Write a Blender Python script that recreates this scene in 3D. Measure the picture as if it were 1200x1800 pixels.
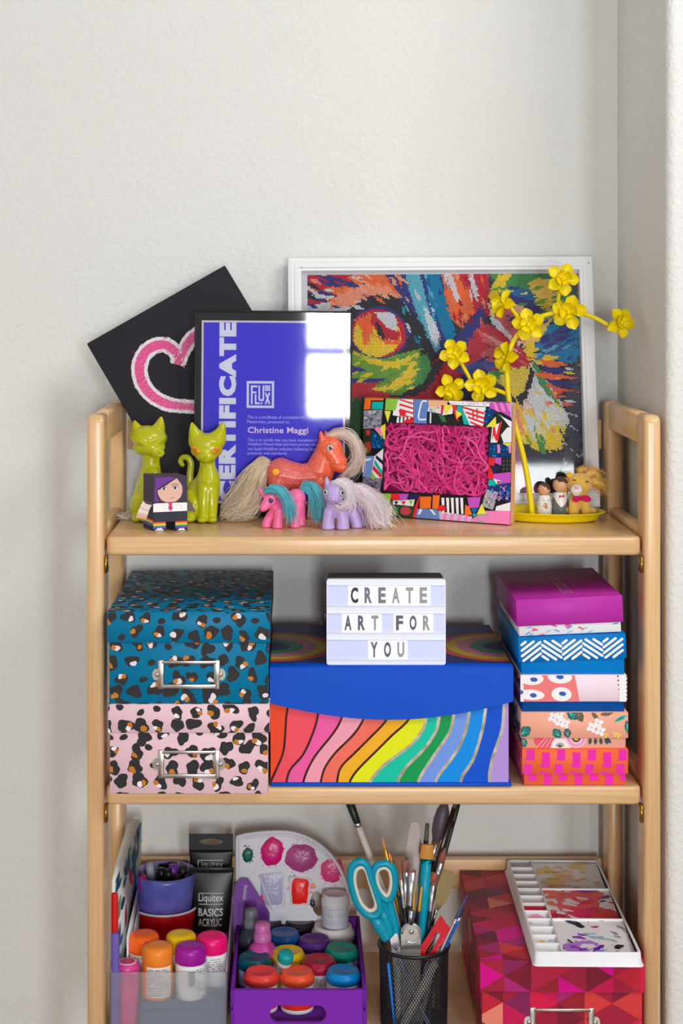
import bpy, bmesh, math, random
import numpy as np
from mathutils import Vector, Matrix, Euler
from mathutils import noise as mnoise

for _o in list(bpy.data.objects):
    bpy.data.objects.remove(_o, do_unlink=True)
SC = bpy.context.scene
COL = SC.collection

# ------------------------------------------------------------------ camera
F = 2970.0          # focal length in pixels of the 1200 x 1800 frame
CX, CY = 520.0, 510.0   # where the optical axis meets the frame (shifted lens)
EYE = 1.5
cam_d = bpy.data.cameras.new('camera')
cam = bpy.data.objects.new('camera', cam_d)
COL.objects.link(cam)
cam.location = (0, 0, EYE)
cam.rotation_euler = (math.radians(90), 0, 0)
cam_d.sensor_fit = 'VERTICAL'
cam_d.sensor_height = 36.0
cam_d.sensor_width = 24.0
cam_d.lens = 36.0 * F / 1800.0
cam_d.shift_x = (600 - CX) / 1800.0
cam_d.shift_y = -(900 - CY) / 1800.0
cam_d.clip_start = 0.05
cam_d.dof.use_dof = True
cam_d.dof.focus_distance = 2.12
cam_d.dof.aperture_fstop = 13.0
SC.camera = cam

# ------------------------------------------------------------------ light
SC.view_settings.view_transform = 'Standard'
SC.view_settings.look = 'None'
SC.view_settings.gamma = 1.0
SC.view_settings.use_curve_mapping = False
SC.view_settings.exposure = -0.12
world = bpy.data.worlds.new('world')
SC.world = world
world.use_nodes = True
_nt = world.node_tree      # soft room light: brighter from the pale ceiling than from the sides
_tc = _nt.nodes.new('ShaderNodeTexCoord'); _sx = _nt.nodes.new('ShaderNodeSeparateXYZ'); _mr = _nt.nodes.new('ShaderNodeMapRange')
_nt.links.new(_tc.outputs['Generated'], _sx.inputs[0]); _nt.links.new(_sx.outputs['Z'], _mr.inputs['Value'])
_mr.inputs['From Min'].default_value = -0.2; _mr.inputs['From Max'].default_value = 0.9
_mr.inputs['To Min'].default_value = 0.14; _mr.inputs['To Max'].default_value = 0.30
_nt.links.new(_mr.outputs[0], _nt.nodes['Background'].inputs[1])
_nt.nodes['Background'].inputs[0].default_value = (1.0, 0.95, 0.89, 1)

def area(name, loc, rot, sx, sy, power, col):
    d = bpy.data.lights.new(name, 'AREA')
    d.shape = 'RECTANGLE'; d.size = sx; d.size_y = sy
    d.energy = power; d.color = col
    o = bpy.data.objects.new(name, d); COL.objects.link(o)
    o.location = loc; o.rotation_euler = rot
    return o
# daylight through the sashes of the two windows behind the camera (they also mirror in the picture glass)
for _x, _w, _k, _h in ((0.185, 0.27, 1.75, 0.56), (1.14, 0.44, 0.62, 0.90)):
    area('daylight_upper_sash', (_x, -2.52, 1.29 + _h / 2), (math.radians(90), 0, 0), _w, _h, 158 * _h * _w * _k, (0.93, 0.97, 1.0))
    area('daylight_lower_sash', (_x, -2.52, 1.13), (math.radians(90), 0, 0), _w, 0.25, 45.7 * _w * _k, (0.93, 0.97, 1.0))
# unseen soft light added high at the right, fitted to the wall's falloff
area('unseen_side_light', (1.15, 0.85, 2.62), (math.radians(56), 0, math.radians(36)), 0.8, 0.8, 20.5, (1.0, 0.985, 0.965))

# ------------------------------------------------------------------ helpers
def lin(c):
    r = []
    for x in c[:3]:
        x = x / 255.0
        r.append(x / 12.92 if x <= 0.04045 else ((x + 0.055) / 1.055) ** 2.4)
    return tuple(r)

def P(px, py, Y):
    """the point at depth Y seen at photograph pixel px, py"""
    return Vector(((px - CX) * Y / F, Y, EYE + (CY - py) * Y / F))

def PZ(px, py, z):
    """the point at height z seen at photograph pixel px, py"""
    Y = (z - EYE) * F / (CY - py)
    return Vector(((px - CX) * Y / F, Y, z))

def mat_new(name):
    m = bpy.data.materials.new(name); m.use_nodes = True
    nt = m.node_tree
    return m, nt, nt.nodes['Principled BSDF']

def finish(name, rough=0.5, spec=0.5, metal=0.0, bump=0.0, bscale=400, coat=0.0, sheen=0.0, vary=0.0, trans=0.0, sss=0.0, emit=0.0):
    """a procedural finish whose colour is the part's own printed or dyed colour (face attribute Col)"""
    m, nt, b = mat_new(name)
    a = nt.nodes.new('ShaderNodeAttribute'); a.attribute_name = 'Col'
    src = a.outputs['Color']
    if vary or bump:
        tc = nt.nodes.new('ShaderNodeTexCoord')
        nz = nt.nodes.new('ShaderNodeTexNoise'); nz.inputs['Scale'].default_value = bscale; nz.inputs['Detail'].default_value = 3
        nt.links.new(tc.outputs['Object'], nz.inputs['Vector'])
    if vary:
        mp = nt.nodes.new('ShaderNodeMapRange')
        mp.inputs['From Min'].default_value = 0.3; mp.inputs['From Max'].default_value = 0.7
        mp.inputs['To Min'].default_value = 1 - vary; mp.inputs['To Max'].default_value = 1 + vary
        nt.links.new(nz.outputs['Fac'], mp.inputs['Value'])
        hs = nt.nodes.new('ShaderNodeHueSaturation')
        nt.links.new(src, hs.inputs['Color']); nt.links.new(mp.outputs['Result'], hs.inputs['Value'])
        src = hs.outputs['Color']
    if bump:
        bp = nt.nodes.new('ShaderNodeBump'); bp.inputs['Strength'].default_value = bump; bp.inputs['Distance'].default_value = 0.0006
        nt.links.new(nz.outputs['Fac'], bp.inputs['Height']); nt.links.new(bp.outputs['Normal'], b.inputs['Normal'])
    nt.links.new(src, b.inputs['Base Color'])
    b.inputs['Roughness'].default_value = rough
    b.inputs['Specular IOR Level'].default_value = spec
    b.inputs['Metallic'].default_value = metal
    b.inputs['Coat Weight'].default_value = coat
    b.inputs['Coat Roughness'].default_value = 0.1
    b.inputs['Sheen Weight'].default_value = sheen
    b.inputs['Transmission Weight'].default_value = trans
    if sss:
        b.inputs['Subsurface Weight'].default_value = sss
        b.inputs['Subsurface Radius'].default_value = (1, .6, .5)
        b.inputs['Subsurface Scale'].default_value = 0.004
    if emit:
        nt.links.new(src, b.inputs['Emission Color']); b.inputs['Emission Strength'].default_value = emit
    return m

M = {}
M['paper'] = finish('printed_paper', 0.6, 0.18, bump=0.12, bscale=900)
M['card'] = finish('coated_card', 0.45, 0.18, bump=0.05, bscale=700)
M['matte'] = finish('matte_paint', 0.8, 0.25, bump=0.15, bscale=700)
M['canvas'] = finish('primed_canvas', 0.85, 0.2, bump=0.35, bscale=1800)
M['plastic'] = finish('moulded_plastic', 0.33, 0.32)
M['gloss'] = finish('gloss_glaze', 0.24, 0.5, coat=0.15, vary=0.05, bscale=60)
M['satin'] = finish('satin_enamel', 0.36, 0.35)
M['vinyl'] = finish('soft_vinyl', 0.36, 0.45, sss=0.25)
M['hair'] = finish('doll_hair', 0.45, 0.5, sheen=0.2)
M['fuzz'] = finish('plush_fur', 0.95, 0.1, bump=0.9, bscale=900, sheen=0.5, vary=0.12)
M['yarn'] = finish('felted_yarn', 0.85, 0.15, bump=0.6, bscale=1500, sheen=0.3)
M['metal'] = finish('bare_metal', 0.28, 0.5, metal=1.0, bump=0.05, bscale=250)
M['rough'] = finish('dried_paint', 0.3, 0.5, bump=0.8, bscale=260)
M['thread'] = finish('stitched_beads', 0.6, 0.12)
M['mesh'] = finish('black_lacquered_mesh', 0.4, 0.5)
M['foil'] = finish('metallic_foil', 0.35, 0.5, metal=0.85, vary=0.35, bscale=90)
M['lit'] = finish('lit_panel', 0.4, 0.3, emit=0.16)
M['tint'] = finish('translucent_tinted_plastic', 0.3, 0.4, trans=0.3, vary=0.28, bscale=55)

def glitter_mat():
    m, nt, b = mat_new('glitter_vinyl')
    a = nt.nodes.new('ShaderNodeAttribute'); a.attribute_name = 'Col'
    tc = nt.nodes.new('ShaderNodeTexCoord')
    vo = nt.nodes.new('ShaderNodeTexVoronoi'); vo.inputs['Scale'].default_value = 1500
    nt.links.new(tc.outputs['Object'], vo.inputs['Vector'])
    cmp_ = nt.nodes.new('ShaderNodeMath'); cmp_.operation = 'LESS_THAN'; cmp_.inputs[1].default_value = 0.32
    nt.links.new(vo.outputs['Distance'], cmp_.inputs[0])
    sep = nt.nodes.new('ShaderNodeSeparateColor'); nt.links.new(vo.outputs['Color'], sep.inputs[0])
    g2 = nt.nodes.new('ShaderNodeMath'); g2.operation = 'GREATER_THAN'; g2.inputs[1].default_value = 0.30
    nt.links.new(sep.outputs[0], g2.inputs[0])
    mu = nt.nodes.new('ShaderNodeMath'); mu.operation = 'MULTIPLY'
    nt.links.new(cmp_.outputs[0], mu.inputs[0]); nt.links.new(g2.outputs[0], mu.inputs[1])
    mx = nt.nodes.new('ShaderNodeMix'); mx.data_type = 'RGBA'
    nt.links.new(mu.outputs[0], mx.inputs[0]); nt.links.new(a.outputs['Color'], mx.inputs[6])
    mx.inputs[7].default_value = (0.95, 0.72, 0.62, 1)
    nt.links.new(mx.outputs[2], b.inputs['Base Color'])
    b.inputs['Roughness'].default_value = 0.3
    b.inputs['Subsurface Weight'].default_value = 0.2
    b.inputs['Subsurface Scale'].default_value = 0.004
    return m
M['glitter'] = glitter_mat()

def glass_mat():
    m = bpy.data.materials.new('picture_glass'); m.use_nodes = True
    nt = m.node_tree; nt.nodes.clear()
    out = nt.nodes.new('ShaderNodeOutputMaterial')
    mix = nt.nodes.new('ShaderNodeMixShader'); tr = nt.nodes.new('ShaderNodeBsdfTransparent')
    gl = nt.nodes.new('ShaderNodeBsdfGlossy'); gl.inputs['Roughness'].default_value = 0.035
    fr = nt.nodes.new('ShaderNodeFresnel'); fr.inputs['IOR'].default_value = 1.5
    nt.links.new(fr.outputs[0], mix.inputs[0]); nt.links.new(tr.outputs[0], mix.inputs[1]); nt.links.new(gl.outputs[0], mix.inputs[2])
    nt.links.new(mix.outputs[0], out.inputs[0])
    return m
M['glass'] = glass_mat()

def frosted_mat():
    m, nt, b = mat_new('frosted_polypropylene')
    b.inputs['Base Color'].default_value = (0.93, 0.94, 0.96, 1)
    b.inputs['Roughness'].default_value = 0.30
    b.inputs['Transmission Weight'].default_value = 0.88
    b.inputs['IOR'].default_value = 1.12
    return m
M['frosted'] = frosted_mat()

def wall_mat():
    m, nt, b = mat_new('textured_wall_paint')
    tc = nt.nodes.new('ShaderNodeTexCoord')
    n1 = nt.nodes.new('ShaderNodeTexNoise'); n1.inputs['Scale'].default_value = 135; n1.inputs['Detail'].default_value = 3.5; n1.inputs['Distortion'].default_value = 0.6
    n2 = nt.nodes.new('ShaderNodeTexNoise'); n2.inputs['Scale'].default_value = 34; n2.inputs['Detail'].default_value = 2
    n3 = nt.nodes.new('ShaderNodeTexNoise'); n3.inputs['Scale'].default_value = 7; n3.inputs['Detail'].default_value = 2
    for n in (n1, n2, n3): nt.links.new(tc.outputs['Object'], n.inputs['Vector'])
    r = nt.nodes.new('ShaderNodeMapRange'); r.inputs['From Min'].default_value = 0.42; r.inputs['From Max'].default_value = 0.66
    nt.links.new(n1.outputs['Fac'], r.inputs['Value'])
    ad = nt.nodes.new('ShaderNodeMath'); ad.operation = 'MULTIPLY_ADD'; ad.inputs[1].default_value = 0.8
    nt.links.new(n2.outputs['Fac'], ad.inputs[0]); nt.links.new(r.outputs[0], ad.inputs[2])
    bp = nt.nodes.new('ShaderNodeBump'); bp.inputs['Strength'].default_value = 0.5; bp.inputs['Distance'].default_value = 0.0010
    nt.links.new(ad.outputs[0], bp.inputs['Height']); nt.links.new(bp.outputs[0], b.inputs['Normal'])
    mx = nt.nodes.new('ShaderNodeMix'); mx.data_type = 'RGBA'
    mx.inputs[6].default_value = (*lin((229, 228, 224)), 1); mx.inputs[7].default_value = (*lin((233, 232, 229)), 1)
    nt.links.new(n3.outputs['Fac'], mx.inputs[0]); nt.links.new(mx.outputs[2], b.inputs['Base Color'])
    b.inputs['Roughness'].default_value = 0.65
    b.inputs['Specular IOR Level'].default_value = 0.25
    return m
M['wall'] = wall_mat()

def wood_mat(name, axis, c1=(241, 202, 151), c2=(227, 178, 123), seams=True):
    m, nt, b = mat_new(name)
    tc = nt.nodes.new('ShaderNodeTexCoord')
    mp = nt.nodes.new('ShaderNodeMapping'); s = [60, 60, 60]; s[axis] = 3.5
    mp.inputs['Scale'].default_value = s
    nt.links.new(tc.outputs['Object'], mp.inputs['Vector'])
    n = nt.nodes.new('ShaderNodeTexNoise'); n.inputs['Scale'].default_value = 1.0; n.inputs['Detail'].default_value = 5; n.inputs['Roughness'].default_value = 0.6; n.inputs['Distortion'].default_value = 0.7
    nt.links.new(mp.outputs[0], n.inputs['Vector'])
    rp = nt.nodes.new('ShaderNodeMapRange'); rp.inputs['From Min'].default_value = 0.3; rp.inputs['From Max'].default_value = 0.75
    nt.links.new(n.outputs['Fac'], rp.inputs['Value'])
    mp2 = nt.nodes.new('ShaderNodeMapping'); s2 = [420, 420, 420]; s2[axis] = 9
    mp2.inputs['Scale'].default_value = s2
    nt.links.new(tc.outputs['Object'], mp2.inputs['Vector'])
    fn = nt.nodes.new('ShaderNodeTexNoise'); fn.inputs['Scale'].default_value = 1.0; fn.inputs['Detail'].default_value = 2
    nt.links.new(mp2.outputs[0], fn.inputs['Vector'])
    mx = nt.nodes.new('ShaderNodeMix'); mx.data_type = 'RGBA'
    mx.inputs[6].default_value = (*lin(c1), 1); mx.inputs[7].default_value = (*lin(c2), 1)
    nt.links.new(rp.outputs[0], mx.inputs[0])
    col = mx.outputs[2]
    hs = nt.nodes.new('ShaderNodeHueSaturation')
    nt.links.new(col, hs.inputs['Color'])
    v = nt.nodes.new('ShaderNodeMapRange'); v.inputs['From Min'].default_value = 0.35; v.inputs['From Max'].default_value = 0.65; v.inputs['To Min'].default_value = 0.93; v.inputs['To Max'].default_value = 1.05
    nt.links.new(fn.outputs['Fac'], v.inputs['Value'])
    val = v.outputs[0]
    if seams:   # glued staves, each its own piece of timber
        br = nt.nodes.new('ShaderNodeTexBrick'); br.inputs['Scale'].default_value = 1.0
        br.inputs['Brick Width'].default_value = 0.14; br.inputs['Row Height'].default_value = 0.047; br.inputs['Mortar Size'].default_value = 0.0
        br.inputs['Color1'].default_value = (0.90, 0.90, 0.90, 1); br.inputs['Color2'].default_value = (1.06, 1.06, 1.06, 1); br.inputs['Bias'].default_value = 0.0
        mo = nt.nodes.new('ShaderNodeMapping')
        mo.inputs['Location'].default_value = (0.13, 0.02, 0)
        nt.links.new(tc.outputs['Object'], mo.inputs['Vector']); nt.links.new(mo.outputs[0], br.inputs['Vector'])
        mm = nt.nodes.new('ShaderNodeMath'); mm.operation = 'MULTIPLY'
        nt.links.new(br.outputs['Color'], mm.inputs[0]); nt.links.new(v.outputs[0], mm.inputs[1])
        val = mm.outputs[0]
    nt.links.new(val, hs.inputs['Value'])
    nt.links.new(hs.outputs[0], b.inputs['Base Color'])
    b.inputs['Roughness'].default_value = 0.30
    b.inputs['Coat Weight'].default_value = 0.15; b.inputs['Coat Roughness'].default_value = 0.25
    bp = nt.nodes.new('ShaderNodeBump'); bp.inputs['Strength'].default_value = 0.08; bp.inputs['Distance'].default_value = 0.0005
    nt.links.new(fn.outputs['Fac'], bp.inputs['Height']); nt.links.new(bp.outputs[0], b.inputs['Normal'])
    return m
M['wood_x'] = wood_mat('beech_shelf', 0)
M['wood_y'] = wood_mat('beech_rail', 1, seams=False)
M['wood_z'] = wood_mat('beech_post', 2, seams=False)
M['floor'] = wood_mat('oak_floor', 0, (150, 110, 75), (110, 76, 48))

# ---- mesh collector: everything added becomes ONE mesh object -------------------------------
class MB:
    def __init__(s):
        s.v = []; s.f = []; s.c = []; s.m = []; s.s = []
    def add(s, verts, faces, col=(200, 200, 200), mat=0, smooth=False, T=None):
        n = len(s.v)
        if T is not None:
            verts = [T @ Vector(v) for v in verts]
        s.v.extend([tuple(v) for v in verts])
        percol = isinstance(col, list)
        for i, f in enumerate(faces):
            s.f.append(tuple(n + k for k in f))
            s.c.append(lin(col[i]) if percol else lin(col)); s.m.append(mat); s.s.append(smooth)
        return s
    def box(s, lo, hi, col=(200, 200, 200), mat=0, bevel=0.0, seg=2, T=None):
        lo = Vector(lo); hi = Vector(hi)
        if bevel <= 0:
            x0, y0, z0 = lo; x1, y1, z1 = hi
            v = [(x0,y0,z0),(x1,y0,z0),(x1,y1,z0),(x0,y1,z0),(x0,y0,z1),(x1,y0,z1),(x1,y1,z1),(x0,y1,z1)]
            f = [(0,3,2,1),(4,5,6,7),(0,1,5,4),(1,2,6,5),(2,3,7,6),(3,0,4,7)]
            return s.add(v, f, col, mat, False, T)
        bm = bmesh.new(); bmesh.ops.create_cube(bm, size=1)
        for v in bm.verts:
            v.co = Vector((lo[i] + (v.co[i] + .5) * (hi[i] - lo[i]) for i in range(3)))
        bmesh.ops.bevel(bm, geom=list(bm.edges), offset=bevel, segments=seg, profile=0.5, affect='EDGES')
        return s.bm(bm, col, mat, True, T)
    def bm(s, bm, col, mat=0, smooth=False, T=None):
        bm.verts.index_update()
        s.add([v.co.copy() for v in bm.verts], [tuple(v.index for v in f.verts) for f in bm.faces], col, mat, smooth, T)
        bm.free(); return s
    def lathe(s, prof, seg=32, col=(200, 200, 200), mat=0, T=None, cap=True, smooth=True, sx=1.0, sy=1.0):
        """prof: (radius, z) from bottom to top; col may be a list with one colour per ring"""
        v = []; f = []; cc = []
        for (r, z) in prof:
            for k in range(seg):
                a = 2 * math.pi * k / seg
                v.append((r * math.cos(a) * sx, r * math.sin(a) * sy, z))
        for i in range(len(prof) - 1):
            for k in range(seg):
                k2 = (k + 1) % seg
                f.append((i * seg + k, i * seg + k2, (i + 1) * seg + k2, (i + 1) * seg + k))
                cc.append(col[i] if isinstance(col, list) else col)
        if cap:
            f.append(tuple(range(seg))[::-1]); cc.append(col[0] if isinstance(col, list) else col)
            n = (len(prof) - 1) * seg
            f.append(tuple(n + k for k in range(seg))); cc.append(col[-1] if isinstance(col, list) else col)
        return s.add(v, f, cc, mat, smooth, T)
    def tube(s, pts, rad, seg=10, col=(200, 200, 200), mat=0, T=None, cap=True, flat=1.0, smooth=True):
        pts = [Vector(p) for p in pts]
        n = len(pts)
        if not hasattr(rad, '__len__'): rad = [rad] * n
        v = []; f = []; cc = []
        up = None
        for i, p in enumerate(pts):
            t = (pts[min(i + 1, n - 1)] - pts[max(i - 1, 0)])
            if t.length < 1e-9: t = Vector((0, 0, 1))
            t.normalize()
            if up is None:
                up = Vector((0, 1, 0)) if abs(t.y) < 0.9 else Vector((1, 0, 0))
            a = up - t * up.dot(t)
            if a.length < 1e-6: a = t.orthogonal()
            a.normalize(); up = a
            b = t.cross(a)
            for k in range(seg):
                an = 2 * math.pi * k / seg
                v.append(p + (a * math.cos(an) * flat + b * math.sin(an)) * rad[i])
        for i in range(n - 1):
            for k in range(seg):
                k2 = (k + 1) % seg
                f.append((i * seg + k, i * seg + k2, (i + 1) * seg + k2, (i + 1) * seg + k))
                cc.append(col[i] if isinstance(col, list) else col)
        if cap:
            f.append(tuple(range(seg))[::-1]); cc.append(col[0] if isinstance(col, list) else col)
            f.append(tuple((n - 1) * seg + k for k in range(seg))); cc.append(col[-1] if isinstance(col, list) else col)
        return s.add(v, f, cc, mat, smooth, T)
    def ball(s, c, r, col=(200, 200, 200), mat=0, seg=20, rings=12, T=None, R=None):
        if not hasattr(r, '__len__'): r = (r, r, r)
        X = Matrix.Translation(Vector(c)) @ (R.to_matrix().to_4x4() if R is not None else Matrix.Identity(4))
        v = []; f = []
        v.append(X @ Vector((0, 0, -r[2])))
        for i in range(1, rings):
            th = math.pi * i / rings
            for k in range(seg):
                a = 2 * math.pi * k / seg
                v.append(X @ Vector((r[0] * math.sin(th) * math.cos(a), r[1] * math.sin(th) * math.sin(a), -r[2] * math.cos(th))))
        v.append(X @ Vector((0, 0, r[2])))
        last = len(v) - 1
        for k in range(seg):
            k2 = (k + 1) % seg
            f.append((0, 1 + k2, 1 + k))
            for i in range(rings - 2):
                f.append((1 + i * seg + k, 1 + i * seg + k2, 1 + (i + 1) * seg + k2, 1 + (i + 1) * seg + k))
            f.append((1 + (rings - 2) * seg + k, 1 + (rings - 2) * seg + k2, last))
        return s.add(v, f, col, mat, True, T)
    def prism(s, poly, y0, y1, col=(200, 200, 200), mat=0, T=None, smooth=False):
        """outline in x, z pushed from y0 to y1"""
        n = len(poly)
        a = sum(poly[i][0] * poly[(i + 1) % n][1] - poly[(i + 1) % n][0] * poly[i][1] for i in range(n))
        if a < 0: poly = list(poly)[::-1]
        v = [(x, y0, z) for x, z in poly] + [(x, y1, z) for x, z in poly]
        f = [tuple(range(n)), tuple(range(2 * n - 1, n - 1, -1))]
        for i in range(n):
            j = (i + 1) % n
            f.append((i, n + i, n + j, j))
        return s.add(v, f, col, mat, smooth, T)
    def flat(s, poly, y, col, mat=0, T=None):
        """a printed patch: outline in x, z lying on the plane y, facing -y"""
        if len(poly) < 3: return s
        n = len(poly)
        a = sum(poly[i][0] * poly[(i + 1) % n][1] - poly[(i + 1) % n][0] * poly[i][1] for i in range(n))
        if abs(a) < 1e-12: return s
        if a < 0: poly = list(poly)[::-1]
        y -= 1.2e-6 * (len(s.f) % 50)      # later print lies over earlier print
        return s.add([(x, y, z) for x, z in poly], [tuple(range(n))], col, mat, False, T)
    def build(s, name, mats, parent=None, loc=None, sub=0):
        me = bpy.data.meshes.new(name)
        me.from_pydata(s.v, [], s.f)
        if not isinstance(mats, (list, tuple)): mats = [mats]
        for m in mats: me.materials.append(M[m] if isinstance(m, str) else m)
        me.polygons.foreach_set('material_index', s.m)
        me.polygons.foreach_set('use_smooth', s.s)
        at = me.attributes.new('Col', 'FLOAT_COLOR', 'CORNER')
        arr = np.ones((len(me.loops), 4), dtype=np.float32)
        cnt = np.array([len(f) for f in s.f])
        arr[:, :3] = np.repeat(np.array(s.c, dtype=np.float32).reshape(-1, 3), cnt, axis=0)
        at.data.foreach_set('color', arr.ravel())
        me.update()
        o = bpy.data.objects.new(name, me); COL.objects.link(o)
        if parent is not None: o.parent = parent
        if loc is not None: o.location = loc
        if sub:
            md = o.modifiers.new('sub', 'SUBSURF'); md.levels = sub; md.render_levels = sub
        return o

def thing(name, label, cat, loc=(0, 0, 0), rot=(0, 0, 0), group=None):
    o = bpy.data.objects.new(name, None); COL.objects.link(o)
    o.empty_display_size = 0.02
    o.location = loc; o.rotation_euler = rot
    o['label'] = label; o['category'] = cat
    if group: o['group'] = group
    bpy.context.view_layer.update()
    return o

def tag(o, label, cat, group=None):
    o['label'] = label; o['category'] = cat
    if group: o['group'] = group
    return o

def dup(root, loc, rot=None, label=None):
    r = root.copy(); COL.objects.link(r); r.location = loc
    if rot is not None: r.rotation_euler = rot
    if label: r['label'] = label
    for ch in list(root.children):
        c = ch.copy(); COL.objects.link(c); c.parent = r
        for g in list(ch.children):
            d = g.copy(); COL.objects.link(d); d.parent = c
    return r

def on_plane(Mw, y=0.0, axis='y'):
    """returns f(px, py): the spot (x, z) of a thing's own plane y=const (or (x, y) of z=const) that the photograph shows there"""
    inv = Mw.inverted()
    o = inv @ Vector((0, 0, EYE))
    def f(px, py):
        d = inv.to_3x3() @ Vector(((px - CX) / F, 1, (CY - py) / F))
        if axis == 'y':
            t = (y - o.y) / d.y; p = o + d * t
            return (p.x, p.z)
        if axis == 'x':
            t = (y - o.x) / d.x; p = o + d * t
            return (p.y, p.z)
        t = (y - o.z) / d.z; p = o + d * t
        return (p.x, p.y)
    return f

def mtx(loc, rot=(0, 0, 0)):
    return Matrix.Translation(Vector(loc)) @ Euler(rot).to_matrix().to_4x4()

def clip(poly, x0, z0, x1, z1):
    def cut(p, inside, inter):
        out = []
        for i in range(len(p)):
            a, b = p[i - 1], p[i]
            ia, ib = inside(a), inside(b)
            if ib:
                if not ia: out.append(inter(a, b))
                out.append(b)
            elif ia: out.append(inter(a, b))
        return out
    def ix(v):
        return lambda a, b: (v, a[1] + (b[1] - a[1]) * (v - a[0]) / (b[0] - a[0]))
    def iz(v):
        return lambda a, b: (a[0] + (b[0] - a[0]) * (v - a[1]) / (b[1] - a[1]), v)
    p = list(poly)
    for ins, it in ((lambda a: a[0] >= x0, ix(x0)), (lambda a: a[0] <= x1, ix(x1)), (lambda a: a[1] >= z0, iz(z0)), (lambda a: a[1] <= z1, iz(z1))):
        if not p: return []
        p = cut(p, ins, it)
    return p

def ell(cx, cz, rx, rz, n=24, rot=0.0, a0=0.0, a1=2 * math.pi):
    c, s = math.cos(rot), math.sin(rot)
    out = []
    m = n if abs(a1 - a0 - 2 * math.pi) < 1e-6 else n + 1
    for k in range(m):
        a = a0 + (a1 - a0) * k / n
        x, z = rx * math.cos(a), rz * math.sin(a)
        out.append((cx + x * c - z * s, cz + x * s + z * c))
    return out

def rrect(x0, z0, x1, z1, r, n=4):
    out = []
    for cx, cz, a in ((x1 - r, z1 - r, 0), (x0 + r, z1 - r, 90), (x0 + r, z0 + r, 180), (x1 - r, z0 + r, 270)):
        for k in range(n + 1):
            t = math.radians(a + 90 * k / n)
            out.append((cx + r * math.cos(t), cz + r * math.sin(t)))
    return out

def stroke(pts, w, closed=False):
    """outline of a brush stroke along pts; w = width or list of widths"""
    n = len(pts)
    if not hasattr(w, '__len__'): w = [w] * n
    L = []; R = []
    for i in range(n):
        a = Vector(pts[max(i - 1, 0)]); b = Vector(pts[min(i + 1, n - 1)])
        d = b - a
        if d.length < 1e-9: d = Vector((1, 0))
        d.normalize(); nn = Vector((-d.y, d.x))
        p = Vector(pts[i])
        L.append(tuple(p + nn * w[i] / 2)); R.append(tuple(p - nn * w[i] / 2))
    return L + R[::-1]

def strip(mb, pts, w, y, col, mat=0, T=None):
    """the same stroke as a row of quads (safe for tight bends)"""
    o = stroke(pts, w); n = len(pts)
    L, R = o[:n], o[n:][::-1]
    for i in range(n - 1):
        mb.flat([L[i], L[i + 1], R[i + 1], R[i]], y, col, mat, T)

def curve_pts(pts, n=8):
    """Catmull-Rom through pts"""
    P_ = [Vector(p) for p in pts]
    out = []
    for i in range(len(P_) - 1):
        p0 = P_[max(i - 1, 0)]; p1 = P_[i]; p2 = P_[i + 1]; p3 = P_[min(i + 2, len(P_) - 1)]
        for k in range(n):
            t = k / n
            out.append(0.5 * ((2 * p1) + (-p0 + p2) * t + (2 * p0 - 5 * p1 + 4 * p2 - p3) * t * t + (-p0 + 3 * p1 - 3 * p2 + p3) * t ** 3))
    out.append(P_[-1].copy())
    return out

def blob(cx, cz, r, rng, n=14, wob=0.3, asp=1.0, rot=0.0):
    ph = [rng.uniform(0, 6.28) for _ in range(3)]
    am = [rng.uniform(0.3, 1) * wob for _ in range(3)]
    out = []
    for k in range(n):
        a = 2 * math.pi * k / n
        q = r * (1 + am[0] * math.sin(2 * a + ph[0]) * .6 + am[1] * math.sin(3 * a + ph[1]) * .5 + am[2] * math.sin(5 * a + ph[2]) * .25)
        x, z = q * math.cos(a) * asp, q * math.sin(a)
        out.append((cx + x * math.cos(rot) - z * math.sin(rot), cz + x * math.sin(rot) + z * math.cos(rot)))
    return out

_tc = {}
def letters(s, bold=0.0):
    key = (s, bold)
    if key not in _tc:
        cu = bpy.data.curves.new('t', 'FONT'); cu.body = s; cu.offset = bold; cu.resolution_u = 3; cu.space_character = 1.0 + bold * 2.2
        o = bpy.data.objects.new('t', cu); COL.objects.link(o)
        dg = bpy.context.evaluated_depsgraph_get(); dg.update()
        me = o.evaluated_get(dg).to_mesh()
        v = [(q.co.x, q.co.y) for q in me.vertices]; f = [tuple(p.vertices) for p in me.polygons]
        o.evaluated_get(dg).to_mesh_clear()
        bpy.data.objects.remove(o); bpy.data.curves.remove(cu)
        _tc[key] = (v, f)
    return _tc[key]

def write(mb, s, x0, z0, x1, z1, y, col, mat=0, bold=0.0, T=None, turn=0, keep=False):
    """lettering fitted into the rectangle x0..x1, z0..z1 of plane y; turn=1: reading upwards"""
    v, f = letters(s, bold)
    if not v: return
    xs = [a for a, b in v]; zs = [b for a, b in v]
    w, h = max(xs) - min(xs), max(zs) - min(zs)
    out = []
    for a, b in v:
        u, t = (a - min(xs)) / w, (b - min(zs)) / h
        if turn == 1: u, t = 1 - t, u
        if turn == 2: u, t = 1 - u, 1 - t
        if turn == 3: u, t = t, 1 - u
        out.append((x0 + u * (x1 - x0), y, z0 + t * (z1 - z0)))
    ff = []
    for q in f:
        a = sum(out[q[i]][0] * out[q[(i + 1) % len(q)]][2] - out[q[(i + 1) % len(q)]][0] * out[q[i]][2] for i in range(len(q)))
        ff.append(q if a > 0 else q[::-1])
    mb.add(out, ff, col, mat, False, T)

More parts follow.
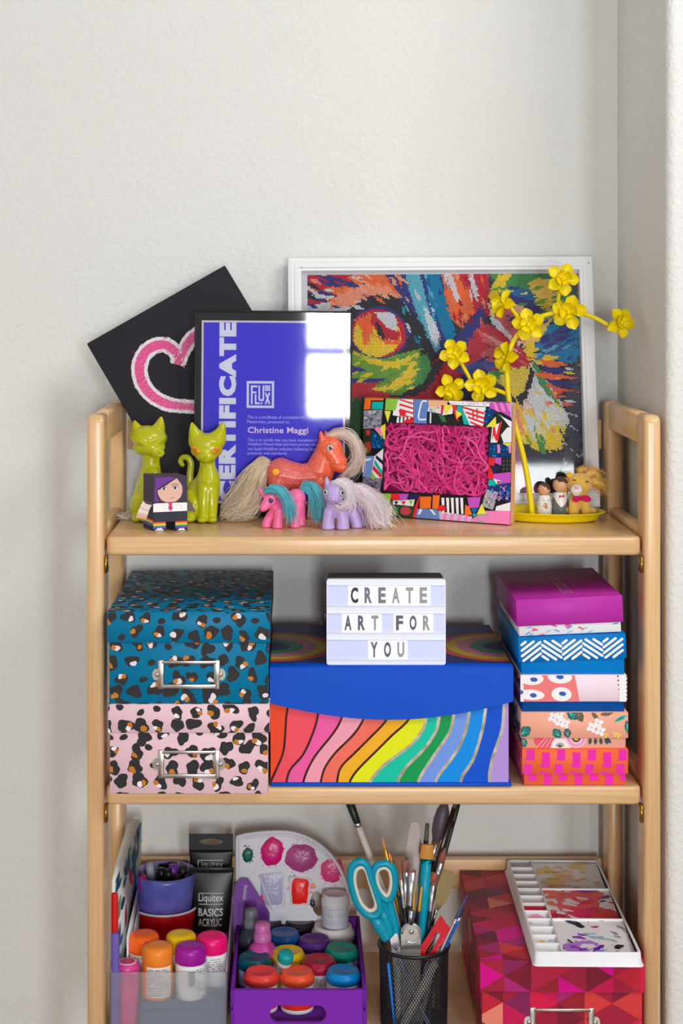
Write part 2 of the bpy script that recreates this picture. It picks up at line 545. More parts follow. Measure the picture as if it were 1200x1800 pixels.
def solid(spec, voxel=0.0012, smooth=6, T=None):
    """one continuous body grown from overlapping balls and tapered limbs: [('b', centre, radii[, euler]), ('l', points, radii)]"""
    mb = MB()
    for q in spec:
        if q[0] == 'b': mb.ball(q[1], q[2], R=(Euler(q[3]) if len(q) > 3 else None), seg=18, rings=12)
        elif q[0] == 'l':
            pts = curve_pts(q[1], 6) if len(q[1]) > 2 else [Vector(p) for p in q[1]]
            n = len(pts); k = len(q[2])
            rr = []
            for i in range(n):
                t = i / (n - 1) * (k - 1); a = min(int(t), k - 2); rr.append(q[2][a] + (q[2][a + 1] - q[2][a]) * (t - a))
            mb.tube(pts, rr, 14)
            mb.ball(pts[0], rr[0], seg=14, rings=8); mb.ball(pts[-1], rr[-1], seg=14, rings=8)
        elif q[0] == 'm': mb.add(q[1], q[2])
    o = mb.build('tmp', 'vinyl')
    md = o.modifiers.new('r', 'REMESH'); md.mode = 'VOXEL'; md.voxel_size = voxel
    ms = o.modifiers.new('s', 'SMOOTH'); ms.factor = 0.5; ms.iterations = smooth
    dg = bpy.context.evaluated_depsgraph_get(); dg.update()
    me = o.evaluated_get(dg).to_mesh()
    v = [q.co.copy() for q in me.vertices]; f = [tuple(p.vertices) for p in me.polygons]
    o.evaluated_get(dg).to_mesh_clear()
    old = o.data; bpy.data.objects.remove(o); bpy.data.meshes.remove(old)
    return v, f

def lock(mb, guide, n, spread, rad, cols, rng, wave=0.0, flare=1.0, mat=0):
    """a lock of n hairs that follow a guide curve"""
    g = curve_pts(guide, 6); m = len(g)
    for _ in range(n):
        off = Vector((rng.gauss(0, 1), rng.gauss(0, 1), rng.gauss(0, 1))) * spread
        off2 = Vector((rng.gauss(0, 1), rng.gauss(0, 1), rng.gauss(0, 1))) * spread * flare
        ph = rng.uniform(0, 6.28); ln = rng.uniform(0.8, 1.0); fr = rng.uniform(1.2, 2.4)
        k = max(4, int(m * ln)); pts = []
        for i in range(k):
            t = i / (m - 1)
            w = Vector((math.sin(ph + fr * 6.28 * t), math.cos(ph * 1.7 + fr * 5 * t), math.sin(ph * 0.6 + fr * 5.5 * t))) * wave * t
            pts.append(g[i] + off * (0.35 + .65 * min(1, t * 3)) * (1 - t) + off2 * t + w)
        r = [rad * (1 - 0.6 * i / k) for i in range(k)]
        mb.tube(pts, r, 5, rng.choice(cols), mat)

def structure(o):
    o['kind'] = 'structure'; return o
# ------------------------------------------------------------------ the room
XR = 0.452          # inner face of the return wall of the alcove
YW = 2.376          # back wall
YF = 2.060          # front face of the wall to the right of the alcove
w = MB(); w.box((-1.2, YW, 0), (XR, YW + 0.12, 2.75)); structure(w.build('wall_back', 'wall'))
# the return wall with its rounded drywall corner, and the wall that faces the room
prof = [(XR, YW + 0.12)]
prof += [(XR, YF + 0.012)] + [(XR + 0.012 - 0.012 * math.cos(math.radians(a)), YF + 0.012 - 0.012 * math.sin(math.radians(a))) for a in (15, 30, 45, 60, 75)] + [(XR + 0.012, YF)]
prof += [(2.1, YF), (2.1, YW + 0.12)]
w = MB(); n = len(prof)
v = [(x, y, 0) for x, y in prof] + [(x, y, 2.75) for x, y in prof]
w.add(v, [(i, n + i, n + (i + 1) % n, (i + 1) % n) for i in range(n)], smooth=False)
w.add(v[n:], [tuple(range(n))])
for i in range(1, 7): w.s[i] = True
structure(w.build('wall_right', 'wall'))
w = MB(); w.box((-1.32, -2.7, -0.1), (2.1, YW + 0.12, 0)); structure(w.build('floor', 'floor'))
w = MB(); w.box((-1.32, -2.7, 0), (-1.2, YW + 0.12, 2.75)); structure(w.build('wall_left', 'wall'))  # unseen wall, added to block room light from the left
# the wall behind the camera with its window
w = MB()
w.box((-1.32, -2.62, 0), (0.015, -2.5, 2.75)); w.box((0.355, -2.62, 0), (0.885, -2.5, 2.75)); w.box((1.395, -2.62, 0), (2.1, -2.5, 2.75))
for xa, xb, zh in ((0.015, 0.355, 1.87), (0.885, 1.395, 2.21)):
    w.box((xa, -2.62, 0), (xb, -2.5, 0.95)); w.box((xa, -2.62, zh), (xb, -2.5, 2.75))
structure(w.build('wall_front', 'wall'))
for k, (xa, xb, zh) in enumerate(((0.015, 0.355, 1.87), (0.885, 1.395, 2.21))):
    fr = MB()
    for a, b in (((xa, 0.95), (xa + .035, zh)), ((xb - .035, 0.95), (xb, zh)), ((xa, 0.95), (xb, 1.005)), ((xa, 1.255), (xb, 1.29)), ((xa, zh - .02), (xb, zh))):
        fr.box((a[0], -2.53, a[1]), (b[0], -2.49, b[1]), (238, 238, 236))
    structure(fr.build('window_%d' % (k + 1), 'satin'))

# ------------------------------------------------------------------ the bookcase
YS = 2.05           # front of the bookcase
YB = 2.331          # back of its posts
XL0, XL1 = -0.2537, -0.2333
XR0, XR1 = 0.4225, 0.4430
TOPS = [EYE - 0.3002, EYE - 0.6036, EYE - 0.907, EYE - 1.2103]
SH = 0.0228
rack = thing('shelf_unit', 'light beech folding bookcase filled with boxes, toys and art supplies', 'bookcase', ((XL0 + XR1) / 2, YS, 0))
RX = (XL0 + XR1) / 2
def rbox(name, lo, hi, mat, bev=0.004, seg=3, parent=rack):
    b = MB(); b.box((lo[0] - RX, lo[1] - YS, lo[2]), (hi[0] - RX, hi[1] - YS, hi[2]), (228, 178, 122), bevel=bev, seg=seg)
    return b.build(name, mat, parent)
ZT = EYE - 0.152
for x0, x1 in ((XL0, XL1), (XR0, XR1)):
    # front post rounded at its top, drawn in the y-z plane
    def side(poly, name, mat, ins=0.0):
        b = MB()
        bm = bmesh.new()
        va = [bm.verts.new((x0 + ins - RX, y - YS, z)) for y, z in poly]; vb = [bm.verts.new((x1 - ins - RX, y - YS, z)) for y, z in poly]
        k = len(poly)
        bm.faces.new(va); bm.faces.new(vb[::-1])
        for i in range(k): bm.faces.new((va[i], vb[i], vb[(i + 1) % k], va[(i + 1) % k])[::-1])
        bmesh.ops.recalc_face_normals(bm, faces=bm.faces)
        ed = [e for e in bm.edges if abs(e.verts[0].co.x - e.verts[1].co.x) < 1e-6]
        bmesh.ops.bevel(bm, geom=ed, offset=0.0055, segments=3, profile=0.5, affect='EDGES')
        b.bm(bm, (228, 178, 122), 0, True)
        return b.build(name, mat, rack)
    r = 0.010
    arc = [(YS + r - r * math.cos(math.radians(a)), ZT - r + r * math.sin(math.radians(a))) for a in (0, 22, 45, 67, 90)]
    side([(YS, 0)] + arc + [(YS + 0.045, ZT), (YS + 0.045, 0)], 'front_post', 'wood_z')
    arc = [(YB - r + r * math.sin(math.radians(a)), ZT - r + r * math.cos(math.radians(a))) for a in (0, 22, 45, 67, 90)]
    side([(YB - 0.044, 0), (YB - 0.044, ZT)] + arc + [(YB, 0)], 'back_post', 'wood_z')
    side([(YS + 0.0452, ZT - 0.038), (YS + 0.0452, ZT - 0.0003), (YB - 0.0442, ZT - 0.0003), (YB - 0.0442, ZT - 0.038)], 'top_rail', 'wood_y', 0.0002)
    for t in TOPS:
        side([(YS + 0.0452, t - 0.032), (YS + 0.0452, t + 0.006), (YB - 0.0442, t + 0.006), (YB - 0.0442, t - 0.032)], 'side_rail', 'wood_y', 0.001)
for i, t in enumerate(TOPS):
    # shelf board with eased front corners
    b = MB(); bm = bmesh.new()
    x0, x1, y0, y1 = -0.2312, 0.4203, YS + 0.004, YB - 0.012
    poly = [(x0, y1), (x0, y0 + 0.010)] + [(x0 + 0.010 - 0.010 * math.cos(math.radians(a)), y0 + 0.010 - 0.010 * math.sin(math.radians(a))) for a in (30, 60, 90)]
    poly += [(x1 - 0.010 + 0.010 * math.sin(math.radians(a)), y0 + 0.010 - 0.010 * math.cos(math.radians(a))) for a in (0, 30, 60, 90)] + [(x1, y1)]
    va = [bm.verts.new((x - RX, y - YS, t - SH)) for x, y in poly]; vb = [bm.verts.new((x - RX, y - YS, t)) for x, y in poly]
    k = len(poly)
    bm.faces.new(va); bm.faces.new(vb)
    for j in range(k): bm.faces.new((va[j], vb[j], vb[(j + 1) % k], va[(j + 1) % k]))
    bmesh.ops.recalc_face_normals(bm, faces=bm.faces)
    ed = [e for e in bm.edges if abs(e.verts[0].co.z - e.verts[1].co.z) < 1e-6]
    bmesh.ops.bevel(bm, geom=ed, offset=0.0045, segments=3, profile=0.5, affect='EDGES')
    b.bm(bm, (228, 178, 122), 0, True)
    b.build('shelf', 'wood_x', rack)
    rbox('back_rail', (XL1 + 0.0005, YB + 0.0003, t + 0.080), (XR0 - 0.0005, YB + 0.014, t + 0.122), 'wood_x', 0.003)
    for sx in (-1, 1):   # brass hinge leaf below each front corner
        xa = XL1 + 0.0002 if sx < 0 else XR0 - 0.0042
        h = MB(); h.box((xa - RX, 0.006, t - SH - 0.021), (xa + 0.004 - RX, 0.018, t - SH - 0.0005), (205, 165, 80), bevel=0.0008, seg=1)
        h.tube([(xa + 0.002 - RX, 0.005, t - SH - 0.021), (xa + 0.002 - RX, 0.005, t - SH - 0.001)], 0.0017, 8, (190, 150, 70))
        h.build('hinge', 'metal', rack)
# ------------------------------------------------------------------ middle shelf
Z2 = TOPS[1]
CHAR = (48, 46, 48); OCH = (205, 125, 35); WHT = (240, 226, 232)

def leopard(mb, x0, z0, x1, z1, y, rng, T=None, pitch=0.0215, white=WHT):
    """leopard print: dark broken blots with ochre and white patches"""
    row = 0; z = z0 - pitch * rng.uniform(0.1, 0.5)
    d = 0.00012
    while z < z1 + pitch * .6:
        x = x0 - pitch * rng.uniform(0, 0.8)
        while x < x1 + pitch * .6:
            cx = x + rng.uniform(-.18, .18) * pitch; cz = z + rng.uniform(-.2, .2) * pitch
            k = rng.random()
            if k < 0.12:
                p = blob(cx, cz, pitch * .17, rng, 10, 0.2, 1.4, rng.uniform(-.6, .6))
                mb.flat(clip(p, x0, z0, x1, z1), y - d, CHAR, 0, T)
            else:
                r = pitch * rng.uniform(.33, .45); rot = rng.uniform(0, 6.28)
                p = blob(cx, cz, r, rng, 18, 0.42, rng.uniform(.75, 1.0), rot)
                mb.flat(clip(p, x0, z0, x1, z1), y - d, CHAR, 0, T)
                a = rng.choice([rng.uniform(-2.6, -.6), rng.uniform(0, 6.28)])
                if k < 0.8:
                    px, pz = cx + math.cos(a) * r * .5, cz + math.sin(a) * r * .5
                    mb.flat(clip(blob(px, pz, r * .46, rng, 12, 0.35, rng.uniform(.6, 1), a), x0, z0, x1, z1), y - 2 * d, white if k < .55 else OCH, 0, T)
                    if k < 0.42:
                        a2 = a + rng.choice([-.9, .9])
                        px, pz = cx + math.cos(a2) * r * .62, cz + math.sin(a2) * r * .62
                        mb.flat(clip(blob(px, pz, r * .36, rng, 10, 0.3, 1, a2), x0, z0, x1, z1), y - 3 * d, OCH, 0, T)
            x += pitch * rng.uniform(.92, 1.12)
        z += pitch * .86; row += 1

RX90 = Matrix.Rotation(math.radians(-90), 4, 'X')   # maps plane (x, y, z) of a print onto a top: see top_T
def top_T(z):      # a print drawn in x, z (facing -y) laid flat: x stays, z runs backwards, facing up
    return Matrix(((1, 0, 0, 0), (0, 0, 1, 0), (0, -1, 0, z), (0, 0, 0, 1)))
def left_T(x):     # print facing -x: its x runs towards the viewer
    return Matrix(((0, 1, 0, x), (-1, 0, 0, 0), (0, 0, 1, 0), (0, 0, 0, 1)))
def right_T(x):    # print facing +x
    return Matrix(((0, -1, 0, x), (1, 0, 0, 0), (0, 0, 1, 0), (0, 0, 0, 1)))

def label_holder(parent, cx, cz, w, h, y):
    """pressed metal label holder with two rivets"""
    f = MB(); c = (196, 190, 184); t = 0.0022
    b = 0.0075
    f.box((cx - w / 2, y - t, cz - h / 2), (cx - w / 2 + b * .95, y, cz + h / 2), c, bevel=0.0007)
    f.box((cx + w / 2 - b * .95, y - t, cz - h / 2), (cx + w / 2, y, cz + h / 2), c, bevel=0.0007)
    f.box((cx - w / 2 + b * .6, y - t * 1.3, cz + h / 2 - b * .62), (cx + w / 2 - b * .6, y, cz + h / 2 - .0008), c, bevel=0.0007)
    f.box((cx - w / 2 + b * .6, y - t * 1.3, cz - h / 2 + .0008), (cx + w / 2 - b * .6, y, cz - h / 2 + b * .8), c, bevel=0.0007)
    for s in (-1, 1):
        f.prism(ell(cx + s * (w / 2 + .0018), cz, 0.0052, 0.0072, 16), y - 0.0012, y, c)
    o = f.build('label_holder', 'metal', parent)
    for s in (-1, 1):
        r = MB(); r.ball((cx + s * (w / 2 + .001), y - 0.0014, cz), (0.0027, 0.0018, 0.0027), (214, 210, 206), seg=14, rings=8)
        r.build('rivet', 'metal', o)

def lidded_box(name, label, loc, W, D, H, lid_h, base, print_fn, over=0.002, group=None, rot=(0, 0, 0), holder=None, lidcol=None, mat='card', lid_print=None, top_print=None, side_print=None, lid_dx=(0, 0), lid_rot=(0, 0, 0)):
    """photo box: a base and a slip-over lid. origin: centre of the front bottom edge, y goes back"""
    t = thing(name, label, 'box', loc, rot, group)
    b = MB(); b.box((-W / 2 + over, over, 0), (W / 2 - over, D - over, H - 0.004), base, bevel=0.0008, seg=1)
    if print_fn:
        print_fn(b, -W / 2 + over + .0004, 0.0004, W / 2 - over - .0004, H - lid_h, over - 0.00005, None)
    if side_print: side_print(b, W, D, H, lid_h, over, False)
    bo = b.build('body', mat, t)
    l = MB(); lc = lidcol or base
    l.box((-W / 2, 0, H - lid_h), (W / 2, D, H), lc, bevel=0.0009, seg=1)
    lp = lid_print or print_fn
    if lp: lp(l, -W / 2 + .0004, H - lid_h + .0002, W / 2 - .0004, H - .0004, -0.00005, None)
    if top_print: top_print(l, -W / 2 + .0006, .0006, W / 2 - .0006, D - .0006, 0, top_T(H))
    elif print_fn and not lid_print: print_fn(l, -W / 2 + .0006, .0006, W / 2 - .0006, D - .0006, 0, top_T(H))
    if side_print: side_print(l, W, D, H, lid_h, over, True)
    lo = l.build('lid', mat, t)
    lo.rotation_euler = lid_rot
    lo.location = (lid_dx[0], 0, lid_dx[1])
    if holder: label_holder(bo, *holder)
    return t

def leo_print(seed, pitch=0.0215, white=WHT):
    rng = random.Random(seed)
    return lambda mb, x0, z0, x1, z1, y, T: leopard(mb, x0, z0, x1, z1, y, rng, T, pitch, white)
def leo_side(seed, white=WHT):
    rng = random.Random(seed)
    def f(mb, W, D, H, lid_h, over, lid):
        o = 0 if lid else over
        za, zb = (H - lid_h, H) if lid else (0, H - lid_h)
        leopard(mb, -D + .001, za + .0003, -.001 - o, zb - .0004, 0, rng, left_T(-W / 2 + o), 0.0185, white)
        leopard(mb, .001 + o, za + .0003, D - .001, zb - .0004, 0, rng, right_T(W / 2 - o), 0.0185, white)
    return f

YBX = 2.021
xm = (-0.2250 - 0.0312) / 2
lidded_box('storage_box', 'pale pink leopard print box on the middle shelf beneath the teal one', (xm, YBX, Z2 + .0003), 0.1935, 0.298, 0.1081, 0.0345, (244, 205, 214), leo_print(4, white=(252, 240, 246)), holder=(0.0000, 0.036, 0.0735, 0.0345, 0.002), side_print=leo_side(14), group='leopard print photo boxes')
lidded_box('storage_box', 'teal blue leopard print box stacked on top of the pale pink one', (xm, YBX - 0.0005, Z2 + 0.1087), 0.1945, 0.300, 0.1100, 0.0370, (0, 122, 165), leo_print(7), holder=(0.0000, 0.035, 0.0740, 0.0350, 0.002), side_print=leo_side(17), group='leopard print photo boxes')

# ---- the blue box with a wavy rainbow front and curved flap lid
BX = (688 - CX) * YS / F
bb = thing('keepsake_box', 'royal blue box with wavy rainbow stripes and a curved flap lid', 'box', (BX, 2.052, Z2 + .0003))
BM_ = mtx((BX, 2.052, Z2 + .0003))
BLUE = (8, 82, 205)
b = MB()
b.box((-0.1462, 0.001, 0), (0.1462, 0.254, 0.0042), BLUE, bevel=0.0008)
b.build('base_plate', 'card', bb)
b = MB()
y0 = 0.004
b.box((-0.1420, y0, 0.0043), (0.1420, 0.250, 0.1400), BLUE, bevel=0.0006, seg=1)
pl = on_plane(BM_, y0)
def cq(x, y): return (460 + x / 2.609, 1000 + y / 2.609)
bnd = [[(38, 600), (40, 800), (40, 975)],
       [(125, 600), (112, 680), (100, 830), (66, 920), (40, 975)],
       [(265, 600), (255, 680), (235, 750), (190, 850), (130, 920), (113, 975)],
       [(385, 600), (365, 685), (330, 750), (250, 850), (210, 920), (190, 975)],
       [(490, 600), (465, 690), (420, 760), (340, 840), (290, 910), (270, 975)],
       [(620, 600), (570, 695), (500, 770), (430, 840), (362, 910), (345, 975)],
       [(720, 600), (670, 695), (600, 760), (540, 820), (440, 920), (402, 975)],
       [(760, 600), (752, 690), (736, 740), (680, 810), (560, 900), (495, 975)],
       [(818, 600), (812, 685), (795, 750), (740, 830), (660, 910), (622, 975)],
       [(885, 600), (878, 680), (860, 750), (800, 840), (740, 930), (716, 975)],
       [(953, 600), (950, 662), (935, 740), (890, 840), (815, 940), (795, 975)],
       [(1028, 600), (1025, 645), (1010, 740), (970, 870), (925, 940), (910, 975)],
       [(1112, 600), (1110, 640), (1100, 740), (1060, 860), (1044, 940), (1045, 975)],
       [(1131, 600), (1131, 800), (1131, 975)]]
cols = [(246, 78, 42), (250, 84, 100), (246, 96, 166), (250, 164, 184), (250, 116, 96), (250, 182, 36), (236, 240, 14), (6, 202, 168), (6, 158, 84), (116, 156, 236), (6, 146, 236), (6, 84, 212), (186, 150, 226)]
Ls = []
for q in bnd:
    c = curve_pts([pl(*cq(*p)) for p in q], 7)
    # resample by height so neighbouring curves share rows
    zs = [0.0046 + (0.1398 - 0.0046) * k / 28 for k in range(29)]
    c = sorted([(p[1], p[0]) for p in c])
    Ls.append([(float(np.interp(z, [a for a, _ in c], [x for _, x in c])), z) for z in zs])
for i in range(13):
    for k in range(28):
        b.flat([Ls[i][k], Ls[i + 1][k], Ls[i + 1][k + 1], Ls[i][k + 1]], y0 - 0.0001, cols[i])
for i in range(1, 13):
    strip(b, [Vector(p) for p in Ls[i]], 0.0027 if i < 7 else 0.0038, y0 - 0.0002, (70, 35, 30) if i < 7 else (176, 168, 150), 1)
# stripes carried round the left and right sides
for i, (za, zb) in enumerate(((0.006, .03), (.032, .058), (.06, .09), (.092, .137))):
    b.flat([(-0.249, za), (-0.006, za + .01), (-0.006, zb), (-0.249, zb - .01)], -0.0001, cols[i], 0, left_T(-0.1420))
    b.flat([(0.006, za + .01), (0.249, za), (0.249, zb - .01), (0.006, zb)], -0.0001, cols[12 - i], 0, right_T(0.1420))
b.build('body', ['card', 'foil'], bb)
l = MB()
LT = 1.5 - 0.457 - Z2
l.box((-0.1478, 0.0006, 0.1405), (0.1478, 0.254, LT), BLUE, bevel=0.0008, seg=1)
pl = on_plane(BM_, -0.0015)
flap = [pl(474, 1173.5)] + [pl(474, 1236)] + [pl(474 + 428 * k / 24, 1236 - 3 * (k / 24) + 31 * math.sin(math.pi * k / 24) ** 0.9) for k in range(1, 24)] + [pl(902, 1233), pl(902, 1173.5)]
flap = [(max(-.1478, min(.1478, x)), min(z, LT)) for x, z in flap]
l.prism(flap, -0.0015, 0.0008, BLUE)
# printed half rainbows on the top, at both ends
TT = top_T(LT)
l.flat([(-.1474, .016), (.1474, .016), (.1474, .2535), (-.1474, .2535)], -0.00005, (24, 44, 120), 0, TT)
RB = [(1.00, (214, 84, 52)), (0.86, (214, 190, 40)), (0.70, (216, 130, 160)), (0.50, (60, 150, 110)), (0.29, (20, 40, 110))]
for s in (-1, 1):
    for j, (k, c) in enumerate(RB):
        p = ell(s * 0.1474, 0.1120, 0.082 * k, 0.088 * k, 48)
        l.flat(clip(p, -.1474, .017, .1474, .2533), -0.00015 - .0001 * j, c, 0, TT)
l.build('lid', 'card', bb)

# ---- light box sign
SX = (678.5 - CX) * 2.058 / F
sg = thing('light_box', 'white light box sign spelling CREATE ART FOR YOU on the blue box', 'sign', (SX, 2.058, Z2 + LT + 0.0006))
SM = mtx((SX, 2.058, Z2 + LT + 0.0006))
b = MB(); b.box((-.0715, 0.006, 0.0005), (.0715, 0.044, .1055), (70, 68, 70), bevel=0.004, seg=3)
b.build('housing', 'satin', sg)
b = MB(); b.box((-.0765, .020, .045), (-.0712, .032, .060), (24, 24, 26), bevel=.001); b.build('switch', 'plastic', sg)
b = MB(); pr = rrect(-.0725, 0, .0725, .1043, .003)
b.prism(pr, 0.0, 0.007, (226, 228, 240))
pl = on_plane(SM, 0)
def Rz(y): return pl(600, y)[1]
PAN = [(1028.5, 1064.5), (1078, 1112), (1124.5, 1159.5)]
for a, c in PAN:
    b.flat([(-.0712, Rz(c)), (.0712, Rz(c)), (.0712, Rz(a)), (-.0712, Rz(a))], -0.00012, (206, 212, 246))
b.build('front_panel', 'lit', sg)
for a, c in PAN:    # clear rails that hold the letter cards
    r = MB()
    for z in (Rz(c), Rz(a)):
        r.box((-.0718, -.0016, z - .0005), (.0718, -.0001, z + .0005), (222, 224, 238), bevel=.0003, seg=1)
    r.build('card_rail', 'lit', sg)
ROWS = [('CREATE', 611.5, 24.2, 0), ('ART', 600.5, 23.6, 1), ('FOR', 691, 23.6, 1), ('YOU', 646.5, 23.4, 2)]
shade = {('CREATE', 0): (50, 40, 62), ('CREATE', 1): (112, 108, 122), ('CREATE', 2): (118, 115, 124)}
for word, xs, st, row in ROWS:
    a, c = PAN[row]
    for k, ch in enumerate(word):
        m = MB()
        xa, za = pl(xs + st * k, c - 0.5); xb, zb = pl(xs + st * k + st - 0.8, a + 0.5)
        m.box((xa, -.0010, za), (xb, -.0002, zb), (250, 250, 253))
        col = shade.get((word, k), (92, 88, 108) if k < 2 and row > 0 else (148, 146, 148))
        x0 = xs + st * k + 4.6; x1 = xs + st * k + st - 6.4
        p0 = pl(x0, c - 4.5); p1 = pl(x1, a + 3.5)
        write(m, ch, p0[0], p0[1], p1[0], p1[1], -.0012, col, 0, bold=0.04)
        m.build('letter_card', 'lit', sg)

# ---- the stack of five small gift boxes
GX = (1009 - CX) * 2.056 / F
GW, GD = 0.1300, 0.205
def gbox(label, x_px0, x_px1, ytop, ylid, ybot, z0, body, lid, lid_print, body_print=None, side_print=None, rot=(0, 0, 0), top_print=None, lid_rot=(0, 0, 0), lid_dz=0.0, dx=0.0):
    Yf = 2.056
    W = (x_px1 - x_px0) * Yf / F; xc = ((x_px0 + x_px1) / 2 - CX) * Yf / F
    H = (ybot - ytop) * Yf / F; lh = (ylid - ytop) * Yf / F
    return lidded_box('gift_box', label, (xc + dx, Yf, z0), W, GD, H, lh, body, body_print, 0.0028, 'stack of small gift boxes', rot, None, lid, 'card', lid_print, top_print, side_print, (0, lid_dz), lid_rot), H

MAG = (246, 44, 176); ORG = (250, 112, 62)
def brick(seed, off=0.0):
    def f(mb, x0, z0, x1, z1, y, T):
        k = 0; x = x0 + .0052 - .0187
        while x < x1:      # two kinds of column take turns, blocks hung from the top edge
            hs = [(-.004, .0135, 0), (.0178, .0310, -.003), (.0355, .0470, 0)] if k % 2 else [(.0035, .0222, 0), (.0267, .0322, -.003), (.0370, .0520, 0)]
            for r in range(0, 4 if z1 - z0 > .06 else 1):
                for a, e, s in hs:
                    zt, zb = z1 - a - off - r * .056, z1 - e - off - r * .056
                    mb.flat(clip([(x + s, zb), (x + s + .0097, zb), (x + s + .0097, zt), (x + s, zt)], x0, z0, x1, z1), y - .00012, MAG, 0, T)
                    mb.flat(clip([(x + s - .0018, zb + .002), (x + s, zb + .001), (x + s, zb + .0055)], x0, z0, x1, z1), y - .00012, MAG, 0, T)
            x += .0187; k += 1
    return f
def sides(fn, lidonly=True, seedcols=None):
    def f(mb, W, D, H, lid_h, over, lid):
        o = 0 if lid else over
        za, zb = (H - lid_h, H) if lid else (0, H - lid_h)
        fn(mb, -D + .001, za + .0003, -.0006 - o, zb - .0004, 0, left_T(-W / 2 + o))
        fn(mb, .0006 + o, za + .0003, D - .001, zb - .0004, 0, right_T(W / 2 - o))
    return f
z = Z2 + 0.0004
bp = brick(1); bp2 = brick(2, -.0045)
_, H = gbox('orange gift box with magenta blocks at the bottom of the stack', 917, 1104, 1318, 1362, 1382.5, z, ORG, ORG, bp, bp2, sides(brick(3)))
z += H + .0003

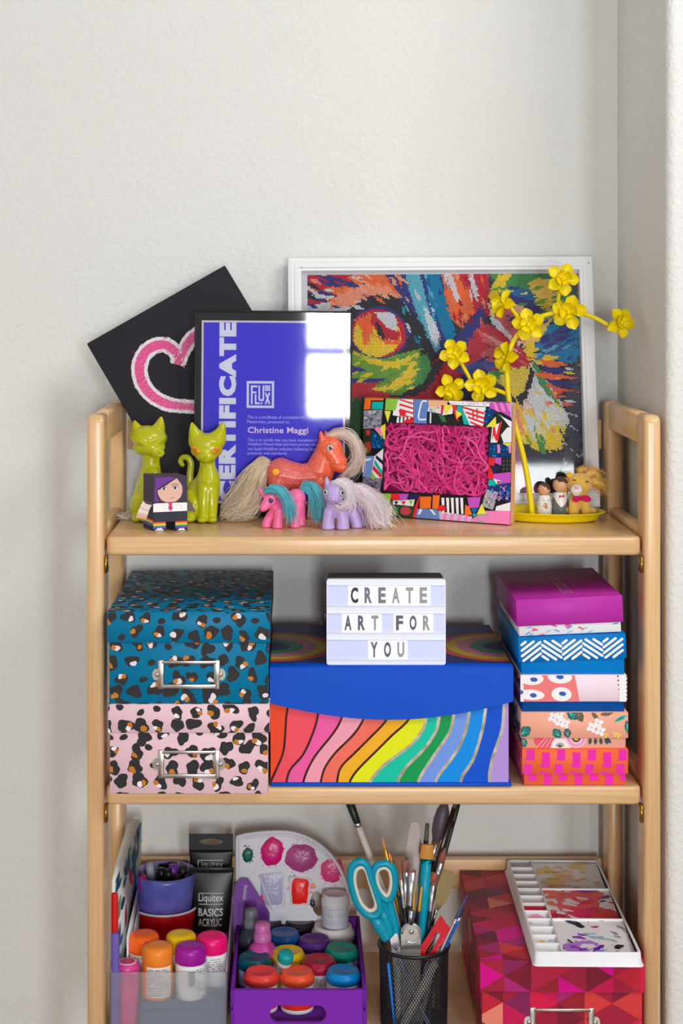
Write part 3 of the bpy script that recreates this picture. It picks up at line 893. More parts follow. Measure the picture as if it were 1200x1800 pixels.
def floral(seed):
    rng = random.Random(seed)
    TEAL = (40, 110, 108); DK = (70, 82, 82)
    def leaf(mb, cx, cz, L, Wd, a, col, bx, y, T, vein=(90, 210, 200)):
        p = []
        for k in range(9):
            t = k / 8; p.append((t * L, Wd * math.sin(math.pi * t) ** .8 * (1.0 if k % 2 else .82)))
        p += [(x, -q) for x, q in p[::-1][1:-1]]
        R = [(cx + x * math.cos(a) - q * math.sin(a), cz + x * math.sin(a) + q * math.cos(a)) for x, q in p]
        mb.flat(clip(R, *bx), y - .00012, col, 0, T)
        for s in (-1, 0, 1):
            e = [(L * .2, 0), (L * .75, s * Wd * .5)]
            S = stroke([(cx + x * math.cos(a) - q * math.sin(a), cz + x * math.sin(a) + q * math.cos(a)) for x, q in e], [.0008, .0004])
            mb.flat(clip(S, *bx), y - .00024, vein, 0, T)
    def daisy(mb, cx, cz, r, col, mid, bx, y, T, n=4):
        for k in range(n):
            a = 6.28 * k / n + .4
            mb.flat(clip(ell(cx + r * .6 * math.cos(a), cz + r * .6 * math.sin(a), r * .52, r * .4, 12, a), *bx), y - .00012, col, 0, T)
        mb.flat(clip(ell(cx, cz, r * .18, r * .18, 8), *bx), y - .00024, mid, 0, T)
    def f(mb, x0, z0, x1, z1, y, T):
        bx = (x0, z0, x1, z1); Wd = x1 - x0
        if z1 - z0 > .02 and Wd < .14:   # lid front as the photograph shows it
            H = z1 - z0
            X = lambda u: x0 + u * Wd
            Zz = lambda t: z1 - t * H
            leaf(mb, X(.43), Zz(-.06), .016, .0062, math.radians(-38), TEAL, bx, y, T)
            leaf(mb, X(.52), Zz(-.1), .016, .0055, math.radians(-65), (92, 100, 88), bx, y, T, (150, 120, 90))
            leaf(mb, X(.66), Zz(-.02), .013, .003, math.radians(-50), (120, 110, 90), bx, y, T, (120, 110, 90))
            leaf(mb, X(.74), Zz(.08), .016, .003, math.radians(8), (120, 110, 90), bx, y, T, (120, 110, 90))
            leaf(mb, X(.87), Zz(.36), .018, .0028, math.radians(27), (60, 200, 185), bx, y, T, (40, 110, 110))
            leaf(mb, X(-.02), Zz(.92), .018, .007, math.radians(38), TEAL, bx, y, T)
            leaf(mb, X(.37), Zz(.98), .014, .006, math.radians(130), TEAL, bx, y, T)
            leaf(mb, X(.44), Zz(.98), .012, .005, math.radians(100), DK, bx, y, T)
            leaf(mb, X(.985), Zz(.3), .018, .004, math.radians(-80), TEAL, bx, y, T)
            for u, t in ((.30, .2), (.36, .05), (.37, .38), (.41, .42), (.66, .58), (.72, .42), (.74, .72)):
                daisy(mb, X(u), Zz(t), .0062, (255, 250, 250), (240, 160, 170), bx, y, T)
            for u, t in ((.79, .88), (.88, .84), (.91, .88)):
                daisy(mb, X(u), Zz(t), .0034, (250, 214, 90), (230, 170, 40), bx, y, T, 3)
        elif Wd < .14:
            X = lambda u: x0 + u * Wd
            mb.flat(clip(ell(X(.2), z1 - .002, .012, .012, 20), *bx), y - .00012, (240, 90, 110), 0, T)
            for k in range(4):
                mb.flat(clip(stroke([(X(.13 + .045 * k), z0), (X(.17 + .04 * k), z0 + .006), (X(.22 + .03 * k), z1)], .0009), *bx), y - .0003, (255, 200, 205), 0, T)
            mb.flat(clip(ell(X(.37), z0 + .002, .012, .012, 20), *bx), y - .0002, (250, 240, 245), 0, T)
            for k in range(7):
                a = math.radians(20 + k * 23)
                mb.flat(clip(stroke([(X(.36), z0 + .001), (X(.36) + .006 * math.cos(a), z0 + .001 + .006 * math.sin(a))], .0008), *bx), y - .0004, (90, 70, 60), 0, T)
            for r, c in ((.0125, (248, 190, 215)), (.0098, (240, 110, 170)), (.0088, (250, 190, 220)), (.0052, (60, 50, 50)), (.0034, (230, 200, 60))):
                mb.flat(clip(ell(X(.52), z1, r, r, 22), *bx), y - .0003 - .0001 * (.0125 - r) * 1e3 * .1, c, 0, T)
            for k in range(4):
                leaf(mb, X(.66 + .048 * k), z1, .0085, .0024, math.radians(-90 + 9 * (k - 1)), (62, 84, 86), bx, y, T, (62, 84, 86))
            leaf(mb, X(.8), z1, .010, .003, math.radians(-40), (62, 84, 86), bx, y, T, (62, 84, 86))
            leaf(mb, X(0), z1, .012, .0045, math.radians(-80), TEAL, bx, y, T)
        else:      # the long sides
            n = int((x1 - x0) * 90)
            for k in range(n):
                leaf(mb, rng.uniform(x0, x1), rng.uniform(z0, z1), .018, .006, rng.uniform(0, 6.28), rng.choice([TEAL, (30, 60, 70), DK]), bx, y - .00002 * k, T)
                daisy(mb, rng.uniform(x0, x1), rng.uniform(z0, z1), .006, rng.choice([(255, 245, 245), (240, 90, 110), (250, 214, 90)]), (200, 120, 60), bx, y - .00002 * k, T)
    return f
fl = floral(5)
_, H = gbox('peach gift box with leaves and white flowers, second lowest of the stack', 915, 1104, 1253, 1299, 1317.5, z, (252, 184, 158), (252, 178, 152), fl, fl, sides(floral(6)))
z += H + .0003

def eyes(mb, x0, z0, x1, z1, y, T):
    Wd = x1 - x0; H = z1 - z0; bx = (x0, z0, x1, z1)
    X = lambda u: x0 + u * Wd
    Zz = lambda t: z1 - t * H
    cor = (246, 128, 128); bl = (52, 98, 190)
    mb.flat([(X(0), z0), (X(.555), z0), (X(.535), Zz(.55)), (X(.51), z1), (X(0), z1)], y - .0001, cor, 0, T)
    mb.flat([(X(0), z0), (X(.03), z0), (X(.025), z1), (X(0), z1)], y - .00018, (252, 246, 246), 0, T)
    for cx, cz, rx, rz in ((.10, .12, .115, .25), (.37, .06, .115, .25), (.10, .74, .125, .2), (.385, .72, .095, .27)):
        p = blob(X(cx), Zz(cz), 1, random.Random(int(cx * 99)), 24, 0.0)
        p = ell(X(cx), Zz(cz), rx * Wd, rz * H, 24, -.06)
        mb.flat(clip(p, *bx), y - .00022, (253, 248, 248), 0, T)
    for cx, cz, r in ((.125, .16, .036), (.37, .06, .036), (.12, .76, .032), (.395, .70, .034), (.0, .64, .026)):
        mb.flat(clip(ell(X(cx), Zz(cz), r * Wd, .085 * H, 16, -.1), *bx), y - .00034, bl, 0, T)
    mb.flat([(X(.93), z0), (x1, z0), (x1, z1), (X(.925), z1)], y - .00018, (253, 250, 250), 0, T)
    for k in range(5):
        s = 1 - k * .12
        c = (X(.915 + .003 * k), Zz(.02 + .17 * k))
        mb.flat(clip(rrect(c[0] - .0009 * s, c[1] - .0012 * s, c[0] + .0009 * s, c[1] + .0012 * s, .0006, 2), *bx), y - .0003, (70, 70, 70), 0, T)
    for k in range(7):
        mb.flat(clip(ell(x1, Zz(.04 + .155 * k), .0014, .0011, 10), *bx), y - .0003, (110, 100, 90), 0, T)
def eyes_side(mb, W, D, H, lid_h, over, lid):
    if not lid: return
    T = left_T(-W / 2)
    mb.flat([(-D, H - lid_h), (0, H - lid_h), (0, H), (-D, H)], -.0001, (190, 60, 90), 0, T)
    rng = random.Random(2)
    for k in range(15):
        a = -D + .014 * k
        mb.flat(clip(ell(a, H - .018, .005, .006, 12), -D, H - lid_h, 0, H), -.0002, rng.choice([(250, 190, 200), (60, 80, 170), (240, 240, 240)]), 0, T)
    for k in range(24):
        mb.ball((-W / 2 - .0004, D * k / 24 + .003, H - .0022), .0026, (120, 84, 70), 0, 8, 6)
_, H = gbox('pink gift box with white ovals and dark blue base, third in the stack', 914, 1102, 1187, 1234, 1252, z, (0, 84, 168), (253, 228, 240), eyes, None, eyes_side)
z += H + .0003

def chevron(mb, x0, z0, x1, z1, y, T):
    Wd = x1 - x0; H = z1 - z0; bx = (x0, z0, x1, z1)
    W_ = (250, 250, 250); n = 5
    for c in range(n):
        xa = x0 + .004 + c * (Wd - .006) / n; xb = xa + (Wd - .006) / n - .0022
        up = c % 2 == 0
        for k in range(-4, 7):
            za = z0 + .0008 + k * .0068 + (0 if up else .0034); zb = za + .016
            e = [(xa, za), (xb, zb)] if up else [(xa, zb), (xb, za)]
            # keep each bar inside the printed band
            pts = []
            m = 14
            for j in range(m + 1):
                p = (e[0][0] + (e[1][0] - e[0][0]) * j / m, e[0][1] + (e[1][1] - e[0][1]) * j / m)
                if z0 + .001 < p[1] < z1 - .0045: pts.append(p)
            if len(pts) > 2:
                mb.flat(clip(stroke(pts, .0031), *bx), y - .00012, W_, 0, T)
                for q in (pts[0], pts[-1]):
                    mb.flat(clip(ell(q[0], q[1], .00155, .00155, 10), *bx), y - .0002, W_, 0, T)
_, H = gbox('blue gift box with white chevron strokes on its tilted lid, second from the top', 912, 1102, 1122, 1166, 1187, z, (0, 132, 216), (0, 122, 200), chevron, None, None, lid_rot=(0, math.radians(-2.3), 0), lid_dz=.0028)
z += H + .0003
def confetti(mb, x0, z0, x1, z1, y, T):
    rng = random.Random(8)
    for k in range(17):
        a = rng.choice([.5, -.4, .1, .4]); cx = rng.uniform(x0, x1); cz = rng.uniform(z0, z1)
        p = [(-.0034, -.0009), (.0034, -.0009), (.0034, .0009), (-.0034, .0009)]
        p = [(cx + u * math.cos(a) - v * math.sin(a), cz + u * math.sin(a) + v * math.cos(a)) for u, v in p]
        mb.flat(clip(p, x0, z0, x1, z1), y - .00012 - .00001 * k, rng.choice([(246, 90, 100), (110, 170, 220), (220, 80, 180), (160, 200, 230)]), 0, T)
GP = (206, 70, 186)
def purple_top(mb, x0, z0, x1, z1, y, T):
    mid = (x0 + x1) / 2
    write(mb, "LET'S DO THIS!", mid - .004, z0 + .030, mid + .010, z0 + .150, -.0002, (236, 190, 214), 0, 0.0, T, turn=1)
    write(mb, 'everyday', mid + .016, z0 + .070, mid + .022, z0 + .120, -.0002, (220, 150, 200), 0, 0.0, T, turn=1)
pb, H = gbox('purple gift box with white confetti base on top of the stack', 910, 1098, 1057, 1104, 1122, z + .0002, (252, 250, 252), (190, 52, 170), lambda *a: None, confetti, None, rot=(0, math.radians(-2.6), 0), top_print=purple_top, dx=-.001)
pb.location.z += .0034
# ------------------------------------------------------------------ top shelf: pictures
Z1 = TOPS[0]
# ---- black canvas with a pink heart, standing on one corner
cn_loc = (PZ(333, 893, Z1).x, 2.2500, Z1 + 0.0026)
cn_rot = (math.radians(-8.4), 0, 0)
cv = thing('painted_canvas', 'black canvas with painted pink heart, standing on one corner against the wall', 'canvas', cn_loc, cn_rot)
CM = mtx(cn_loc, cn_rot); pl = on_plane(CM)
A, B, C_ = Vector(pl(395, 466)), Vector(pl(152, 604)), Vector((0.0, 0.0))
u = (A - B).normalized(); vv = (C_ - B).normalized()     # along the top edge, and down the left edge
wdt = (A - B).length; hgt = (C_ - B).length
b = MB()
rect = [B, B + u * wdt, B + u * wdt + vv * hgt, B + vv * hgt]
bm = bmesh.new()
va = [bm.verts.new((p.x, 0, p.y)) for p in rect]; vb = [bm.verts.new((p.x, 0.0135, p.y)) for p in rect]
bm.faces.new(va); bm.faces.new(vb[::-1])
for i in range(4): bm.faces.new((va[i], vb[i], vb[(i + 1) % 4], va[(i + 1) % 4]))
bmesh.ops.recalc_face_normals(bm, faces=bm.faces)
bmesh.ops.bevel(bm, geom=list(bm.edges), offset=0.0016, segments=2, profile=0.5, affect='EDGES')
b.bm(bm, (46, 44, 50), 0, True)
b.build('stretched_canvas', 'canvas', cv)
hb = MB()
rng = random.Random(3)
hp = [(311, 641), (313, 628), (300, 611), (284, 606), (264, 612), (250, 628), (245, 650), (251, 675), (268, 696), (294, 710), (320, 714), (345, 716), (372, 722), (392, 722), (402, 700), (400, 670), (392, 630), (376, 596), (356, 586), (338, 594), (325, 612), (314, 638)]
hc = [Vector(q) for q in curve_pts([Vector(pl(*q)) for q in hp], 9)]
n = len(hc)
wid = [0.0125 * (0.75 + 0.3 * abs(math.sin(math.pi * i / n * 2.0))) for i in range(n)]
strip(hb, hc, [x + 0.0088 + rng.uniform(-.0008, .0008) for x in wid], -0.0002, (226, 222, 224))
strip(hb, hc, wid, -0.0004, (222, 70, 140))
for _ in range(520):     # ragged chalky edges and streaks
    i = rng.randrange(1, n - 1); d = (hc[i + 1] - hc[i - 1]).normalized(); nn = Vector((-d.y, d.x))
    s = rng.choice([-1, 1]); p = hc[i] + nn * s * (wid[i] / 2 + rng.uniform(-.0006, .0050))
    a = rng.uniform(-.5, .5); dd = Vector((d.x * math.cos(a) - d.y * math.sin(a), d.x * math.sin(a) + d.y * math.cos(a)))
    L = rng.uniform(.0008, .003)
    hb.flat(stroke([p - dd * L, p + dd * L], rng.uniform(.0003, .0009)), -0.0005 - rng.uniform(0, .0002), rng.choice([(236, 232, 234), (214, 209, 212), (224, 218, 222), (226, 90, 150)]))
hb.build('heart', 'rough', cv)

# ---- framed stitched picture of a cat's face
ct_loc = (PZ(520, 500, Z1).x + 0.20, 2.3005, Z1 + 0.0035)
ct_rot = (math.radians(-8.4), math.radians(-0.35), 0)
ct = thing('framed_picture', 'large white frame with colourful stitched cat face under glass', 'picture', ct_loc, ct_rot)
TM = mtx(ct_loc, ct_rot); pl = on_plane(TM)
x0, z1 = pl(505, 453); x1, _ = pl(1041, 450); z0 = 0.0
fw, fh = 0.0195, 0.0195
b = MB()
# moulding: stepped profile, mitred corners
prof = [(0.0, 0.012), (0.0, 0.001), (0.0012, -0.001), (0.0065, -0.0022), (0.0085, -0.0008), (0.0100, -0.0026), (0.0140, -0.0030), (0.0155, -0.0012), (0.0185, -0.0016), (0.0195, 0.000), (0.0195, 0.004)]
rings = [[(x0 + d, y, z0 + d), (x1 - d, y, z0 + d), (x1 - d, y, z1 - d), (x0 + d, y, z1 - d)] for d, y in prof]
v = [p for r in rings for p in r]; f = []
for i in range(len(prof) - 1):
    for k in range(4): f.append((i * 4 + k, i * 4 + (k + 1) % 4, (i + 1) * 4 + (k + 1) % 4, (i + 1) * 4 + k))
b.add(v, f, (243, 243, 246))
fo = b.build('frame', 'satin', ct)
for px, py in ((530, 470), (1034, 462)):
    p = on_plane(TM, -0.002)(px, py); q = MB(); q.ball((p[0], -0.0026, p[1]), (0.0009, .0005, .0009), (60, 60, 60), 0, 10, 6); q.build('nail', 'metal', fo)
b = MB(); b.box((x0 + .002, .0065, z0 + .002), (x1 - .002, .0115, z1 - .002), (222, 222, 226)); b.build('backing_board', 'paper', ct)
# the stitched art: one little square per stitch
ax0, az1 = on_plane(TM, .006)(540, 482); ax1, _ = on_plane(TM, .006)(1016, 478); az0 = z0 + .0195
CW = 0.00196
nx = int((ax1 - ax0) / CW); nz = int((az1 - az0) / CW)
art = np.zeros((nz, nx, 3)); art[:] = (58, 58, 74)
gx, gz = np.meshgrid(np.arange(nx), np.arange(nz))
gpx = np.zeros((nz, nx, 2))
wi = np.empty((nz, nx, 2))
for j in range(nz):
    for i in range(nx):
        p = TM @ Vector((ax0 + (i + .5) * CW, .006, az0 + (j + .5) * CW))
        wi[j, i] = (CX + p.x * F / p.y, CY - (p.z - EYE) * F / p.y)
nrng = np.random.RandomState(5)
def fill(pts, col, rag=3.0, ang=0.0, ln=9.0):
    """paint a patch whose border breaks into stitches running along ang (degrees)"""
    a = math.radians(ang); ca, sa = math.cos(a), math.sin(a)
    U = wi[..., 0] * ca + wi[..., 1] * sa; V = -wi[..., 0] * sa + wi[..., 1] * ca
    k = np.floor(V / 3.4).astype(int); k = k - k.min()
    sh = nrng.uniform(-1, 1, k.max() + 2)[k] * ln * .5
    q = wi.copy()
    q[..., 0] += ca * sh; q[..., 1] += sa * sh
    q[..., 0] += nrng.uniform(-rag, rag, q.shape[:2]) * .4
    ins = np.zeros(q.shape[:2], bool); n = len(pts)
    for i in range(n):
        xa, ya = pts[i - 1]; xb, yb = pts[i]
        if ya == yb: continue
        c = ((ya > q[..., 1]) != (yb > q[..., 1])) & (q[..., 0] < (xb - xa) * (q[..., 1] - ya) / (yb - ya) + xa)
        ins ^= c
    art[ins] = col
def fe(cx, cy, rx, ry, col, rot=0, rag=1.5, ln=2):
    fill(ell(cx, cy, rx, ry, 40, math.radians(rot)), col, rag, 0, ln)
NAVY = (62, 66, 140); RED = (206, 48, 68); ORA = (250, 122, 66); SAL = (250, 164, 134); CHC = (56, 54, 62); TEA = (4, 138, 184); CYN = (108, 190, 210); YEL = (248, 214, 62); GRN = (122, 172, 66); GR2 = (84, 158, 92); WH = (226, 228, 232); MAR = (160, 36, 58); PNK = (222, 112, 118); SLT = (82, 86, 100)
fill([(530, 470), (760, 470), (760, 520), (640, 560), (530, 560)], NAVY)
fill([(530, 470), (640, 470), (642, 492), (600, 500), (530, 520)], RED, ang=20)
for k, (x, y) in enumerate(((556, 480), (575, 498), (600, 507), (620, 500))):
    fill([(x - 16, y - 4), (x + 6, y - 6), (x + 42, y + 14), (x + 20, y + 14)], NAVY, ang=25)
fill([(530, 490), (560, 505), (566, 514), (530, 498)], CHC, ang=40)
fill([(530, 505), (566, 532), (530, 540)], CHC, ang=40)
fill([(530, 498), (575, 520), (615, 522), (640, 528), (560, 526)], WH, ang=20)
fill([(530, 522), (560, 530), (582, 532), (570, 540), (530, 538)], RED, ang=5)
fill([(530, 540), (590, 528), (640, 526), (610, 546), (530, 548)], WH, ang=-5)
fill([(632, 470), (692, 470), (742, 575), (736, 582), (700, 524), (650, 518), (610, 532), (570, 506), (612, 510), (640, 508), (612, 490)], ORA, ang=35, ln=16)
fill([(586, 522), (640, 498), (684, 502), (722, 546), (690, 522), (645, 518), (618, 540), (580, 545)], SAL, ang=25, ln=14)
fill([(664, 470), (690, 480), (720, 520), (735, 560), (700, 515)], NAVY, ang=50, ln=12)
fill([(688, 470), (704, 470), (724, 520), (738, 570), (716, 530)], ORA, ang=60, ln=10)
# blue fur
fill([(704, 470), (782, 470), (790, 700), (700, 700)], NAVY)
fill([(710, 470), (734, 470), (757, 560), (778, 620), (762, 622), (740, 572), (718, 510)], CYN, ang=68, ln=20)
fill([(752, 482), (770, 478), (788, 540), (803, 600), (790, 615), (772, 570), (748, 520)], TEA, ang=70, ln=22)
fill([(744, 540), (764, 560), (775, 600), (766, 608), (752, 580)], WH, ang=68, ln=18)
# orange and red fur between the eyes
fill([(774, 470), (800, 470), (836, 540), (816, 580), (792, 560), (782, 520)], ORA, ang=75, ln=20)
fill([(802, 470), (862, 470), (858, 540), (840, 600), (822, 540)], RED, ang=75, ln=18)
fill([(782, 478), (794, 480), (812, 538), (800, 530)], WH, ang=72, ln=16)
fill([(820, 476), (832, 484), (844, 528), (832, 520)], WH, ang=72, ln=16)
fill([(806, 500), (822, 500), (836, 556), (822, 560)], ORA, ang=75, ln=18)
fill([(796, 600), (842, 540), (856, 548), (838, 590), (812, 640), (796, 650)], NAVY, ang=-50, ln=10)
fill([(812, 650), (820, 606), (846, 566), (888, 580), (920, 616), (930, 640), (890, 652), (840, 660)], (206, 64, 84), ang=20)
fill([(840, 580), (880, 596), (912, 636), (880, 622), (850, 600)], PNK, ang=30, ln=12)
fill([(842, 622), (872, 606), (906, 640), (870, 648)], PNK, ang=10, ln=6)
fill([(846, 584), (890, 606), (905, 628), (870, 606)], (246, 178, 172), ang=30, ln=14)
fill([(880, 632), (926, 624), (934, 642), (900, 650)], RED)
fill([(760, 700), (800, 620), (820, 655), (880, 650), (870, 700)], NAVY, ang=-30)
fill([(700, 710), (760, 640), (806, 636), (812, 660), (780, 710)], RED, ang=-35, ln=14)
fill([(800, 650), (850, 630), (880, 640), (830, 662)], (92, 98, 170), ang=-20)
# the eye
fill([(612, 545), (640, 524), (682, 518), (714, 534), (740, 562), (754, 596), (778, 640), (760, 674), (730, 700), (700, 690), (690, 640), (640, 632), (612, 620)], CHC, ang=40, ln=8)
fe(666, 585, 52, 46, NAVY, 10)
fe(665, 586, 49, 42, RED, 10)
fe(662, 590, 42, 37, YEL, 5)
fill([(622, 566), (650, 552), (662, 560), (650, 600), (640, 612), (636, 580)], ORA, ang=70, ln=10)
fill([(650, 586), (690, 600), (708, 580), (704, 604), (680, 606)], ORA, ang=10, ln=6)
fill([(656, 552), (672, 556), (704, 586), (698, 598), (672, 596), (650, 564)], RED, ang=50, ln=3)
fill([(657, 548), (690, 550), (698, 566), (697, 582), (678, 576)], WH, ang=20, ln=3)
fill([(657, 562), (664, 566), (676, 590), (674, 599), (664, 586)], CHC, ang=60, ln=2)
# green lid below the eye
fill([(612, 614), (640, 626), (680, 630), (716, 618), (742, 612), (750, 640), (738, 672), (708, 694), (650, 694), (612, 680)], GRN, ang=-10, ln=14)
fill([(612, 612), (650, 632), (690, 634), (730, 618), (728, 640), (700, 648), (650, 640)], YEL, ang=15, ln=18)
fill([(640, 684), (690, 674), (720, 640), (734, 636), (724, 668), (690, 690)], YEL, ang=-35, ln=18)
fill([(660, 652), (700, 650), (716, 644), (702, 664), (672, 660)], GRN, ang=-20, ln=12)
fill([(612, 642), (634, 646), (646, 652), (612, 656)], NAVY, ang=5)
fill([(612, 664), (650, 665), (692, 664), (660, 674), (612, 672)], NAVY, ang=0, ln=14)
fill([(612, 672), (650, 674), (690, 668), (650, 682), (700, 700), (612, 710)], RED, ang=0, ln=14)
fill([(738, 628), (752, 620), (756, 650), (742, 676), (730, 680)], GR2, ang=-55, ln=10)
# right eye and its surround
fill([(860, 470), (1020, 470), (1020, 560), (930, 570), (868, 548)], GR2, ang=-20, ln=20)
fill([(858, 520), (872, 486), (905, 478), (885, 500), (868, 530), (862, 560)], YEL, ang=-50, ln=10)
fill([(920, 500), (940, 490), (990, 496), (975, 520), (992, 550), (950, 548), (930, 520)], (250, 210, 96), ang=-15, ln=24)
fill([(868, 548), (875, 528), (900, 504), (930, 510), (952, 548), (945, 566), (920, 560), (900, 530), (885, 528)], NAVY, ang=30, ln=14)
fill([(882, 514), (910, 504), (946, 520), (930, 528)], (44, 120, 180), ang=10, ln=16)
fill([(868, 556), (880, 534), (904, 532), (922, 560), (918, 600), (894, 590)], PNK, ang=40)
fill([(898, 532), (916, 536), (932, 556), (916, 566)], (246, 200, 140), ang=40)
fill([(892, 552), (908, 560), (904, 576), (896, 572)], SLT)
fill([(858, 530), (868, 556), (900, 592), (894, 596), (862, 566)], WH, ang=50, ln=10)
fill([(980, 470), (1022, 470), (1022, 870), (984, 870), (1002, 640), (1000, 520)], SLT, ang=0, ln=16)
fill([(930, 600), (960, 574), (1022, 548), (1022, 632), (980, 640), (940, 622)], (40, 140, 190), ang=-25, ln=26)
for k in range(5):
    fill([(938 + 10 * k, 600 - 4 * k), (990, 570 + 9 * k), (1016, 566 + 10 * k), (960, 604 + 5 * k)], NAVY if k % 2 else (70, 96, 150), ang=-22, ln=22)
fill([(912, 604), (950, 560), (966, 562), (950, 590), (924, 612)], WH, ang=-45, ln=14)
fill([(916, 612), (960, 552), (976, 548), (950, 598)], (250, 214, 120), ang=-40, ln=10)
# whisker pad and its streaks
fill([(920, 606), (938, 600), (945, 622), (990, 628), (936, 644)], YEL, ang=10, ln=16)
for k, c in enumerate((ORA, NAVY, (246, 110, 90), NAVY, (240, 96, 80), SLT, (246, 120, 96))):
    fill([(936 + 5 * k, 628 + 11 * k), (965, 634 + 11 * k), (1014, 640 + 12 * k), (960, 646 + 12 * k)], c, ang=10, ln=22)
fill([(936, 634), (952, 656), (992, 718), (1000, 745), (960, 770), (924, 742), (916, 700), (924, 660)], WH, ang=60, ln=14)
fill([(934, 638), (942, 640), (974, 694), (990, 718), (976, 712), (948, 676)], GR2, ang=50, ln=10)
fill([(848, 662), (880, 648), (934, 644), (938, 658), (924, 690), (904, 700), (880, 676), (856, 676)], (238, 214, 92), ang=80, ln=8)
fill([(838, 664), (870, 650), (886, 656), (866, 676)], GR2)
fill([(932, 646), (940, 654), (928, 690), (918, 712), (900, 706), (920, 690)], CHC, ang=70, ln=4)
fill([(836, 668), (868, 668), (888, 690), (892, 720), (840, 720)], SLT)
fill([(900, 716), (920, 710), (960, 752), (994, 742), (984, 770), (992, 786), (940, 790), (908, 772)], YEL, ang=60, ln=24)
fill([(916, 716), (952, 748), (960, 780), (940, 776), (924, 748)], WH, ang=65, ln=20)
fill([(904, 716), (914, 714), (920, 760), (912, 770)], (248, 160, 130), ang=80, ln=12)
fill([(940, 752), (954, 764), (962, 800), (948, 796)], GR2, ang=60, ln=14)
fill([(880, 770), (906, 772), (930, 830), (950, 870), (880, 870)], (196, 130, 190), ang=60, ln=14)
fill([(884, 782), (900, 784), (920, 870), (870, 870)], (226, 196, 80), ang=75, ln=20)
fill([(890, 800), (902, 806), (912, 856), (894, 856)], WH, ang=80, ln=12)
fill([(530, 700), (640, 700), (640, 870), (530, 870)], (40, 96, 52), ang=70)
# loose strands of fur stitched over the patches
srng = random.Random(44)
for (xa, ya, xb, yb, an, cols, n) in ((545, 482, 630, 540, 18, [ORA, RED, NAVY, WH, SAL], 16), (630, 484, 730, 530, 38, [SAL, ORA, NAVY, (250, 190, 150)], 18), (708, 480, 790, 600, 68, [CYN, TEA, NAVY, WH, (40, 170, 200)], 22),
        (782, 482, 850, 570, 74, [ORA, WH, RED, SAL, MAR], 20), (870, 482, 1000, 540, -12, [YEL, GR2, (250, 226, 140), GRN], 26), (860, 580, 930, 640, 28, [SAL, PNK, (246, 196, 180), RED], 12),
        (940, 560, 1012, 630, -24, [(40, 140, 190), NAVY, (110, 180, 210)], 16), (946, 640, 1004, 712, 14, [ORA, (246, 120, 96), YEL, WH], 18), (912, 700, 985, 784, 64, [WH, YEL, (250, 232, 150), GRN, SAL], 30), (622, 625, 740, 690, -22, [GRN, YEL, GR2, (206, 206, 70)], 18), (770, 610, 870, 690, -30, [NAVY, (92, 98, 170), RED, MAR], 12)):
    for _ in range(n):
        x, y = srng.uniform(xa, xb), srng.uniform(ya, yb); L = srng.uniform(12, 30); wd = srng.uniform(1.8, 4.2); a = math.radians(an + srng.uniform(-10, 10))
        d = (math.cos(a), math.sin(a))
        fill([(x - d[0] * L / 2, y - d[1] * L / 2), (x - d[1] * wd, y + d[0] * wd), (x + d[0] * L / 2, y + d[1] * L / 2), (x + d[1] * wd, y - d[0] * wd)], srng.choice(cols), 1.5, an, 5)
for p in ([(986, 722), (1000, 727), (1015, 731)], [(990, 740), (1004, 750), (1016, 757)], [(972, 762), (995, 782), (1018, 803)], [(990, 806), (1000, 824), (1012, 842)]):
    q = curve_pts([Vector(a) for a in p], 7)
    for k in range(0, len(q)):
        if k % 3 < 2: fe(q[k].x, q[k].y, 1.6, 1.6, WH, 0, 0, 0)
b = MB(); g = CW * 0.055
V = []; Fc = []; Cc = []
for j in range(nz):
    for i in range(nx):
        xa, za = ax0 + i * CW, az0 + j * CW; k = len(V)
        V += [(xa + g, .0058, za + g), (xa + CW - g, .0058, za + g), (xa + CW - g, .0058, za + CW - g), (xa + g, .0058, za + CW - g)]
        Fc.append((k, k + 1, k + 2, k + 3))
        jit = nrng.uniform(.93, 1.05)
        Cc.append(tuple(min(255, c * jit) for c in art[j, i]))
b.add(V, Fc, Cc)
b.box((ax0, .0060, az0), (ax0 + nx * CW, .0063, az0 + nz * CW), (70, 66, 74))
b.build('stitched_art', 'thread', ct)
b = MB(); b.add([(x0 + .018, .0035, z0 + .018), (x1 - .018, .0035, z0 + .018), (x1 - .018, .0035, z1 - .018), (x0 + .018, .0035, z1 - .018)], [(0, 1, 2, 3)])
b.build('glass_pane', 'glass', ct)

# ---- framed certificate
ce_Y = 2.2380
ce_loc = ((478.5 - CX) * ce_Y / F, ce_Y, Z1 + 0.0010)
ce_rot = (math.radians(-0.15), math.radians(0.35), 0)
ce = thing('framed_certificate', 'violet certificate with large white lettering in a thin black frame', 'certificate', ce_loc, ce_rot)
EM = mtx(ce_loc, ce_rot); pl = on_plane(EM, 0.0025)
W_, H_ = 0.2087, 0.2720
b = MB(); t = .0024
for lo, hi in (((-W_ / 2, 0, 0), (-W_ / 2 + t, .011, H_)), ((W_ / 2 - t, 0, 0), (W_ / 2, .011, H_)), ((-W_ / 2, 0, 0), (W_ / 2, .011, t)), ((-W_ / 2, 0, H_ - t), (W_ / 2, .011, H_))):
    b.box(lo, hi, (26, 27, 30), bevel=.0006, seg=1)
b.build('frame', 'satin', ce)
b = MB(); b.box((-W_ / 2 + .002, .004, .002), (W_ / 2 - .002, .0095, H_ - .002), (44, 47, 50)); b.build('backing', 'paper', ce)
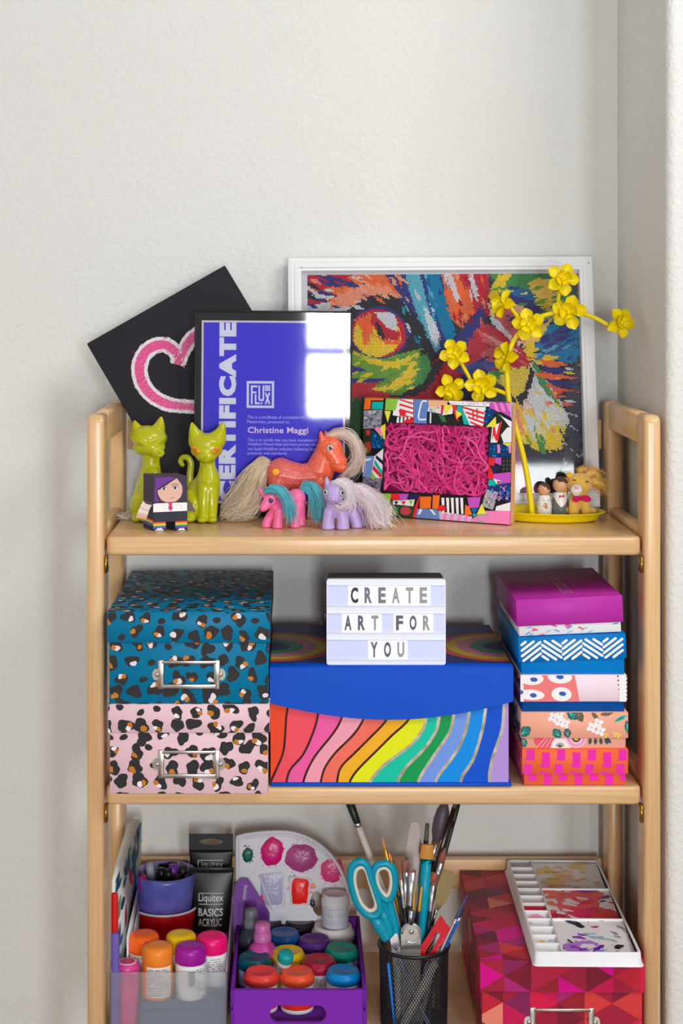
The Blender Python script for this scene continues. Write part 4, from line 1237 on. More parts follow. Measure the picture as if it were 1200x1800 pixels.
# hinged stay behind
b = MB(); b.box((-.018, .0098, .003), (.018, .0112, .15), (30, 30, 32)); b.build('stand', 'paper', ce)
b = MB(); Yp = .0030
pl = on_plane(EM, Yp)
TL, TR, BL = pl(350, 563), pl(606, 563), pl(357, 884)
x0, x1, z1 = (TL[0] + BL[0]) / 2, TR[0] + .001, TL[1]; z0 = BL[1]
b.box((x0, Yp, z0), (x1, Yp + .0006, z1), (246, 224, 232))
VIO = (76, 66, 222)
b.flat([(x0 + .0026, z0 + .0026), (x1 - .0026, z0 + .0026), (x1 - .0026, z1 - .0026), (x0 + .0026, z1 - .0026)], Yp - .0001, VIO)
def cp(x, y): return pl(330 + x / 4, 530 + y / 4)
LV = (236, 236, 250)
p, q = cp(214, 1402), cp(343, 146)
write(b, 'CERTIFICATE', p[0], p[1], q[0], q[1], Yp - .0002, LV, bold=.068, turn=1)
def line(s, xa, xb, ya, yb, col=(214, 204, 250), bold=.0):
    p, q = cp(xa, yb), cp(xb, ya); write(b, s, p[0], p[1], q[0], q[1], Yp - .0002, col, bold=bold)
line('This is a certificate of completion for Webflow', 418, 945, 804, 830)
line('Masterclass, presented to:', 418, 716, 836, 862)
line('Christine Maggi', 421, 846, 884, 938, (250, 226, 240), .022)
line('This is to certify that you have completed the', 420, 930, 964, 990)
line('Webflow Masterclass and have proven that you', 420, 955, 995, 1018)
line('can build Webflow websites following best', 420, 905, 1027, 1052)
line('practices and standards.', 420, 702, 1057, 1082)
def bar(xa, ya, xb, yb):
    p, q = cp(xa, yb), cp(xb, ya); b.flat([(p[0], p[1]), (q[0], p[1]), (q[0], q[1]), (p[0], q[1])], Yp - .0002, LV)
for r in ((413, 560, 607, 576), (413, 732, 607, 748), (413, 560, 430, 748), (590, 560, 607, 748),
          (443, 590, 456, 722), (443, 590, 490, 603), (456, 632, 482, 645), (470, 652, 482, 722), (470, 709, 506, 722),
          (496, 590, 508, 690), (525, 590, 537, 690), (500, 686, 533, 700), (512, 709, 524, 722), (541, 590, 580, 600), (541, 604, 580, 614), (541, 618, 580, 628)):
    bar(*r)
for e in (((546, 640), (574, 722)), ((574, 640), (546, 722))):
    b.flat(stroke([cp(*e[0]), cp(*e[1])], .0022), Yp - .00025, LV)
b.build('print', 'paper', ce)
b = MB(); b.add([(-W_ / 2 + .001, .0015, .001), (W_ / 2 - .001, .0015, .001), (W_ / 2 - .001, .0015, H_ - .001), (-W_ / 2 + .001, .0015, H_ - .001)], [(0, 1, 2, 3)])
b.build('glass_pane', 'glass', ce)

# ---- collage frame filled with pink yarn
cl_loc = (0.1780, 2.2040, Z1 + 0.0010)
cl_rot = (math.radians(-2.5), 0, math.radians(-29.3))
cl = thing('collage_frame', 'bright paper collage frame filled with tangled pink yarn', 'frame', cl_loc, cl_rot)
KM = mtx(cl_loc, cl_rot); pl = on_plane(KM)
def kp(x, y): return pl(620 + x / 4, 690 + y / 4)
x0 = (pl(642, 699)[0] + pl(632, 905)[0]) / 2; x1 = (pl(904, 707)[0] + pl(893, 922)[0]) / 2; z1 = (pl(642, 699)[1] + pl(904, 707)[1]) / 2
ix0 = (pl(678, 744)[0] + pl(670, 865)[0]) / 2; ix1 = (pl(863, 749)[0] + pl(853, 873)[0]) / 2
iz1 = (pl(678, 744)[1] + pl(863, 749)[1]) / 2; iz0 = (pl(670, 865)[1] + pl(853, 873)[1]) / 2
TH = 0.013; WD = (226, 170, 120)
b = MB()
out = rrect(x0, 0, x1, z1, .004, 3); n = len(out)
inn = []
for (x, z) in out:    # matching points round the opening
    inn.append((ix0 if x < (x0 + x1) / 2 else ix1, iz0 if z < z1 / 2 else iz1))
v = [(x, 0, z) for x, z in out] + [(x, 0, z) for x, z in inn] + [(x, TH, z) for x, z in out] + [(x, TH, z) for x, z in inn]
f = []; cc = []
for i in range(n):
    j = (i + 1) % n
    f += [(i, j, n + j, n + i), (2 * n + i, 3 * n + i, 3 * n + j, 2 * n + j), (i, 2 * n + i, 2 * n + j, j), (n + i, n + j, 3 * n + j, 3 * n + i)]
    cc += [(30, 28, 34), WD, WD, (120, 40, 80)]
b.add(v, f, cc)
rng = random.Random(12)
def patch(poly, col, k=1):
    q = [kp(*p) for p in poly]
    q = [(min(max(x, x0 + .0004), x1 - .0004), min(max(z, .0006), z1 - .0006)) for x, z in q]
    b.flat(q, -.0001 * k, col)
R_, T_, G_, O_, Y_, K_, MG, W2, BL_, PK = (236, 44, 54), (16, 186, 176), (150, 206, 70), (250, 120, 40), (248, 232, 70), (28, 30, 34), (206, 84, 204), (246, 244, 246), (104, 136, 206), (250, 136, 196)
def glit(x0_, y0_, x1_, y1_, n, cols, k=3, s=9):
    for _ in range(n):
        cx, cy = rng.uniform(x0_, x1_), rng.uniform(y0_, y1_); a = rng.uniform(0, 6.28); s_ = s * rng.uniform(.5, 1.2)
        patch([(cx + s_ * math.cos(a), cy + s_ * math.sin(a)), (cx + s_ * math.cos(a + 2), cy + s_ * math.sin(a + 2)), (cx + s_ * .7 * math.cos(a + 4), cy + s_ * .7 * math.sin(a + 4))], rng.choice(cols), k + rng.uniform(0, .5))
patch([(85, 30), (130, 30), (122, 118), (76, 118)], O_); patch([(130, 30), (216, 32), (215, 55), (130, 55)], O_); patch([(136, 65), (215, 65), (210, 118), (130, 118)], T_)
patch([(232, 36), (320, 36), (300, 125), (226, 125)], G_); patch([(222, 130), (268, 130), (245, 212)], Y_)
patch([(76, 125), (208, 122), (196, 250), (70, 255)], (150, 150, 162)); glit(80, 130, 195, 245, 30, [(190, 190, 200), (110, 110, 120), (220, 220, 226), (90, 92, 104)], 2, 16)
patch([(325, 36), (425, 40), (425, 182), (280, 160), (290, 80)], W2)
for k in range(4): patch([(330, 40 + k * 36), (425, 72 + k * 34), (425, 84 + k * 34), (326, 54 + k * 36)], R_, 2)
patch([(322, 125), (345, 118), (375, 130), (372, 158), (330, 150)], R_, 2.5)
patch([(262, 165), (425, 182), (425, 216), (240, 212)], K_)
for k in range(4): patch([(312 + 26 * k, 172), (326 + 26 * k, 172), (324 + 26 * k, 212), (306 + 26 * k, 212)], W2, 2)
patch([(350, 205), (385, 184), (425, 190), (425, 215), (350, 214)], R_, 3)
patch([(428, 40), (532, 46), (520, 218), (428, 216)], BL_)
sp = curve_pts([Vector(kp(*p)) for p in ((522, 62), (490, 62), (475, 100), (462, 180), (490, 190), (515, 188))], 6)
strip(b, sp, .0022, -.0003, W2)
patch([(532, 46), (668, 52), (660, 104), (530, 112)], (250, 186, 150)); patch([(520, 135), (780, 190), (775, 232), (520, 218)], (34, 40, 36))
patch([(542, 140), (552, 142), (550, 216), (540, 216)], W2, 2); patch([(600, 150), (640, 160), (660, 210), (625, 205)], (60, 120, 60), 2)
patch([(530, 105), (625, 95), (620, 150), (525, 132)], (226, 226, 230)); glit(535, 100, 615, 140, 14, [MG, T_, Y_, R_, BL_], 2, 9)
patch([(625, 85), (705, 88), (700, 150), (625, 160)], W2); patch([(632, 85), (702, 88), (655, 162)], Y_, 2); patch([(622, 88), (642, 90), (632, 155), (618, 150)], R_, 3)
patch([(695, 88), (728, 90), (742, 208), (722, 180)], R_, 2); patch([(735, 92), (772, 94), (762, 142), (730, 132)], T_, 2); patch([(722, 125), (772, 150), (730, 184)], Y_, 2.5)
patch([(668, 50), (1000, 60), (975, 100), (690, 86)], W2); glit(680, 58, 960, 86, 26, [T_, PK, R_, BL_, (60, 60, 60)], 2, 7)
patch([(775, 95), (935, 102), (915, 234), (818, 230), (775, 120)], W2)
for k in range(4): patch([(775 + 16 * k, 98 + 34 * k), (925, 140 + 34 * k), (922, 154 + 34 * k), (778 + 16 * k, 112 + 34 * k)], R_, 2)
patch([(838, 120), (850, 120), (852, 190), (842, 190)], R_, 2.5); patch([(868, 112), (878, 112), (880, 186), (870, 186)], R_, 2.5)
patch([(768, 104), (822, 226), (782, 224), (764, 150)], T_, 3); patch([(768, 110), (782, 130), (806, 200)], PK, 3.5)
patch([(932, 104), (1012, 135), (940, 230), (914, 234)], (20, 60, 110)); glit(925, 120, 985, 220, 24, [(20, 140, 220), (8, 40, 90), (10, 100, 170)], 2, 10)
patch([(1004, 168), (1010, 240), (936, 242)], Y_, 3); patch([(960, 70), (1150, 60), (1150, 180), (1050, 142), (960, 110)], MG)
for k in range(3): patch([(985 + 45 * k, 70), (1008 + 45 * k, 70), (1030 + 45 * k, 140), (1004 + 45 * k, 128)], PK, 2)
patch([(1100, 62), (1152, 64), (1148, 200), (1110, 170)], (196, 180, 226), 2)
patch([(1012, 140), (1104, 235), (1050, 345), (960, 352), (965, 240)], (40, 42, 40)); patch([(1015, 150), (1050, 160), (1060, 190)], (70, 150, 80), 2)
patch([(980, 240), (1046, 205), (1014, 352), (968, 352)], W2, 2); patch([(985, 245), (1000, 240), (1008, 300), (1030, 210), (1044, 206), (1022, 340), (1006, 340), (990, 300), (980, 340)], R_, 3)
patch([(1042, 165), (1142, 205), (1136, 352), (1060, 352), (1040, 300), (1085, 245), (1105, 245)], W2, 2)
patch([(958, 358), (1134, 365), (1130, 458), (956, 456)], (14, 60, 110)); glit(965, 368, 1125, 450, 46, [(20, 150, 230), (8, 40, 90), (10, 110, 180)], 2, 10)
patch([(1048, 355), (1138, 356), (1134, 392)], Y_, 3)
for k in (1015, 1095): patch([(k, 365), (k + 18, 365), (k + 22, 425), (k + 2, 425)], PK, 4)
patch([(955, 458), (998, 458), (988, 608), (948, 606)], R_); patch([(1000, 458), (1046, 458), (1042, 512), (998, 494)], MG); patch([(958, 510), (1044, 520), (990, 575)], (40, 40, 90), 2)
patch([(1044, 456), (1128, 460), (1126, 560), (1040, 562)], K_)
for k in range(3): patch([(1062 + 24 * k, 458), (1064 + 24 * k, 458), (1060 + 24 * k, 560), (1058 + 24 * k, 560)], (120, 120, 124), 2); patch([(1044, 480 + 28 * k), (1126, 482 + 28 * k), (1126, 484 + 28 * k), (1044, 482 + 28 * k)], (120, 120, 124), 2)
patch([(990, 572), (1126, 560), (1122, 632), (1040, 642), (984, 606)], MG); patch([(956, 610), (1044, 620), (1034, 658), (950, 656)], T_); patch([(985, 605), (1040, 620), (1010, 640)], W2, 2); patch([(1010, 620), (1042, 625), (1025, 648)], R_, 3)
patch([(945, 660), (1122, 632), (1118, 772), (1020, 745), (948, 690)], (30, 60, 120)); glit(960, 655, 1110, 760, 50, [(30, 130, 210), (150, 110, 220), (20, 30, 70), (210, 150, 210)], 2, 13)
patch([(940, 680), (1022, 700), (985, 825), (905, 800)], (170, 172, 180)); glit(925, 700, 1000, 800, 20, [(220, 220, 226), (120, 124, 134), (90, 90, 96)], 2, 14)
patch([(1008, 800), (1118, 772), (1116, 835), (1000, 830)], W2); patch([(1000, 800), (1116, 828), (1116, 838), (985, 832)], K_, .8)
patch([(930, 832), (1116, 832), (1106, 940), (815, 930), (850, 880)], PK)
patch([(60, 260), (136, 262), (130, 442), (50, 442)], (44, 52, 36)); patch([(85, 350), (120, 345), (130, 380), (120, 420), (85, 420)], (170, 60, 50), 2); patch([(90, 265), (120, 262), (120, 300), (95, 300)], (200, 60, 60), 2); patch([(75, 390), (100, 385), (105, 420), (78, 425)], (130, 150, 60), 2.5)
patch([(132, 265), (222, 330), (214, 394), (128, 392)], (12, 70, 120)); glit(140, 290, 210, 385, 26, [(20, 150, 230), (8, 40, 90)], 2, 11)
patch([(155, 258), (230, 220), (226, 332), (200, 310)], Y_, 2); patch([(150, 256), (190, 240), (215, 310)], PK, 2.5)
patch([(44, 450), (152, 445), (130, 602), (40, 590)], (124, 154, 216)); patch([(70, 470), (130, 462), (128, 475), (84, 484), (76, 560), (64, 560)], W2, 2)
patch([(150, 448), (214, 394), (205, 606), (128, 602)], W2); patch([(155, 470), (210, 555), (206, 585), (150, 500)], T_, 2); patch([(145, 510), (205, 580), (200, 605), (138, 540)], R_, 2.5); patch([(132, 550), (165, 604), (126, 604)], G_, 3); patch([(165, 440), (212, 480), (212, 510), (160, 460)], (30, 40, 60), 2)
patch([(40, 595), (204, 602), (192, 690), (40, 690)], (130, 126, 140)); glit(50, 600, 185, 685, 40, [(80, 76, 90), (180, 176, 190), (150, 110, 160), (60, 56, 70)], 2, 12)
patch([(100, 695), (192, 700), (190, 745), (100, 735)], O_); patch([(40, 690), (110, 695), (110, 800), (40, 780)], (200, 196, 180))
patch([(200, 710), (272, 710), (258, 792), (190, 790)], G_); patch([(180, 790), (278, 800), (272, 868), (180, 858)], Y_)
patch([(265, 710), (332, 710), (326, 755), (272, 755)], R_); patch([(326, 712), (392, 712), (380, 752), (330, 762)], MG, 2); patch([(395, 714), (472, 718), (466, 752), (395, 752)], (40, 40, 90))
patch([(280, 760), (435, 752), (425, 800), (285, 790)], W2); patch([(290, 765), (320, 765), (305, 790)], K_, 2); patch([(340, 764), (375, 764), (355, 792)], R_, 2); patch([(390, 760), (425, 758), (410, 790)], G_, 2)
patch([(280, 785), (432, 800), (420, 905), (276, 890)], (52, 70, 40)); b.flat([kp(*p) for p in ell(372, 832, 38, 30, 18)], -.0003, (200, 70, 84)); patch([(290, 800), (320, 810), (310, 860), (288, 860)], (80, 140, 70), 2)
patch([(440, 790), (474, 718), (440, 905), (418, 905)], R_, 3); patch([(472, 732), (552, 732), (546, 814), (470, 816)], O_); patch([(562, 722), (612, 722), (602, 818), (558, 816)], O_)
patch([(436, 816), (592, 820), (614, 905), (430, 900)], (110, 140, 200)); patch([(470, 820), (490, 822), (470, 858), (455, 856)], W2, 2); patch([(540, 822), (556, 822), (585, 858), (570, 860)], W2, 2)
patch([(614, 738), (790, 738), (786, 865), (640, 855)], K_)
for k in range(5): patch([(622 + 33 * k, 740), (643 + 33 * k, 740), (645 + 33 * k, 856), (630 + 33 * k, 852)], W2, 2)
patch([(598, 830), (600, 795), (640, 790), (652, 806), (650, 832)], R_, 3)
patch([(600, 832), (842, 872), (826, 935), (612, 905)], (214, 190, 226))
for k in range(4): patch([(640 + 50 * k, 842 + 8 * k), (664 + 50 * k, 846 + 8 * k), (652 + 50 * k, 905), (630 + 50 * k, 900)], PK, 2)
patch([(805, 738), (898, 734), (886, 808), (818, 812)], MG); patch([(790, 790), (815, 800), (840, 860), (786, 865)], O_, 2); patch([(830, 815), (880, 812), (850, 860)], (20, 110, 170), 2)
patch([(906, 782), (938, 852), (868, 862)], Y_, 3)
sp = [Vector(kp(*p)) for p in ((845, 858), (960, 858), (905, 915), (845, 858))]
strip(b, sp, .0016, -.0004, (60, 200, 170))
b.build('frame', 'paper', cl)
b = MB(); b.box((ix0 - .003, TH - .003, iz0 - .003), (ix1 + .003, TH - .0005, iz1 + .003), (150, 24, 84)); b.build('backing', 'paper', cl)
b = MB(); b.box((-.012, TH + .0002, .004), (.012, TH + .0016, .10), (190, 140, 95)); b.build('stand', 'paper', cl)
b = MB(); rng = random.Random(21)
for k in range(150):
    cx, cz = rng.uniform(ix0 + .004, ix1 - .004), rng.uniform(iz0 + .004, iz1 - .004)
    yb = rng.uniform(.0015, TH - .005) if k > 60 else rng.uniform(.005, TH - .004)
    a = rng.uniform(0, 6.28); pts = [Vector((cx, yb, cz))]; da = rng.uniform(-.35, .35); st = rng.uniform(.0045, .0075)
    for i in range(rng.randint(7, 15)):
        a += da + rng.uniform(-.35, .35)
        p = pts[-1] + Vector((math.cos(a) * st, rng.uniform(-.0016, .0016), math.sin(a) * st))
        if not (ix0 + .0015 < p.x < ix1 - .0015): a = math.pi - a; p.x = min(max(p.x, ix0 + .0016), ix1 - .0016)
        if not (iz0 + .0015 < p.z < iz1 - .0015): a = -a; p.z = min(max(p.z, iz0 + .0016), iz1 - .0016)
        p.y = min(max(p.y, -.001), TH - .004)
        pts.append(p)
    b.tube(curve_pts(pts, 3), .00135, 6, rng.choice([(236, 60, 150), (226, 44, 136), (244, 84, 166), (214, 32, 120)]))
yn = b.build('yarn', 'yarn', cl); yn['kind'] = 'stuff'
# ------------------------------------------------------------------ top shelf: figures
S = 0.001
def sc(spec):
    """millimetres to metres for a body description"""
    out = []
    for q in spec:
        if q[0] == 'b':
            r = q[2] if hasattr(q[2], '__len__') else (q[2],) * 3
            out.append(('b', tuple(c * S for c in q[1]), tuple(c * S for c in r)) + tuple(q[3:]))
        else:
            out.append(('l', [tuple(c * S for c in p) for p in q[1]], [r * S for r in q[2]]))
    return out
def body(name, parent, spec, col, mat, voxel=.0011, smooth=6, paint=None):
    v, f = solid(sc(spec), voxel, smooth)
    for q in v: q.z = max(q.z, .0004)
    b = MB()
    if paint:
        cols = []
        for q in f:
            c = sum((v[i] for i in q), Vector()) / len(q); cols.append(paint(c) or col)
        b.add(v, f, cols, 0, True)
    else: b.add(v, f, col, 0, True)
    return b.build(name, mat, parent)

# ---- two chartreuse ceramic cats
CAT = (188, 190, 8)
x = PZ(260, 917, Z1)
c1 = thing('cat_figurine', 'glossy chartreuse cat figurine with turned head, behind the paper doll', 'figurine', (x.x, x.y + .012, Z1), (0, 0, 0), 'pair of chartreuse cats')
body('figure', c1, [
    ('b', (0, -2, 109), (24.5, 20, 15), (0, .10, 0)), ('b', (5, -10, 97), (17.5, 15, 12)), ('b', (14, -19, 90), (8.5, 7, 6)), ('b', (16, -23, 88), (5, 4, 4)), ('b', (-6, -6, 96), (14, 14, 10)),
    ('l', [(2, 1, 92), (3, 1, 74), (1, 1, 50), (-2, 2, 22)], [11.5, 11.5, 17, 22]), ('b', (-3, 2, 16), (23, 21, 17)), ('b', (-9, -4, 20), (16, 18, 20)),
    ('l', [(6, -8, 60), (10, -14, 30), (9, -16, 5)], [11, 8, 6.5]), ('l', [(-2, -8, 50), (-1, -15, 26), (-2, -17, 5)], [11, 8, 6.5]),
    ('b', (9, -20, 4.5), (7, 10, 4.5)), ('b', (-2, -21, 4.5), (7, 10, 4.5)), ('b', (-14, -14, 5), (8, 11, 5)),
    ('l', [(-11, 0, 110), (-15, -2, 119), (-18, -3, 129)], [12.5, 8, 2.2]), ('l', [(10, 0, 113), (14, -2, 123), (16.5, -3, 134)], [12, 8, 2.2]),
    ('l', [(-19, -13, 107), (-8, -20, 104), (3, -22, 98)], [2.5, 3.4, 2]), ('l', [(7, -22, 99), (14, -19, 104), (21, -11, 108)], [2, 3.2, 2.2]),
], CAT, 'gloss', .0011, 5)
for ex, ey, ez, ry, rz in ((-8, -19.8, 101.5, .35, -.25), (16.0, -18.4, 101.5, -.4, .55)):
    b = MB(); b.ball((ex * S, ey * S, ez * S), (.0056, .0016, .0024), (158, 156, 8), 0, 16, 8, None, Euler((0, ry, rz))); b.build('eye', 'gloss', c1)
b = MB(); b.ball((.0165, -.0268, .0905), (.0022, .0015, .0016), (165, 165, 10)); b.build('nose', 'gloss', c1)
for dx, dz in ((13, 119), (20.5, 107)):
    b = MB(); b.ball((dx * S, -.0178 if dx > 15 else -.0130, dz * S), (.0009, .0008, .0013), (40, 42, 20), 0, 8, 6)
x = PZ(350, 919, Z1)
c2 = thing('cat_figurine', 'glossy chartreuse cat figurine with curled tail and orange eyes', 'figurine', (x.x, x.y + .017, Z1), (0, 0, 0), 'pair of chartreuse cats')
body('figure', c2, [
    ('b', (9, -4, 102), (24, 19, 13)), ('b', (9, -8, 93), (21, 17, 12)), ('b', (9, -13, 86), (14, 13, 9)), ('b', (9, -21, 83), (7.5, 7, 6)), ('b', (9, -25.5, 82.5), (4.6, 4, 4)),
    ('l', [(9.5, -3, 84), (10, -3, 72), (11, -5, 54), (10.5, -5, 32), (10.5, -10, 12)], [10, 10.5, 16, 15, 11]),
    ('l', [(8, 0, 56), (0, 6, 36), (-7, 8, 22)], [12, 18, 22]), ('b', (-8, 4, 22), (19, 22, 22)), ('b', (-9, -6, 20), (15, 16, 17)),
    ('l', [(6, -11, 44), (5.5, -16, 24), (5, -16, 5)], [10, 8, 6.6]), ('l', [(15, -10, 44), (16, -15, 24), (16, -15, 5)], [10, 8, 6.6]),
    ('b', (4, -20, 4.6), (7, 10, 4.6)), ('b', (16.5, -19, 4.6), (7, 10, 4.6)), ('b', (-13, -14, 5), (9, 12, 5)),
    ('l', [(-3, -3, 106), (-7, -5, 116), (-10, -6, 127)], [12.5, 8, 2.2]), ('l', [(22, -3, 106), (27, -5, 116), (30.5, -6, 127)], [12.5, 8, 2.2]),
    ('l', [(-10, 12, 30), (-14, 13, 50), (-13, 13, 66), (-12.5, 13, 74), (-16.5, 13, 81), (-23, 13, 81.5), (-26.5, 13, 76.5), (-23.5, 12, 72)], [5.5, 5, 4.4, 4.2, 4, 3.7, 3.4, 3.2]),
], CAT, 'gloss', .0011, 4)
for s in (-1, 1):
    b = MB(); b.ball(((9 + s * 13) * S, -.0212, .0940), (.0070, .0026, .0042), (226, 160, 8), 0, 18, 10, None, Euler((.15, s * -.6, s * .5))); o = b.build('eye', 'gloss', c2)
    o['label'] = 'orange eye'
    q = MB(); q.ball(((9 + s * 13.2) * S, -.0226, .0942), (.0040, .0020, .0028), (206, 120, 6), 0, 12, 8, None, Euler((0, s * -.5, s * .45))); q.build('pupil', 'gloss', o)
b = MB(); b.ball((.009, -.0292, .0846), (.0024, .0013, .0016), (165, 165, 10)); b.build('nose', 'gloss', c2)

# ---- folded paper doll
pd_loc = (PZ(269, 933.5, Z1).x, PZ(269, 933.5, Z1).y, Z1 + .0004)
pd = thing('paper_doll', 'folded paper doll of a girl with purple hair, pink tie and rainbow hem', 'paper toy', pd_loc, (0, 0, math.radians(6)))
DM = mtx(pd_loc, (0, 0, math.radians(6))); pl = on_plane(DM)
def dp(x, y): return pl(210 + x / 5.4545, 720 + y / 5.4545)
Wd, Hd = .0425, .0690; D1 = Vector((-.0115, .036))   # the box has been pushed slightly out of square
HAIR = (72, 60, 80); SKN = (236, 190, 172); TRS = (56, 58, 72)
b = MB()
z1 = dp(320, 640)[1]; Lg = dp(500, 1068)[1]
lx0, lx1 = dp(443, 1100)[0], dp(535, 1100)[0]
def quadbox(xa, xb, za, zb, col, colside, coltop):
    v = [(xa, 0, za), (xb, 0, za), (xb + D1.x, D1.y, za), (xa + D1.x, D1.y, za), (xa, 0, zb), (xb, 0, zb), (xb + D1.x, D1.y, zb), (xa + D1.x, D1.y, zb)]
    b.add(v, [(0, 3, 2, 1), (4, 5, 6, 7), (0, 1, 5, 4), (1, 2, 6, 5), (2, 3, 7, 6), (3, 0, 4, 7)], [colside, coltop, col, colside, colside, colside])
quadbox(0, Wd, Lg, z1, HAIR, HAIR, (92, 80, 92))
quadbox(0, lx0, 0, Lg, TRS, TRS, TRS); quadbox(lx1, Wd, 0, Lg, TRS, TRS, TRS)
pr = MB()
def pp(poly, col, k=1): pr.flat(clip([dp(*q) for q in poly], .0002, 0.0001, Wd - .0002, z1), -.0001 * k, col)
pp([(320, 900), (650, 890), (650, 985), (320, 990)], (250, 250, 250))
pp([(320, 985), (650, 970), (650, 1066), (320, 1082)], TRS)
RBW = [(232, 70, 60), (246, 150, 50), (248, 222, 70), (90, 180, 110), (80, 100, 200), (120, 70, 160)]
for xa, xb in ((320, 443), (535, 650)):
    for k, c in enumerate(RBW):
        pp([(xa, 1080 - (xa - 320) * .045 + k * 11), (xb, 1080 - (xb - 320) * .045 + k * 11), (xb, 1092 - (xb - 320) * .045 + k * 11), (xa, 1092 - (xa - 320) * .045 + k * 11)], c, 2)
    m = (xa + xb) / 2
    pp([(m - 60, 1172), (m - 30, 1150), (m - 10, 1132), (m + 4, 1140), (m + 18, 1130), (m + 34, 1150), (m + 60, 1168), (m + 60, 1180), (m - 60, 1180)], (240, 240, 244), 3)
pp([(358, 760), (380, 720), (470, 690), (545, 655), (575, 690), (600, 730), (603, 790), (585, 840), (540, 880), (490, 888), (440, 886), (400, 866), (372, 820)], SKN, 2)
pp([(322, 645), (520, 640), (545, 660), (500, 690), (440, 730), (400, 760), (365, 775), (370, 820), (400, 890), (322, 905)], HAIR, 3)
pp([(345, 655), (480, 642), (530, 655), (470, 690), (400, 740), (360, 760), (352, 820), (385, 888), (335, 880), (340, 760)], (120, 62, 160), 4)
pp([(545, 655), (640, 640), (645, 890), (560, 880), (600, 830), (606, 770), (596, 720)], HAIR, 3)
for ex, ey, w in ((425, 757, 32), (532, 750, 34)):
    pr.flat([dp(ex + q[0] * w, ey - q[1] * w) for q in ((-1, -.1), (-.5, .42), (.2, .5), (1, .1), (.5, -.35), (-.4, -.38))], -.0005, (246, 246, 250))
    pr.flat([dp(ex + 14 * math.cos(a / 10 * 6.28), ey - 14 * math.sin(a / 10 * 6.28)) for a in range(10)], -.0006, (70, 96, 120))
    pr.flat([dp(ex + 6 * math.cos(a / 8 * 6.28), ey - 6 * math.sin(a / 8 * 6.28)) for a in range(8)], -.0007, (24, 24, 30))
    pr.flat(stroke([dp(ex - w, ey + 2), dp(ex - w * .4, ey - w * .48), dp(ex + w * .3, ey - w * .52), dp(ex + w, ey - 4)], .0006), -.0007, (40, 30, 40))
    pr.flat(stroke([dp(ex - w, ey - 26), dp(ex - 4, ey - 38), dp(ex + w, ey - 34)], .0006), -.0006, (60, 44, 54))
pr.flat(stroke([dp(478, 800), dp(488, 808), dp(496, 800)], .0003), -.0006, (190, 140, 126))
pr.flat(stroke([dp(486, 850), dp(506, 848), dp(522, 834)], .0005), -.0006, (170, 96, 96))
pp([(468, 892), (506, 892), (500, 918), (474, 918)], (226, 60, 130), 3); pp([(474, 918), (500, 918), (512, 946), (488, 974), (466, 946)], (226, 60, 130), 3)
for q in (((455, 890), (410, 900), (432, 930)), ((516, 890), (572, 888), (540, 925))):
    pr.flat(stroke([dp(*p) for p in q], .0003), -.0004, (170, 190, 200))
pr.flat(stroke([dp(570, 920), dp(590, 918), dp(602, 935), (dp(585, 950))], .0003), -.0004, (150, 170, 180))
# side of the box: hair, shirt, trousers, rainbow
def sidep(za, zb, col, k=1):
    v = [Vector((0, 0, za)), Vector((0, 0, zb)), Vector((D1.x, D1.y, zb)), Vector((D1.x, D1.y, za))]
    pr.add([p + Vector((-.0001 * k, -.00003 * k, 0)) for p in v], [(0, 1, 2, 3)], col)
sidep(Lg + .003, Lg + .011, (60, 62, 76))
for k, c in enumerate(RBW): sidep(Lg + .0005 - k * .0014, Lg + .0019 - k * .0014, c, 2)
b.build('body', 'paper', pd); pr.build('printed_face', 'paper', pd)
for pts, cs, nm in (([(225, 880), (322, 905), (288, 960), (256, 1058), (158, 1038), (185, 960)], ((236, 222, 212), (150, 120, 110)), 'arm'), ([(648, 868), (690, 900), (738, 998), (700, 990), (650, 985)], ((120, 100, 96), (90, 60, 60)), 'arm')):
    q = [dp(*p) for p in pts]
    a = MB(); yy = .004 if pts[0][0] < 400 else .012
    a.prism(q, yy, yy + .0012, cs[0])
    if pts[0][0] < 400:
        a.flat(stroke([dp(185, 940), dp(280, 975)], .0004), yy - .0001, (60, 60, 70)); a.flat(stroke([dp(172, 988), dp(268, 1022)], .0004), yy - .0001, (60, 60, 70))
        a.flat([dp(168, 1000), dp(264, 1030), dp(256, 1056), dp(160, 1036)], yy - .00015, (226, 170, 150)); a.flat([dp(232, 882), dp(320, 905), dp(300, 918), dp(250, 905)], yy - .00015, HAIR)
    a.build(nm, 'paper', pd)

# ---- raffia tuft beside the cats
x = PZ(226, 912, Z1)
rf = MB(); rng = random.Random(4)
for k in range(70):
    a = rng.uniform(0, 6.28); p0 = Vector((rng.gauss(0, .007), rng.gauss(0, .006), .0012))
    pts = [p0]
    for i in range(4): a += rng.uniform(-.9, .9); pts.append(pts[-1] + Vector((math.cos(a) * .005, math.sin(a) * .005, rng.uniform(-.001, .0028)))); pts[-1].z = max(.0009, pts[-1].z)
    rf.tube(pts, .0006, 5, rng.choice([(226, 212, 184), (206, 190, 158), (238, 228, 206)]))
rfo = tag(rf.build('raffia_tuft', 'yarn', None, (x.x, x.y + .004, Z1)), 'small tuft of pale raffia on the shelf beside the left cat', 'raffia'); rfo['kind'] = 'stuff'

